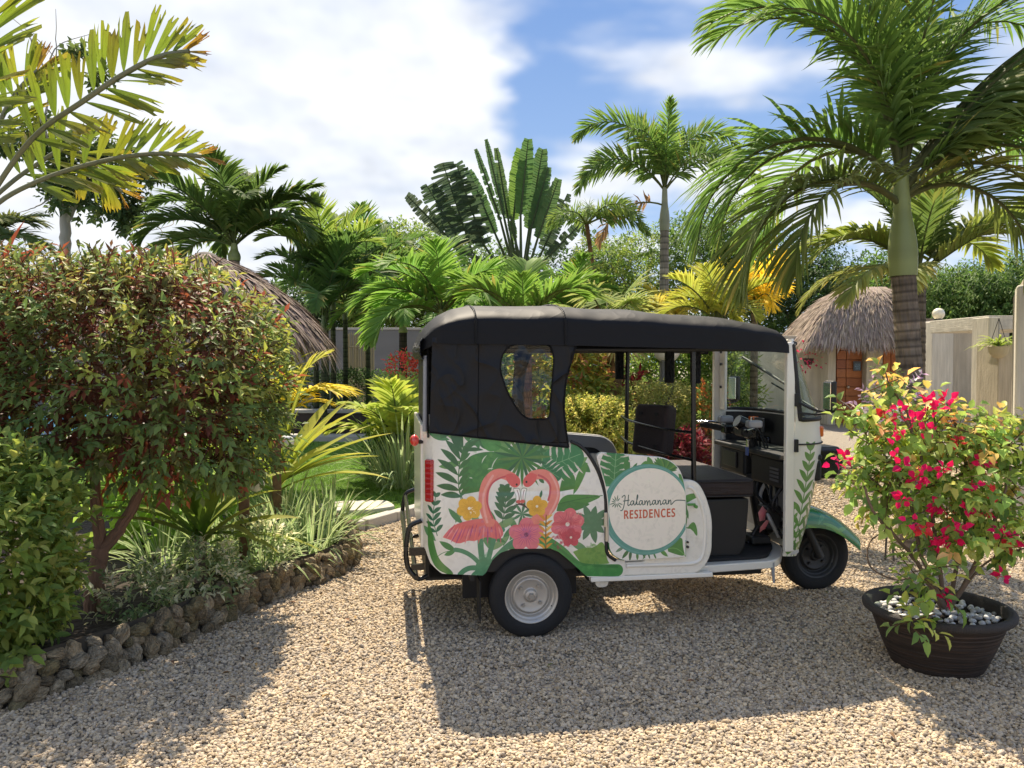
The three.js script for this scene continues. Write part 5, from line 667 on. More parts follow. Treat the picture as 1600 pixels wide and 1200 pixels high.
// a rosette of strap leaves; each leaf a part of its own
function rosette(name, label, cat, base, o) {
  const R = rng(o.seed), p = thing(name, label, cat, base, 0, o.group), y0 = o.stem ?? 0;
  if (y0) part('stem', rod([0, 0, 0], [0, y0 + 0.03, 0], o.stemR ?? 0.03), M.bark, p);
  for (let i = 0; i < o.n; i++) { const b = new Build(), a = o.az ? o.az[i % o.az.length] + R.n() * 0.15 : i * 2.399 + R.n() * 0.3, el = rad(lerp(o.el1 ?? 80, o.el0 ?? 25, (i + 0.5) / o.n) + R.n() * 6), D = V(Math.cos(a) * Math.cos(el), Math.sin(el), -Math.sin(a) * Math.cos(el)), c = R.pick(o.cols); b.blade(V(0, y0 + R.r(-0.04, 0.05) * (y0 ? 1 : 0), 0), D, V(Math.sin(a), 0, Math.cos(a)), o.len * R.r(0.75, 1.15), o.wid * R.r(0.8, 1.15), { k: 8, droop: (o.droop ?? 0.9) * R.r(0.6, 1.3), fold: 0.35, c0: vary(c, R, 0.15), c1: vary(o.tip ?? c, R, 0.15), edge: o.edge, twist: R.n() * 0.4 }); part('leaf', b.geo(), o.mat ?? M.leafThin, p); }
  return p;
}
function strapClump(name, label, base, o) { // thin striped grass-like leaves, too many to count
  const R = rng(o.seed), p = thing(name, label, 'plant', base, 0, o.group), b = new Build();
  for (let i = 0; i < o.n; i++) { const a = R() * 6.283, rr = Math.sqrt(R()) * o.r, el = rad(R.r(28, 86)), D = V(Math.cos(a) * Math.cos(el), Math.sin(el), Math.sin(a) * Math.cos(el)); b.blade(V(Math.cos(a) * rr, 0, Math.sin(a) * rr * (o.flat ?? 1)), D, V(-Math.sin(a), 0, Math.cos(a)), o.len * R.r(0.6, 1.15), o.wid * R.r(0.7, 1.2), { k: 6, droop: R.r(0.6, 1.7), fold: 0.4, c0: vary(o.col, R, 0.2), c1: vary(o.col, R, 0.2), edge: vary(o.edge, R, 0.12) }); }
  part('foliage', b.geo(), M.leafThin, p); return p;
}
function bush(name, label, cat, c, r, o) {
  const R = rng(o.seed), p = thing(name, label, cat, [c.x, 0, c.z], 0, o.group), b = new Build();
  sprays(b, R, { n: o.n, per: o.per ?? 6, where: lump(V(0, c.y, 0), r, o.pow ?? 3, o.depth ?? 0.35, o.rough ?? 0.15, o.seed, o.tone, -c.y / r.y), len: o.leaf, wid: o.leaf * (o.slim ?? 0.5), cols: o.cols, spread: o.spread ?? o.leaf * 2, hang: o.hang ?? 0.1, fine: o.fine, twig: o.twig, fold: o.fold ?? 0.22 });
  part('foliage', b.geo(), o.mat ?? M.leaf, p);
  if (o.stems !== 0) for (let i = 0; i < (o.stems ?? 3); i++) part('stem', limb([V(R.n() * r.x * 0.25, 0, R.n() * r.z * 0.25), V(R.n() * r.x * 0.4, c.y * 0.6, R.n() * r.z * 0.4), V(R.n() * r.x * 0.6, c.y, R.n() * r.z * 0.6)], o.stemR ?? 0.016, 0.007, 6, 0.1, R), M.bark, p);
  return p;
}
// ---------------------------------------------------------------- background trees and palms, far to near
const GREEN = [[0.045, 0.085, 0.018], [0.06, 0.115, 0.022], [0.035, 0.07, 0.016], [0.08, 0.13, 0.025]], LIME = [[0.11, 0.17, 0.03], [0.09, 0.15, 0.028], [0.14, 0.18, 0.035]], DARK = [[0.03, 0.06, 0.016], [0.04, 0.075, 0.02], [0.025, 0.05, 0.014]];
const G0 = (px, d) => V((px - 800) / FOCAL * d, 0, -d), Y = (py, d) => EYE + (562 - py) / FOCAL * d;
{
  const T = (px, d, top, wpx, label, cols, seed, o = {}) => { const h = Y(top, d), w = wpx / FOCAL * d / 2, R = rng(seed), crown = []; const n = o.lobes ?? 6; for (let i = 0; i < n; i++) { const a = i * 2.4, q = i / n; crown.push([Math.cos(a) * w * 0.62 * (0.4 + 0.6 * R()) , lerp(h * 0.35, h - w * 0.42, (i + 0.5) / n) , Math.sin(a) * w * 0.5, w * R.r(0.42, 0.6)]); } return tree(o.name ?? 'broadleaf_tree', label, G0(px, d), { seed, h: h * 0.5, r: 0.12, crown, n: o.n ?? 1500, leaf: o.leaf ?? 0.19, slim: o.slim, cols, hang: o.hang, group: 'trees rising behind the garden walls' }); };
  T(622, 26, 328, 190, 'bushy light green tree behind the bright low palms', LIME, 601, { n: 2600, leaf: 0.16 });
  T(560, 27, 330, 150, 'mid green tree behind the slender palm clump', GREEN, 602, { n: 1600 });
  T(720, 28, 365, 200, 'mid green tree behind the fan of tall banana-like leaves', GREEN, 603, { n: 1800 });
  T(905, 27, 362, 200, 'dull green tree left of the foxtail palm trunk', DARK, 604, { n: 1800 });
  T(1000, 25, 335, 170, 'small-leaved pale green tree directly behind the foxtail trunk', LIME, 605, { n: 1700, leaf: 0.13 });
  T(1130, 24, 300, 220, 'deep green tree between the foxtail palm and the big palm', GREEN, 606, { n: 2400, leaf: 0.15 });
  T(1240, 24, 350, 190, 'dark green tree above the thatched gate roof', DARK, 607, { n: 2000, leaf: 0.15 });
  T(1350, 26, 385, 190, 'mid green tree behind the big palm trunk', GREEN, 608, { n: 2000 });
  T(1490, 22, 402, 200, 'dense drooping green tree behind the pillar with the globe', GREEN, 609, { n: 3600, leaf: 0.17, slim: 0.3, hang: 0.9 });
  T(1590, 21, 390, 180, 'dense green tree rising over the boundary wall', GREEN, 610, { n: 3200, leaf: 0.17, slim: 0.3, hang: 0.9 });
  T(440, 26, 420, 220, 'dark green tree behind the thatched sunshade', DARK, 611, { n: 2200 });
  T(230, 27, 470, 200, 'low green tree far behind the red shrub', GREEN, 612, { n: 1500 });
  T(20, 26, 450, 260, 'low green tree beyond the pool', GREEN, 613, { n: 1700 });
}
{ // sparse tree with bare twigs, upper left
  const R = rng(71), d = 15, b0 = G0(100, d), t = thing('sparse_tree', 'pale-trunked tree with sparse leaves and bare twigs', 'tree', b0), p = (px, py, dz = 0) => at(px, py, d).sub(b0).add(V(0, 0, dz)), bark = std([0.42, 0.38, 0.33], 0.9, { bumpMap: fabricBump, bumpScale: 0.02 });
  part('trunk', join([limb([p(98, 640), p(98, 480), p(102, 380), p(100, 320)], 0.13, 0.085, 10, 0.1, R), limb([p(101, 340), p(92, 300), p(88, 250), p(70, 180)], 0.075, 0.03, 8, 0.1, R), limb([p(103, 350), p(122, 310), p(140, 270), p(165, 230)], 0.06, 0.02, 8, 0.1, R)]), bark, t);
  const tw = []; for (const q of [[[88, 250], [80, 150], [60, 80], [40, 30]], [[80, 170], [90, 90], [110, 20]], [[75, 120], [50, 60], [20, 40]], [[140, 270], [190, 300], [240, 330], [280, 380]], [[125, 310], [170, 330], [220, 345], [250, 390]], [[150, 250], [200, 240], [240, 230]], [[92, 300], [60, 320], [30, 340]], [[200, 330], [230, 310], [280, 320], [330, 350]], [[85, 200], [45, 190], [10, 215]], [[70, 180], [75, 90], [82, 10]]]) tw.push(limb(q.map((a, i) => p(a[0], a[1], R.n() * 0.5 * i)), 0.022, 0.004, 5, 0.5, R)); part('twig', join(tw), bark, t);
  const b = new Build(); for (const [px, py, r] of [[85, 240, 0.45], [130, 300, 0.5], [165, 315, 0.45], [205, 320, 0.32], [60, 210, 0.35], [110, 265, 0.45], [185, 260, 0.4], [150, 230, 0.35], [15, 225, 0.22], [205, 345, 0.2], [235, 275, 0.22], [120, 85, 0.12], [155, 120, 0.14], [95, 300, 0.3]]) { const c = p(px, py); sprays(b, R, { n: Math.round(150 * r), per: 6, where: lump(c, V(r, r * 0.85, r), 2, 0.8, 0.4, px), len: 0.15, wid: 0.09, cols: [[0.05, 0.075, 0.02], [0.07, 0.10, 0.025], [0.035, 0.055, 0.018]], spread: 0.25 }); } part('crown', b.geo(), M.leaf, t);
}
const arch = (len, o = {}) => [{ len, a0: 80, a1: 25, ...o }, { len, a0: 66, a1: -30, ...o }, { len, a0: 48, a1: -62, ...o }, { len: len * 0.92, a0: 24, a1: -80, ...o }, { len, a0: 55, a1: 10, ...o }];
const ring = (n, f, off = 0, s = 1) => [...Array(n)].map((_, i) => [off + i * 360 / n, f[i % f.length], s * (0.92 + 0.16 * ((i * 7) % 5) / 4)]);
palm('feather_palm', 'dark green palm with arching fronds beside the thatched sunshade', G0(368, 14), Y(408, 14), { seed: 81, r0: 0.12, r1: 0.09, shaft: 0.3, forms: arch(1.85, { n: 54, leaf: 0.6, wid: 0.055, lift: 28, droop: 0.9, col: [0.04, 0.075, 0.018], k: 3 }), fronds: [[178, 1], [182, 2, 1.05], [160, 3], [200, 3], [0, 1], [5, 4], [340, 2], [20, 2], [95, 0], [270, 0, 0.95], [140, 1], [45, 1], [225, 4], [300, 1, 0.9], [180, 0], [0, 0, 0.9], [120, 2], [60, 2]], spear: 1.2 });
palm('feather_palm', 'palm at the far edge of the garden beside the sparse tree', G0(-30, 13), Y(420, 13), { seed: 82, r0: 0.12, r1: 0.09, shaft: 0.3, forms: arch(1.25, { n: 36, leaf: 0.5, wid: 0.05, lift: 20, droop: 0.8, col: [0.06, 0.085, 0.025] }), fronds: [...ring(11, [1, 2, 4, 3, 2]), [10, 1], [350, 2]] });
{ // slender clumped palms
  const forms = arch(1.5, { n: 28, leaf: 0.50, wid: 0.055, lift: 26, droop: 0.5, col: [0.04, 0.085, 0.02], k: 2 }), f2 = arch(1.45, { n: 28, leaf: 0.50, wid: 0.055, lift: 30, droop: 0.4, col: [0.10, 0.16, 0.03], k: 2 });
  const list = [[510, 14.6, 452, 'tallest slim palm with a bright upright crown in the clump', f2, [[90, 0], [20, 0], [160, 0], [270, 0, 1.05], [340, 4], [200, 1], [0, 1, 0.9]]], [494, 15, 480, 'slim palm on the clump side near the thatched sunshade', forms, ring(8, [0, 1, 2, 4])], [521, 14.9, 485, 'slim palm in the middle of the clump', forms, ring(8, [0, 1, 4, 2], 20)], [540, 15.3, 500, 'slim palm on the clump side near the reed screen', forms, ring(8, [0, 1, 2, 4], 40)], [506, 14.2, 520, 'lower slim palm in front of the clump', forms, ring(8, [1, 4, 2, 0], 10)], [575, 16, 455, 'slim palm behind the clump', forms, ring(7, [0, 1, 4, 2], 70)]];
  list.forEach(([px, d, py, lab, fm, fr], i) => palm('slim_palm', lab, G0(px, d), Y(py, d), { seed: 90 + i, r0: 0.055, r1: 0.045, shaft: 0.35, shaftCol: [0.12, 0.16, 0.05], bark: [0.05, 0.06, 0.03], bark2: [0.09, 0.11, 0.05], forms: fm, fronds: fr, group: 'slim palms in one clump' }));
}
{ // low bright palms behind the rickshaw roof
  const f = arch(1.35, { n: 40, leaf: 0.46, wid: 0.045, lift: 24, droop: 0.55, col: [0.075, 0.155, 0.028], k: 3 });
  palm('young_palm', 'bright green young palm behind the rear of the rickshaw roof', G0(690, 10.5), Y(508, 10.5), { seed: 101, r0: 0.10, r1: 0.08, shaft: 0.2, forms: f, fronds: [[180, 1], [150, 2], [200, 2], [172, 3], [225, 3], [0, 1], [20, 2], [340, 2], [90, 0], [270, 0, 0.8], [60, 1], [120, 1], [240, 1], [310, 2]], group: 'bright young palms' });
  palm('young_palm', 'bright young palm with a dark brown trunk seen through the canvas window', G0(818, 8.8), Y(535, 8.8), { seed: 102, r0: 0.11, r1: 0.09, shaft: 0.2, bark: [0.11, 0.055, 0.035], bark2: [0.12, 0.06, 0.04], forms: arch(1.0, { n: 34, leaf: 0.4, wid: 0.045, lift: 24, droop: 0.55, col: [0.07, 0.14, 0.025] }), fronds: [[180, 4], [150, 1], [200, 1], [0, 4], [30, 1], [90, 0], [270, 0, 0.7], [340, 1]], group: 'bright young palms' });
  palm('young_palm', 'bright young palm standing at the foot of the fan of tall leaves', G0(890, 12.5), Y(505, 12.5), { seed: 103, r0: 0.10, r1: 0.08, shaft: 0.2, forms: f, fronds: ring(11, [1, 0, 4, 2]).map(([a, g, s]) => [a, g, s * 0.75]), group: 'bright young palms' });
  palm('young_palm', 'young palm with low fronds hanging before the grey wall', G0(630, 14.3), Y(520, 14.3), { seed: 104, r0: 0.09, r1: 0.07, shaft: 0.15, bark: [0.05, 0.035, 0.025], bark2: [0.06, 0.045, 0.03], forms: f, fronds: ring(12, [1, 2, 4, 1, 2]).map(([a, g, s]) => [a + 11, g, s * 1.08]), group: 'bright young palms' });
  palm('young_palm', 'young palm behind the middle of the rickshaw roof', G0(765, 13), Y(535, 13), { seed: 105, r0: 0.09, r1: 0.07, shaft: 0.15, forms: f, fronds: ring(11, [1, 0, 4, 2]), group: 'bright young palms' });
  palm('yellow_palm', 'golden yellow palm between the foxtail palm and the gate', G0(1178, 11.5), Y(482, 11.5), { seed: 106, r0: 0.06, r1: 0.05, forms: arch(0.8, { n: 28, leaf: 0.34, wid: 0.035, lift: 30, droop: 0.6, col: [0.34, 0.30, 0.03], plume: true, k: 2 }), fronds: ring(13, [0, 1, 2, 4]), mat: M.leafThin });
  palm('yellow_palm', 'yellow-green palm directly behind the front of the rickshaw roof', G0(1120, 11), Y(505, 11), { seed: 107, r0: 0.06, r1: 0.05, forms: arch(0.95, { n: 32, leaf: 0.36, wid: 0.035, lift: 30, droop: 0.7, col: [0.17, 0.21, 0.035], k: 2 }), fronds: ring(12, [0, 1, 2, 4]), mat: M.leafThin });
  palm('yellow_palm', 'small golden palm low between the foxtail trunk and the roof', G0(1050, 12), Y(515, 12), { seed: 108, r0: 0.05, r1: 0.04, forms: arch(0.75, { n: 28, leaf: 0.32, wid: 0.03, lift: 30, droop: 0.7, col: [0.22, 0.22, 0.04], k: 2 }), fronds: ring(10, [0, 1, 4, 2], 15), mat: M.leafThin });
}
{ // traveller's palm: a flat fan of long-stalked paddle leaves
  const R = rng(111), d = 18, root = G0(813, d), t = thing('fan_palm', 'tall fan of paddle-shaped torn leaves on long stalks', 'palm tree', root), p = (px, py, dz = 0) => at(px, py, d).sub(root).add(V(0, 0, dz)), z = (x, y) => [600 + x / 3, 200 + y / 3];
  part('trunk', ringed(Y(470, d), 0.2, 0.16, [0, 0], R, [0.20, 0.17, 0.13], [0.25, 0.24, 0.18], 20), M.palmBark, t);
  const leaves = [[[612, 705], [520, 490], [395, 190], 66, 0.25, [0.045, 0.085, 0.03]], [[618, 705], [545, 430], [430, 100], 34, 0.6, [0.04, 0.075, 0.03]], [[624, 705], [560, 410], [480, 65], 34, 0.65, [0.04, 0.075, 0.03]], [[630, 705], [582, 420], [525, 85], 44, 0.2, [0.05, 0.085, 0.03]], [[636, 705], [606, 432], [640, 100], 86, 0.06, [0.085, 0.15, 0.03]], [[642, 705], [640, 410], [675, 65], 82, 0.1, [0.05, 0.10, 0.03]], [[648, 705], [680, 470], [745, 90], 92, 0.1, [0.05, 0.095, 0.03]], [[655, 708], [690, 470], [770, 185], 66, 0.3, [0.045, 0.085, 0.03]], [[662, 712], [720, 520], [815, 250], 70, 0.2, [0.05, 0.09, 0.03]], [[668, 716], [745, 570], [862, 300], 84, 0.7, [0.03, 0.05, 0.025]], [[672, 718], [770, 600], [930, 440], 60, 0.8, [0.03, 0.05, 0.025]], [[660, 700], [612, 520], [590, 420], 40, 0.7, [0.05, 0.08, 0.03]]];
  const paddle = (a, m, e, w, torn, c, dz) => {
    const A = p(...z(...a), dz), Mi = p(...z(...m), dz), E = p(...z(...e), dz * 1.6), b = new Build(), dir = E.clone().sub(Mi), L = dir.length(), D = dir.clone().normalize(), S = V(-D.y, D.x, 0).normalize(), n = Math.round(L / 0.055);
    b.tube([A, A.clone().lerp(Mi, 0.5).add(V(0, 0, 0.02)), Mi, Mi.clone().lerp(E, 0.6), E], (q) => lerp(0.042, 0.008, q), 7, [0.13, 0.17, 0.08]);
    for (const s of [1, -1]) { let lag = 0; for (let i = 0; i < n; i++) { if (R() < torn * 0.35) { lag = R.r(0.05, 0.2); if (R() < torn * 0.5) continue; } lag *= 0.7; const q = (i + 0.5) / n, h = w / FOCAL * d / 2 / 3 * 2 * 0.5 * Math.pow(Math.sin(PI * clamp(0.1 + q * 0.84, 0, 1)), 0.45) * (0.9 + 0.15 * R()), P = Mi.clone().addScaledVector(D, q * L), o = S.clone().multiplyScalar(s).addScaledVector(D, 0.35 - lag * 2).add(V(0, -torn * R() * 0.6, R.n() * 0.12 + 0.15)).normalize(); b.blade(P, o, D, h, L / n * 1.25, { k: 2, droop: torn * 0.5 * R(), fold: 0.12, c0: vary(c, R, 0.1), c1: vary(c, R, 0.12), prof: (x) => (x < 0.5 ? 1 : 0.95 - 0.25 * (x - 0.5)) }); } }
    part('leaf', b.geo(), M.leaf, t);
  };
  leaves.forEach((l, i) => paddle(...l, (i % 3 - 1) * 0.12));
  for (const l of [[[560, 720], [420, 600], [290, 205], 190, 0.85, [0.028, 0.045, 0.024]], [[550, 720], [390, 590], [215, 300], 120, 0.8, [0.03, 0.05, 0.025]], [[540, 725], [300, 520], [130, 350], 70, 0.8, [0.035, 0.05, 0.03]], [[575, 715], [470, 560], [350, 210], 130, 0.75, [0.03, 0.05, 0.026]]]) paddle(...l, 0.5);
}
palm('foxtail_palm', 'tall grey-trunked foxtail palm with bushy plumes', G0(1037, 14), Y(362, 14), { seed: 121, r0: 0.10, r1: 0.075, shaft: 0.75, shaftCol: [0.23, 0.24, 0.15], bark: [0.24, 0.21, 0.17], bark2: [0.30, 0.27, 0.22], rings: 34, forms: [{ len: 2.05, a0: 78, a1: -60, n: 90, leaf: 0.40, wid: 0.035, plume: true, droop: 0.5, col: [0.06, 0.115, 0.025], k: 2, bend: 1.8 }, { len: 1.85, a0: 55, a1: -70, n: 84, leaf: 0.40, wid: 0.035, plume: true, droop: 0.5, col: [0.055, 0.105, 0.025], k: 2 }, { len: 1.6, a0: 82, a1: 30, n: 80, leaf: 0.38, wid: 0.035, plume: true, droop: 0.4, col: [0.075, 0.14, 0.03], k: 2 }, { len: 1.5, a0: 20, a1: -85, n: 50, leaf: 0.28, wid: 0.03, plume: true, droop: 0.8, col: [0.14, 0.10, 0.05], k: 2, bend: 1 }], fronds: [[178, 0, 1.15], [195, 1, 1.0], [165, 1, 1.05], [0, 1, 1.1], [12, 0, 1.0], [90, 2], [270, 2, 1.0], [130, 2, 1.1], [50, 0, 1.0], [310, 1, 0.95], [230, 0, 0.85], [186, 3, 1.05, -0.25]], spear: 0.9 });
palm('foxtail_palm', 'small foxtail palm with a thin rusty stem leaning toward the roof', G0(943, 13), Y(352, 13), { seed: 122, r0: 0.05, r1: 0.035, lean: [-0.28, 0], bark: [0.20, 0.10, 0.04], bark2: [0.24, 0.12, 0.05], rings: 12, forms: [{ len: 1.1, a0: 50, a1: -70, n: 44, leaf: 0.27, wid: 0.032, plume: true, droop: 0.6, col: [0.075, 0.125, 0.03], k: 2 }, { len: 1.05, a0: 30, a1: -60, n: 44, leaf: 0.27, wid: 0.032, plume: true, droop: 0.6, col: [0.06, 0.11, 0.025], k: 2 }], fronds: [[180, 0, 0.7], [170, 1, 0.7], [0, 0], [10, 1, 1.1], [90, 0], [270, 0, 0.8], [240, 1], [320, 0]] });
palm('feather_palm', 'wide yellow-green palm right behind the big palm trunk', G0(1432, 9.6), Y(452, 9.6), { seed: 131, r0: 0.11, r1: 0.09, shaft: 0.2, forms: [{ len: 2.0, a0: 40, a1: 8, n: 48, leaf: 0.6, wid: 0.05, lift: 30, droop: 0.5, col: [0.085, 0.125, 0.025] }, { len: 1.7, a0: 52, a1: -50, n: 46, leaf: 0.55, wid: 0.05, lift: 20, droop: 0.8, col: [0.10, 0.14, 0.025] }, { len: 1.7, a0: 78, a1: 20, n: 44, leaf: 0.55, wid: 0.05, lift: 26, droop: 0.6, col: [0.06, 0.10, 0.022] }, { len: 1.5, a0: 22, a1: -65, n: 42, leaf: 0.5, wid: 0.045, lift: 12, droop: 1.0, col: [0.10, 0.13, 0.03] }], fronds: [[2, 0], [12, 0, 0.95], [348, 1], [178, 1], [190, 1, 0.9], [165, 3], [210, 3, 0.95], [90, 2], [270, 2, 0.9], [60, 2], [125, 2], [330, 0, 0.9], [30, 1], [240, 3, 0.8], [20, 2], [160, 2]] });
{ // the big palm by the gate drive
  const base = G0(1430, 6.0), lf = { n: 62, leaf: 0.70, wid: 0.030, lift: 22, droop: 0.95, col: [0.066, 0.128, 0.026], k: 4, ribR: 0.024, rib: [0.17, 0.18, 0.07], stalk: 0.13, fold: 0.32 };
  palm('crownshaft_palm', 'big palm with pale green crownshaft and dark ringed trunk near the planter', base, Y(432, 6.0), { seed: 141, r0: 0.108, r1: 0.086, lean: [-0.10, 0], shaft: 0.74, shaftCol: [0.25, 0.29, 0.10], bark: [0.27, 0.225, 0.18], bark2: [0.22, 0.175, 0.13], rings: 30,
    forms: [{ ...lf, len: 1.95, a0: 60, a1: -88, bend: 1.0 }, { ...lf, len: 1.75, a0: 34, a1: -98, bend: 1.1, col: [0.06, 0.09, 0.02] }, { ...lf, len: 2.25, a0: 80, a1: -30, bend: 1.9 }, { ...lf, len: 2.2, a0: 54, a1: 26, lift: -25, droop: 1.1, col: [0.05, 0.085, 0.02], leaf: 0.75, wid: 0.05 }, { ...lf, len: 2.2, a0: 86, a1: 58, col: [0.05, 0.095, 0.02] }, { ...lf, len: 1.2, a0: 48, a1: -80, n: 36, leaf: 0.36, col: [0.12, 0.14, 0.03] }, { ...lf, len: 1.9, a0: 48, a1: -45 }],
    fronds: [[176, 0, 1.05, -0.04], [192, 1, 1.0, -0.14], [208, 1, 0.85, -0.16], [168, 0, 0.92, -0.02], [172, 2], [150, 2, 1.05], [180, 4, 0.95], [90, 4], [5, 3], [345, 3, 0.95, -0.02], [15, 3, 0.9], [25, 6], [0, 6, 0.95, -0.06], [338, 5, 0.9, -0.12], [20, 2, 0.95], [350, 2], [60, 2], [120, 0], [300, 4, 0.85], [10, 1, 0.9, -0.12], [340, 0, 0.85, -0.08], [200, 2, 0.85]], spear: 1.5 });
}
// ---------------------------------------------------------------- plants seen behind and through the rickshaw
{
  const YG = [[0.30, 0.30, 0.06], [0.22, 0.25, 0.05], [0.36, 0.34, 0.10], [0.16, 0.20, 0.04]];
  bush('clipped_shrub', 'clipped yellow-green shrub seen past the rear of the canvas opening', 'shrub', V(0.95, 0.48, -9.6), V(0.5, 0.48, 0.45), { seed: 151, n: 1500, leaf: 0.05, cols: YG, pow: 3.2, rough: 0.08, group: 'clipped yellow-green shrubs' });
  bush('clipped_shrub', 'taller clipped yellow-green shrub behind the black backrest', 'shrub', V(1.95, 0.52, -10.6), V(0.62, 0.56, 0.5), { seed: 152, n: 1900, leaf: 0.05, cols: [[0.20, 0.22, 0.06], [0.15, 0.18, 0.05], [0.27, 0.27, 0.09]], pow: 3.5, rough: 0.08, group: 'clipped yellow-green shrubs' });
  bush('leafy_shrub', 'loose green and yellow shrub with red blooms behind the canvas window', 'shrub', V(0.62, 0.95, -10.5), V(0.55, 0.85, 0.4), { seed: 153, n: 700, leaf: 0.12, cols: [[0.22, 0.22, 0.04], [0.12, 0.17, 0.03], [0.26, 0.20, 0.03], [0.24, 0.24, 0.05], [0.12, 0.18, 0.04], [0.10, 0.16, 0.03], [0.22, 0.10, 0.04]], rough: 0.3 });
  bush('leafy_shrub', 'green shrub behind the white lamp post', 'shrub', V(2.75, 0.9, -13), V(0.8, 0.95, 0.5), { seed: 154, n: 1100, leaf: 0.1, cols: [...LIME, [0.06, 0.10, 0.03]], rough: 0.3 });
  bush('croton', 'orange flowered croton beside the windscreen pillar', 'shrub', V(2.52, 0.55, -10.0), V(0.16, 0.6, 0.2), { seed: 155, n: 240, leaf: 0.09, cols: [[0.24, 0.07, 0.02], [0.26, 0.12, 0.03], [0.10, 0.15, 0.03], [0.07, 0.11, 0.03], [0.09, 0.14, 0.03]], rough: 0.3, slim: 0.4 });
  bush('leafy_shrub', 'green shrub with an orange bloom seen through the windscreen', 'shrub', V(3.22, 0.95, -12.2), V(0.45, 0.85, 0.45), { seed: 156, n: 1000, leaf: 0.10, cols: [...LIME, ...GREEN, [0.20, 0.25, 0.06]], rough: 0.35, slim: 0.3 });
  bush('red_shrub', 'dark crimson leafy plant low behind the backrest', 'shrub', V(2.0, 0.26, -9.4), V(0.2, 0.22, 0.2), { seed: 157, n: 160, leaf: 0.12, cols: [[0.08, 0.01, 0.015], [0.11, 0.015, 0.02], [0.05, 0.01, 0.012]], slim: 0.35 });
  bush('red_shrub', 'dark crimson leafy plant between the two clipped shrubs', 'shrub', V(1.66, 0.85, -11.4), V(0.16, 0.35, 0.16), { seed: 158, n: 90, leaf: 0.14, cols: [[0.16, 0.02, 0.03], [0.22, 0.03, 0.04], [0.06, 0.05, 0.02]], slim: 0.35 });
  bush('leafy_shrub', 'low green shrub under the yellow-green cane palm', 'shrub', V(-1.2, 0.42, -9.2), V(0.42, 0.4, 0.3), { seed: 159, n: 500, leaf: 0.08, cols: [[0.05, 0.10, 0.02], [0.07, 0.13, 0.03]] });
  bush('clipped_hedge', 'dark green clipped hedge before the grey wall', 'hedge', V(-3.0, 0.62, -15.5), V(2.2, 0.55, 0.35), { seed: 160, n: 2200, leaf: 0.07, cols: DARK, pow: 6, rough: 0.06, stems: 0 });
  bush('leafy_shrub', 'green bank of shrubs closing the view under the rickshaw roof', 'shrub', V(1.6, 0.95, -15.2), V(2.6, 1.0, 0.5), { seed: 161, n: 2600, leaf: 0.11, cols: [...GREEN, ...LIME], pow: 4, rough: 0.25, stems: 0 });
  bush('ixora', 'shrub with a cluster of red flowers behind the rear canvas', 'shrub', V(-1.12, 0.95, -9.9), V(0.42, 0.52, 0.3), { seed: 162, n: 420, leaf: 0.07, cols: [[0.06, 0.12, 0.03], [0.5, 0.06, 0.06], [0.42, 0.10, 0.08]], rough: 0.3, tone: (R, s, d) => (d.y > 0.45 && R() < 0.75 ? vary([0.20, 0.035, 0.03], R, 0.25) : vary([0.07, 0.13, 0.03], R, 0.2)) });
  // shaggy fan palm with an orange-brown trunk, seen through the opening
  const R = rng(171), P = thing('shaggy_palm', 'short palm with peeling orange-brown trunk between the clipped shrubs', 'palm tree', [1.42, 0, -10.9]);
  part('trunk', ringed(2.0, 0.13, 0.10, [-0.12, 0], R, [0.30, 0.14, 0.06], [0.36, 0.25, 0.14], 9), M.palmBark, P);
  for (let i = 0; i < 13; i++) { const b = new Build(), az = i * 2.4, el = rad(lerp(55, -48, i / 12)), D = V(Math.cos(az) * Math.cos(el), Math.sin(el), Math.sin(az) * Math.cos(el)), o = V(-0.12, 1.95, 0), c = o.clone().addScaledVector(D, 0.45), S = V(-Math.sin(az), 0, Math.cos(az)), U = D.clone().cross(S); b.tube([o, o.clone().lerp(c, 0.5), c], () => 0.012, 5, [0.15, 0.17, 0.06]); const col = i > 9 ? [0.24, 0.19, 0.10] : [0.10, 0.17, 0.035]; for (let k = 0; k < 30; k++) { const a = lerp(-2.0, 2.0, k / 29); b.blade(c, D.clone().multiplyScalar(Math.cos(a)).addScaledVector(S, Math.sin(a)).addScaledVector(U, 0.15 * (k % 2)), S.clone().multiplyScalar(Math.cos(a)).addScaledVector(D, -Math.sin(a)), 0.5 * R.r(0.8, 1.1), 0.035, { k: 3, droop: 0.6, fold: 0.4, c0: vary(col, R, 0.15), c1: vary([0.22, 0.23, 0.08], R, 0.15) }); } part('frond', b.geo(), M.leafThin, P); }
  // cane palm and yellow palm left of the rickshaw
  const wide = { n: 16, leaf: 0.34, wid: 0.06, lift: 12, droop: 0.7, col: [0.15, 0.21, 0.035], k: 3, stalk: 0.3 };
  palm('cane_palm', 'yellow-green cane palm with broad leaflets behind the rear of the rickshaw', G0(622, 8.7), 0.35, { seed: 172, r0: 0.04, r1: 0.03, forms: [{ ...wide, len: 0.95, a0: 72, a1: 0 }, { ...wide, len: 0.95, a0: 55, a1: -25 }, { ...wide, len: 0.9, a0: 84, a1: 50 }], fronds: [[180, 1], [165, 0], [195, 1, 0.9], [0, 1], [20, 0], [340, 1, 0.9], [90, 2], [270, 2], [300, 0], [240, 0], [140, 2], [40, 2]], mat: M.leafThin });
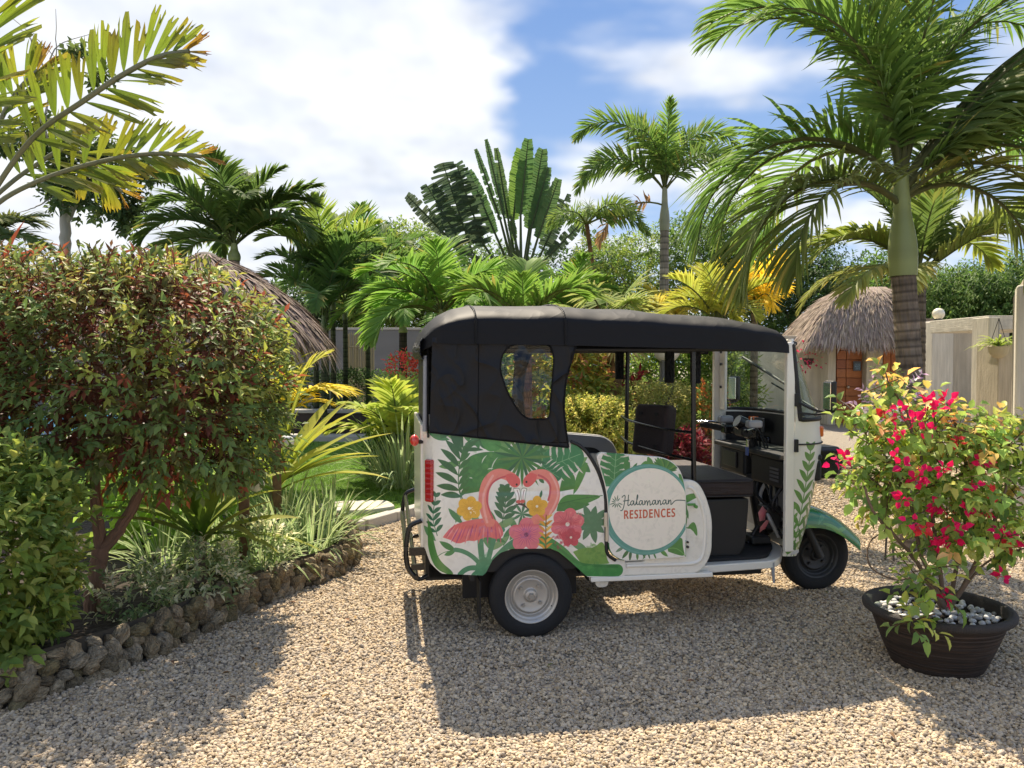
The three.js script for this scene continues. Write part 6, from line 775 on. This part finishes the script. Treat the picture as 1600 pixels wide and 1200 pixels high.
  palm('cane_palm', 'yellow palm fronds showing past the edge of the red shrub', G0(425, 7.3), 0.75, { seed: 173, r0: 0.04, r1: 0.03, forms: [{ ...wide, n: 22, wid: 0.035, len: 0.9, a0: 62, a1: -20, col: [0.30, 0.29, 0.03] }, { ...wide, n: 22, wid: 0.035, len: 0.9, a0: 75, a1: 30, col: [0.22, 0.25, 0.03] }], fronds: [[0, 0], [20, 1], [340, 0], [180, 1], [90, 1], [270, 1], [220, 0], [10, 0, 0.7]], mat: M.leafThin });
}
// ---------------------------------------------------------------- the planting bed on the near side
{
  // clipped red-green shrub on two stems
  const R = rng(181), S = thing('red_robin_shrub', 'large clipped shrub of small green and red-bronze leaves on twin brown stems', 'shrub', [-2.16, 0, -4.3]), b = new Build();
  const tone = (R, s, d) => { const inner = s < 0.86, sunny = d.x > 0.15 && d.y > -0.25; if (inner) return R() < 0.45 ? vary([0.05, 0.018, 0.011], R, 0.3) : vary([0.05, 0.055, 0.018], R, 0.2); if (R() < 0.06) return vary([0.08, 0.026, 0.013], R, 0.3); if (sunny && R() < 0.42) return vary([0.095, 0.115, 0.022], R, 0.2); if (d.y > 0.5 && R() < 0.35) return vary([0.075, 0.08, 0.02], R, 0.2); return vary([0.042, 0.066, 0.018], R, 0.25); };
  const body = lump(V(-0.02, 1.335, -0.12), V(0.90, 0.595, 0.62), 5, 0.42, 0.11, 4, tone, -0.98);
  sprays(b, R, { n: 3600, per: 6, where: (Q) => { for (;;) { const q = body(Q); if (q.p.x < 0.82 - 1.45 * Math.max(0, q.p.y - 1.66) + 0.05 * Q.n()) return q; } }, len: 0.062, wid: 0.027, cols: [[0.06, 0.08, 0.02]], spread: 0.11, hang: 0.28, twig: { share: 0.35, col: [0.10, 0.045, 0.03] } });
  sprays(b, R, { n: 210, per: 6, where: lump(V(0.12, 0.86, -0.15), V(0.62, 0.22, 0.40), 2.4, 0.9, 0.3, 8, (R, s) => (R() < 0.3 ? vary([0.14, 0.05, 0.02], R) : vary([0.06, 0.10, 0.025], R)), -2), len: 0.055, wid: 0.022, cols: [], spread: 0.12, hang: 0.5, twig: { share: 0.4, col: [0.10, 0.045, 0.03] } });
  sprays(b, R, { n: 130, per: 5, where: (R) => ({ p: V(R.r(-0.95, 0.5), 1.335 + 0.56 + R.r(-0.02, 0.05), R.r(-0.6, 0.35)), out: V(R.n() * 0.3, 1, R.n() * 0.3), c: R.pick([[0.06, 0.07, 0.02], [0.075, 0.04, 0.02], [0.045, 0.06, 0.02]]) }), len: 0.05, wid: 0.018, cols: [], spread: 0.13, hang: -0.1, twig: { share: 0.9, col: [0.10, 0.045, 0.03] } });
  const bark = std([0.26, 0.15, 0.10], 0.9, { bumpMap: grey(128, 128, (u, v) => 0.5 + tile(u, v, 12, 4, 3, 4)), bumpScale: 0.02 });
  part('crown', b.geo(), M.leafGloss, S);
  part('trunk', join([limb([V(-0.05, 0, 0.12), V(-0.045, 0.2, 0.11), V(-0.02, 0.42, 0.08)], 0.048, 0.042, 10, 0.12, R), limb([V(-0.02, 0.4, 0.08), V(-0.06, 0.65, 0.05), V(-0.09, 0.95, 0.0), V(-0.12, 1.4, -0.1)], 0.034, 0.018, 9, 0.15, R), limb([V(-0.02, 0.4, 0.08), V(0.07, 0.52, 0.06), V(0.19, 0.76, 0.03), V(0.24, 1.0, 0.0), V(0.3, 1.4, -0.1)], 0.034, 0.018, 9, 0.15, R), limb([V(-0.01, 0.3, 0.12), V(0.03, 0.12, 0.16), V(0.12, 0.02, 0.16)], 0.02, 0.025, 7, 0.1, R)]), bark, S);
  const br = []; for (let i = 0; i < 16; i++) { const a = i * 2.4, s = i % 2 ? V(-0.10, 1.0, 0.0) : V(0.24, 0.95, 0.0), e = V(Math.cos(a) * 0.65, 1.3 + 0.45 * Math.sin(i * 1.7), Math.sin(a) * 0.42 - 0.1); br.push(limb([s, s.clone().lerp(e, 0.5).add(V(0, 0.08, 0)), e], 0.013, 0.004, 5, 0.2, R)); } part('branch', join(br), bark, S);
  bush('glossy_shrub', 'dense bush of rounded glossy light green leaves at the corner of the bed', 'shrub', V(-2.38, 0.58, -3.42), V(0.44, 0.50, 0.34), { seed: 182, n: 1500, per: 5, leaf: 0.062, slim: 0.52, cols: [[0.11, 0.165, 0.03], [0.15, 0.20, 0.04], [0.075, 0.12, 0.025], [0.19, 0.22, 0.05]], fine: true, rough: 0.14, pow: 3, depth: 0.45, spread: 0.09, mat: M.leafGloss });
  // variegated grasses
  const st = (label, p, seed, o = {}) => strapClump('striped_grass', label, [p[0], 0.1, p[1]], { seed, n: 80, r: 0.14, len: 0.44, wid: 0.020, col: [0.075, 0.145, 0.035], edge: [0.27, 0.31, 0.17], group: 'variegated grasses', ...o });
  st('striped grass at the tip of the bed, nearest the kerb', [-1.36, -5.95], 191, { len: 0.45 }); st('striped grass in the bed behind the stone edging bend', [-1.38, -5.45], 192); st('striped grass beside the lower bollard', [-1.60, -5.1], 193); st('striped grass under the yellow cordyline', [-1.66, -5.75], 194, { len: 0.48 }); st('striped grass deep in the bed below the red shrub', [-1.95, -5.2], 195); st('striped grass on the lawn side of the bed', [-1.78, -6.2], 196, { len: 0.5 });
  st('big fountain of striped grass on the lawn behind the rickshaw', [-1.15, -8.35], 197, { n: 230, r: 0.28, len: 0.78, wid: 0.024, group: undefined }); st('striped grass in deep shade behind the shrub stems', [-2.2, -5.0], 198, { len: 0.4 });
  // cream-edged low shrubs along the stones
  const cream = [[0.30, 0.33, 0.20], [0.14, 0.19, 0.08], [0.40, 0.41, 0.28], [0.10, 0.15, 0.06]];
  bush('variegated_shrub', 'low cream-edged shrub in front of the cordyline', 'shrub', V(-1.72, 0.24, -4.35), V(0.24, 0.16, 0.2), { seed: 201, n: 190, leaf: 0.045, slim: 0.42, cols: cream, rough: 0.35, stems: 0, group: 'low variegated shrubs' }); bush('variegated_shrub', 'low cream-edged shrub by the middle of the stone edging', 'shrub', V(-1.58, 0.26, -4.85), V(0.22, 0.17, 0.2), { seed: 202, n: 190, leaf: 0.045, slim: 0.42, cols: cream, rough: 0.35, stems: 0, group: 'low variegated shrubs' }); bush('variegated_shrub', 'low cream-edged shrub at the foot of the twin stems', 'shrub', V(-1.92, 0.2, -4.05), V(0.2, 0.13, 0.16), { seed: 203, n: 120, leaf: 0.042, slim: 0.42, cols: cream, rough: 0.35, stems: 0, group: 'low variegated shrubs' });
  bush('broadleaf_plant', 'bright lime broad-leaved plant lit behind the stems', 'plant', V(-2.45, 0.42, -5.7), V(0.42, 0.36, 0.3), { seed: 204, n: 130, leaf: 0.13, slim: 0.55, fine: true, cols: [[0.14, 0.24, 0.035], [0.18, 0.28, 0.05]], mat: M.leafThin });
  rosette('cordyline', 'young cordyline with arching yellow-green leaves in front of the bed', 'cordyline', [-1.85, 0.1, -4.72], { seed: 211, n: 22, len: 0.72, wid: 0.075, stem: 0.24, stemR: 0.035, el0: 18, el1: 82, droop: 1.0, cols: [[0.085, 0.16, 0.02], [0.12, 0.175, 0.022], [0.065, 0.125, 0.018]], tip: [0.15, 0.165, 0.025], az: [0.2, 2.6, -0.2, 0.6, 2.9, 1.3, -0.7, 3.4, 4.3] });
  rosette('cordyline', 'tall cordyline with bright yellow strap leaves beside the lawn', 'cordyline', [-1.86, 0.1, -6.25], { seed: 212, n: 28, len: 0.92, wid: 0.10, stem: 0.30, stemR: 0.04, el0: 22, el1: 80, droop: 0.7, cols: [[0.14, 0.21, 0.022], [0.10, 0.17, 0.02], [0.18, 0.21, 0.025]], tip: [0.22, 0.22, 0.03], az: [0.3, 0.0, 0.6, 2.6, 1.2, 2.1, 3.0, -0.3, 4.2] });
  rosette('red_cordyline', 'dark red cordyline poking above the clipped shrub', 'cordyline', [-3.38, 0, -5.3], { seed: 213, n: 9, len: 0.42, wid: 0.09, stem: 1.95, stemR: 0.025, el0: 10, el1: 75, droop: 0.5, cols: [[0.16, 0.045, 0.025], [0.12, 0.04, 0.03]] });
  for (const [px, py, d, s, lab] of [[600, 600, 10.5, 221, 'spiky young plant in front of the dark low wall']]) rosette('strap_plant', lab, 'plant', [(px - 800) / FOCAL * d, 0, -d], { seed: s, n: 12, len: 0.55, wid: 0.05, stem: 0.2, cols: GREEN });
}
{ // palm at the top left: fronds of wedge-shaped leaflets, each leaflet a piece of its own
  const R = rng(231), root = V(-2.75, 0, -3.25), P = thing('wedge_leaf_palm', 'palm reaching in at the top corner with yellowing wedge-shaped leaflets', 'palm tree', root);
  part('trunk', ringed(2.2, 0.07, 0.055, [0.1, 0], R, [0.13, 0.12, 0.07], [0.16, 0.17, 0.08], 16), M.palmBark, P);
  const wedge = (v, c0, c1) => { const b = new Build(), r2 = rng(500 + v), rows = [], n = 7, K = 8, cut = [...Array(K + 1)].map((_, k) => (k === K / 2 ? 1 : r2.r(0.74, 1.04) - 0.10 * Math.abs(k / K - 0.5))), slit = r2() < 0.5 ? 1 + Math.floor(r2() * (K - 2)) : -1; for (let i = 0; i <= n; i++) { const t = i / n, w = 0.165 * Math.pow(t, 0.65) * (t > 0.75 ? 1 - (t - 0.75) * 0.4 : 1), row = []; for (let k = 0; k <= K; k++) { const e = k / K - 0.5, y = Math.min(t, cut[k]), m = k === K / 2 ? 0.82 : 1, c = [0, 1, 2].map((q) => m * lerp(c0[q], c1[q], Math.pow(t, 2.4))), fold = 0.5 * Math.abs(e) * w + (k % 2 ? 0.010 * t : 0); row.push(b.v(2 * e * w + (k > slit && slit > 0 && t > 0.6 ? 0.03 * (t - 0.6) : 0), y, -0.07 * t * t + fold, c, k / K, t)); } rows.push(row); } for (let i = 0; i < n; i++) for (let k = 0; k < K; k++) if (!(k === slit && i >= 4)) b.q(rows[i][k], rows[i][k + 1], rows[i + 1][k + 1], rows[i + 1][k]); return b.geo(); };
  const young = [0, 1, 2].map((v) => wedge(v, [0.22, 0.33, 0.03], [0.32, 0.35, 0.035])), old = [3, 4, 5, 6].map((v) => wedge(v, [0.36, 0.42, 0.03], [0.46, 0.36, 0.035])), tips = [7, 8].map((v) => wedge(v, [0.50, 0.34, 0.035], [0.40, 0.14, 0.035]));
  const mat = leafMat(0.76, 0.06, 0.5); mat.bumpMap = grey(256, 64, (u, v) => 0.5 + 0.35 * Math.sin(u * 110) + 0.3 * tile(u, v, 30, 3, 2, 3)); mat.bumpScale = 0.004; mat.map = texture(128, 256, (u, v) => { const k = 0.80 + 0.12 * Math.sin(u * 90) + 0.55 * tile(u, v, 9, 3, 6, 4); return [k * 1.22, k * 1.2, k * 1.05]; }); const rib = std([0.16, 0.17, 0.10], 0.6), basis = new THREE.Matrix4();
  const feather = (pts, n, len, off, o = {}) => {
    const c = new THREE.CatmullRomCurve3(pts.map(([x, y, d]) => at(x, y, d).sub(root))), f = part('frond', new THREE.TubeGeometry(c, 30, o.r ?? 0.010, 6), rib, P);
    for (let i = 0; i < n; i++) for (const s of o.sides ?? [1, -1]) {
      const t = off + (1 - off) * (i + 0.35 + 0.3 * R()) / n, p = c.getPoint(Math.min(t, 1)), T = c.getTangent(Math.min(t, 1)), Z = V(0.1, -0.1, 1).normalize(), N = V().crossVectors(Z, T).normalize();
      const al = rad((s > 0 ? lerp(o.up0 ?? 80, 24, Math.pow(t, 1.6)) : -lerp(o.dn0 ?? 62, 16, Math.pow(t, 1.6))) + R.n() * 8), D = T.clone().multiplyScalar(Math.cos(al)).addScaledVector(N, Math.sin(al)).addScaledVector(Z, R.n() * 0.3 + (s < 0 ? 0.3 : -0.12)).normalize(), X = D.clone().cross(Z).applyAxisAngle(D, R.n() * 0.5 + (s < 0 ? -0.65 : 0.15)).normalize(), Q = X.clone().cross(D);
      const L = len * (0.72 + 0.4 * Math.sin(PI * clamp(t, 0.1, 0.95))) * R.r(0.9, 1.1) * (t > 0.9 ? 0.75 : 1), g = t > 0.93 ? R.pick(tips) : t < 0.4 ? R.pick(young) : R() < 0.38 ? R.pick(young) : R.pick(old), m = part('leaflet', g, mat, f, p); basis.makeBasis(X, D, Q); m.quaternion.setFromRotationMatrix(basis); const ww = (o.w ?? 0.9) * R.r(0.75, 1.15); m.scale.set(L * ww, L, L);
    }
  };
  feather([[-60, 400, 3.25], [-10, 300, 3.2], [55, 212, 3.15], [130, 158, 3.1], [190, 118, 3.08], [250, 88, 3.05], [296, 80, 3.05]], 16, 0.21, 0.30, {});
  feather([[-60, 380, 3.3], [0, 315, 3.35], [60, 283, 3.4], [120, 262, 3.42], [190, 246, 3.44], [250, 240, 3.45], [315, 244, 3.5]], 14, 0.20, 0.30, { up0: 88, dn0: 50 });
  feather([[-80, 330, 3.2], [-60, 220, 3.1], [-40, 120, 3.0], [-25, 40, 2.95], [-15, -30, 2.9]], 11, 0.30, 0.2, { sides: [1, -1], up0: 70, dn0: 70 });
  feather([[-60, 360, 3.5], [0, 300, 3.6], [50, 262, 3.7], [110, 232, 3.75], [150, 262, 3.8], [190, 300, 3.85]], 10, 0.20, 0.3, {});
  feather([[-70, 400, 3.4], [-20, 260, 3.45], [0, 190, 3.5], [30, 140, 3.5], [60, 110, 3.5]], 10, 0.24, 0.3, {});
}
// ---------------------------------------------------------------- planter with bougainvillea, hanging pots
{
  const pc = V(1.985, 0, -3.70), pot = thing('planter', 'wide dark brown clay planter with a thick rim and white pebbles', 'planter', pc); pot.scale.setScalar(0.965);
  const streak = texture(1024, 256, (u, v) => { const a = tile(u, v, 3, 60, 4, 4), b = tile(u, v, 14, 6, 8, 4), k = clamp(0.38 + 0.9 * a + 0.35 * b, 0.05, 1); return [lerp(0.13, 0.34, k), lerp(0.105, 0.265, k), lerp(0.095, 0.215, k)]; }, true, 1, 1);
  const prof = [[0, 0.0], [0.19, 0], [0.205, 0.008], [0.215, 0.03], [0.245, 0.10], [0.275, 0.18], [0.296, 0.235], [0.304, 0.25], [0.320, 0.252], [0.333, 0.262], [0.336, 0.278], [0.328, 0.290], [0.312, 0.293], [0.296, 0.286], [0.288, 0.27], [0.284, 0.24], [0.0, 0.23]];
  part('pot_body', new THREE.LatheGeometry(prof.slice(0, 9).map((p) => new THREE.Vector2(...p)), 64), std([1, 1, 1], 0.7, { map: streak, bumpMap: grey(512, 256, (u, v) => 0.5 + tile(u, v, 3, 40, 4, 4)), bumpScale: 0.006 }), pot); part('rim', new THREE.LatheGeometry(prof.slice(7, 16).map((p) => new THREE.Vector2(...p)), 64), std([0.045, 0.038, 0.034], 0.75, { bumpMap: fabricBump, bumpScale: 0.005 }), pot); part('soil', new THREE.CylinderGeometry(0.283, 0.27, 0.02, 40).translate(0, 0.225, 0), M.soil, pot);
  const R = rng(241), peb = new THREE.IcosahedronGeometry(1, 1).scale(1, 0.65, 0.78), tones = [[0.62, 0.61, 0.58], [0.45, 0.43, 0.40], [0.70, 0.69, 0.67], [0.33, 0.31, 0.28]].map((c) => std(c, 0.6));
  for (let i = 0; i < 240; i++) { const a = R() * 6.283, r = Math.sqrt(R()) * 0.272, s = R.r(0.010, 0.019); part('pebble', peb, tones[Math.floor(R() * 3.4)], pot, [Math.cos(a) * r, 0.238 + 0.02 * (1 - r / 0.27) + R() * 0.012, Math.sin(a) * r], [R.n() * 0.4, R() * 6, R.n() * 0.4], [s, s, s]); }
  const B = thing('bougainvillea', 'straggly bougainvillea with magenta flowers growing in the brown planter', 'bougainvillea', [pc.x, 0.24, pc.z]), rel = (px, py, d = 3.7) => at(px, py, d).sub(V(pc.x, 0.24, pc.z));
  const bark = std([0.17, 0.12, 0.085], 0.9), twigs = [], stems = [[[1475, 950], [1440, 890], [1400, 840], [1365, 800], [1350, 760]], [[1475, 950], [1465, 860], [1450, 760], [1430, 690], [1405, 640]], [[1480, 950], [1500, 860], [1510, 770], [1500, 680], [1480, 630]], [[1485, 950], [1530, 870], [1560, 800], [1580, 730]], [[1478, 950], [1440, 870], [1425, 800], [1400, 740], [1375, 700]], [[1470, 950], [1440, 905], [1395, 905], [1360, 885], [1358, 850], [1385, 828]], [[1485, 950], [1540, 880], [1590, 860], [1625, 850]], [[1430, 690], [1415, 640], [1390, 600], [1378, 568]], [[1400, 740], [1360, 690], [1330, 640], [1312, 625]], [[1375, 760], [1345, 735], [1310, 730]], [[1470, 950], [1450, 965], [1440, 980]]];
  stems.forEach((s, i) => twigs.push(limb(s.map((q, k) => rel(q[0], q[1], 3.7 + (i % 3 - 1) * 0.05 * k)), i < 5 ? 0.011 : 0.006, i < 5 ? 0.005 : 0.003, 6, 0.4, R))); part('stem', join(twigs), bark, B);
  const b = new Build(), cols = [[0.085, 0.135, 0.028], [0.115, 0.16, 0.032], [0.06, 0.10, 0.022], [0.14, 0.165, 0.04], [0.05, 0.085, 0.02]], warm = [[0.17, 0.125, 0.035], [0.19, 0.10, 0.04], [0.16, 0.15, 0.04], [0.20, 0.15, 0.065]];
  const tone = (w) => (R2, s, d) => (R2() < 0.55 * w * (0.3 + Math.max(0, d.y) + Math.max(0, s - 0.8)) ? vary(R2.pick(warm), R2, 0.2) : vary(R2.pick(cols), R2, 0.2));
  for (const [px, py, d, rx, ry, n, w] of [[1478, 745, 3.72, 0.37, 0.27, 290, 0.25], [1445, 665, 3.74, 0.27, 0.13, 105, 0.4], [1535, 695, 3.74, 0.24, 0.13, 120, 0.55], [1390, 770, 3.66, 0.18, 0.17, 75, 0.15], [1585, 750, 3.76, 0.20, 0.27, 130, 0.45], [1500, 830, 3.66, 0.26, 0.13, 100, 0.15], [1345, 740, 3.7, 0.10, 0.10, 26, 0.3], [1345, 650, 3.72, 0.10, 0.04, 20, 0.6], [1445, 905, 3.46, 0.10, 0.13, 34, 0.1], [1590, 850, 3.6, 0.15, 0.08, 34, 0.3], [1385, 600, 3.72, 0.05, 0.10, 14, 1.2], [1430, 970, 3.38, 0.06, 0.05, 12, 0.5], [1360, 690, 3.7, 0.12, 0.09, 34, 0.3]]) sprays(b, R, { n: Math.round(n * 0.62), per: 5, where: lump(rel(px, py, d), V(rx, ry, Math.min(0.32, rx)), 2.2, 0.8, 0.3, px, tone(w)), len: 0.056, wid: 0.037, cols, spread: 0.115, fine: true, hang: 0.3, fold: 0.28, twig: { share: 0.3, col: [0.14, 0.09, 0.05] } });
  part('foliage', b.geo(), leafMat(0.4, 0.25, 0.4), B);
  const petal = leafMat(0.4, 0.05, 0.6), spots = [[1405, 640, 7], [1450, 628, 9], [1478, 626, 9], [1428, 655, 8], [1402, 672, 7], [1385, 652, 5], [1466, 640, 5], [1412, 728, 8], [1432, 750, 9], [1445, 742, 6], [1410, 780, 6], [1466, 792, 10], [1440, 828, 8], [1468, 842, 9], [1488, 838, 8], [1500, 826, 7], [1480, 936, 7], [1534, 806, 5], [1562, 832, 6], [1578, 856, 5], [1316, 718, 7], [1304, 722, 4], [1520, 755, 5], [1448, 672, 5], [1476, 735, 6], [1512, 790, 5], [1496, 690, 4], [1424, 818, 4], [1562, 900, 4], [1458, 855, 5], [1585, 840, 4], [1395, 700, 3], [1535, 725, 4], [1552, 770, 4]];
  spots.forEach(([px, py, n], i) => { const f = new Build(), c = rel(px, py, 3.40 + 0.05 * (i % 3) + (py < 660 ? 0.12 : 0)), size = 0.022 + 0.0012 * n; for (let k = 0; k < n * 1.4; k++) { const o = V(R.n(), R.n(), R.n()).normalize(), q = c.clone().addScaledVector(o, size * R.r(0.1, 0.9)), N = V(R.n(), R.n() + 0.4, R.n() + 0.5).normalize(); if (Math.abs(N.dot(o)) > 0.95) continue; f.leaf(q, o, N, 0.034 * R.r(0.8, 1.15), 0.030, vary(i % 7 === 5 ? [0.36, 0.025, 0.03] : [0.40, 0.008, 0.066], R, 0.2), true, 0.2); } part('flower', f.geo(), petal, B); });
  bush('flowering_shrub', 'pale shrub with small white and lilac flowers at the foot of the big palm', 'shrub', at(1392, 655, 5.6), V(0.20, 0.30, 0.2), { seed: 242, n: 190, leaf: 0.05, cols: [[0.10, 0.15, 0.05], [0.16, 0.2, 0.07], [0.62, 0.6, 0.55], [0.14, 0.19, 0.06], [0.42, 0.30, 0.42]], rough: 0.4, depth: 0.8, stems: 2, stemR: 0.007 });
  const X = (px, d) => (px - 800) / FOCAL * d;
  { const o = at(1560, 548, 10.4), h = thing('hanging_planter', 'pale hanging bowl with a feathery fern under the flat canopy', 'hanging planter', o); part('bowl', new THREE.LatheGeometry([[0, -0.10], [0.06, -0.09], [0.11, -0.03], [0.125, 0.05], [0.13, 0.055], [0.12, 0.06], [0.0, 0.04]].map((p) => new THREE.Vector2(...p)), 28), std([0.42, 0.37, 0.25], 0.85), h); for (let i = 0; i < 3; i++) { const a = i * 2.094; part('hanger', rod([Math.cos(a) * 0.12, 0.05, Math.sin(a) * 0.12], [0, 0.42, 0], 0.004), M.darkSteel, h); } const f = new Build(), R3 = rng(77); for (let i = 0; i < 60; i++) { const a = R3() * 6.283; f.blade(V(0, 0.05, 0), V(Math.cos(a), R3.r(0.3, 1.2), Math.sin(a)), V(-Math.sin(a), 0, Math.cos(a)), R3.r(0.25, 0.48), 0.022, { k: 4, droop: 1.3, fold: 0.3, c0: vary([0.13, 0.19, 0.03], R3, 0.2), c1: vary([0.20, 0.25, 0.05], R3, 0.2) }); } part('foliage', f.geo(), M.leafThin, h); }
  { const o = at(1263, 565, 17.1), h = thing('hanging_orchid', 'small hanging basket of dark red orchids on the gatehouse wall', 'hanging plant', o); part('basket', new THREE.CylinderGeometry(0.12, 0.07, 0.14, 16), std([0.05, 0.03, 0.025], 0.9), h); part('hanger', rod([0, 0.07, 0], [0, 0.3, -0.05], 0.006), M.darkSteel, h); const f = new Build(), R3 = rng(78); for (let i = 0; i < 70; i++) { const o2 = V(R3.n(), R3.r(-0.9, 0.7), R3.n() + 0.4).normalize(); f.leaf(V(0, 0.08, 0).addScaledVector(o2, R3.r(0.08, 0.42)), o2, V(R3.n(), 1, R3.n()).normalize(), 0.07, 0.045, vary([0.30, 0.02, 0.06], R3, 0.3)); } part('flower', f.geo(), M.leafThin, h); }
}
renderer.render(scene, camera);
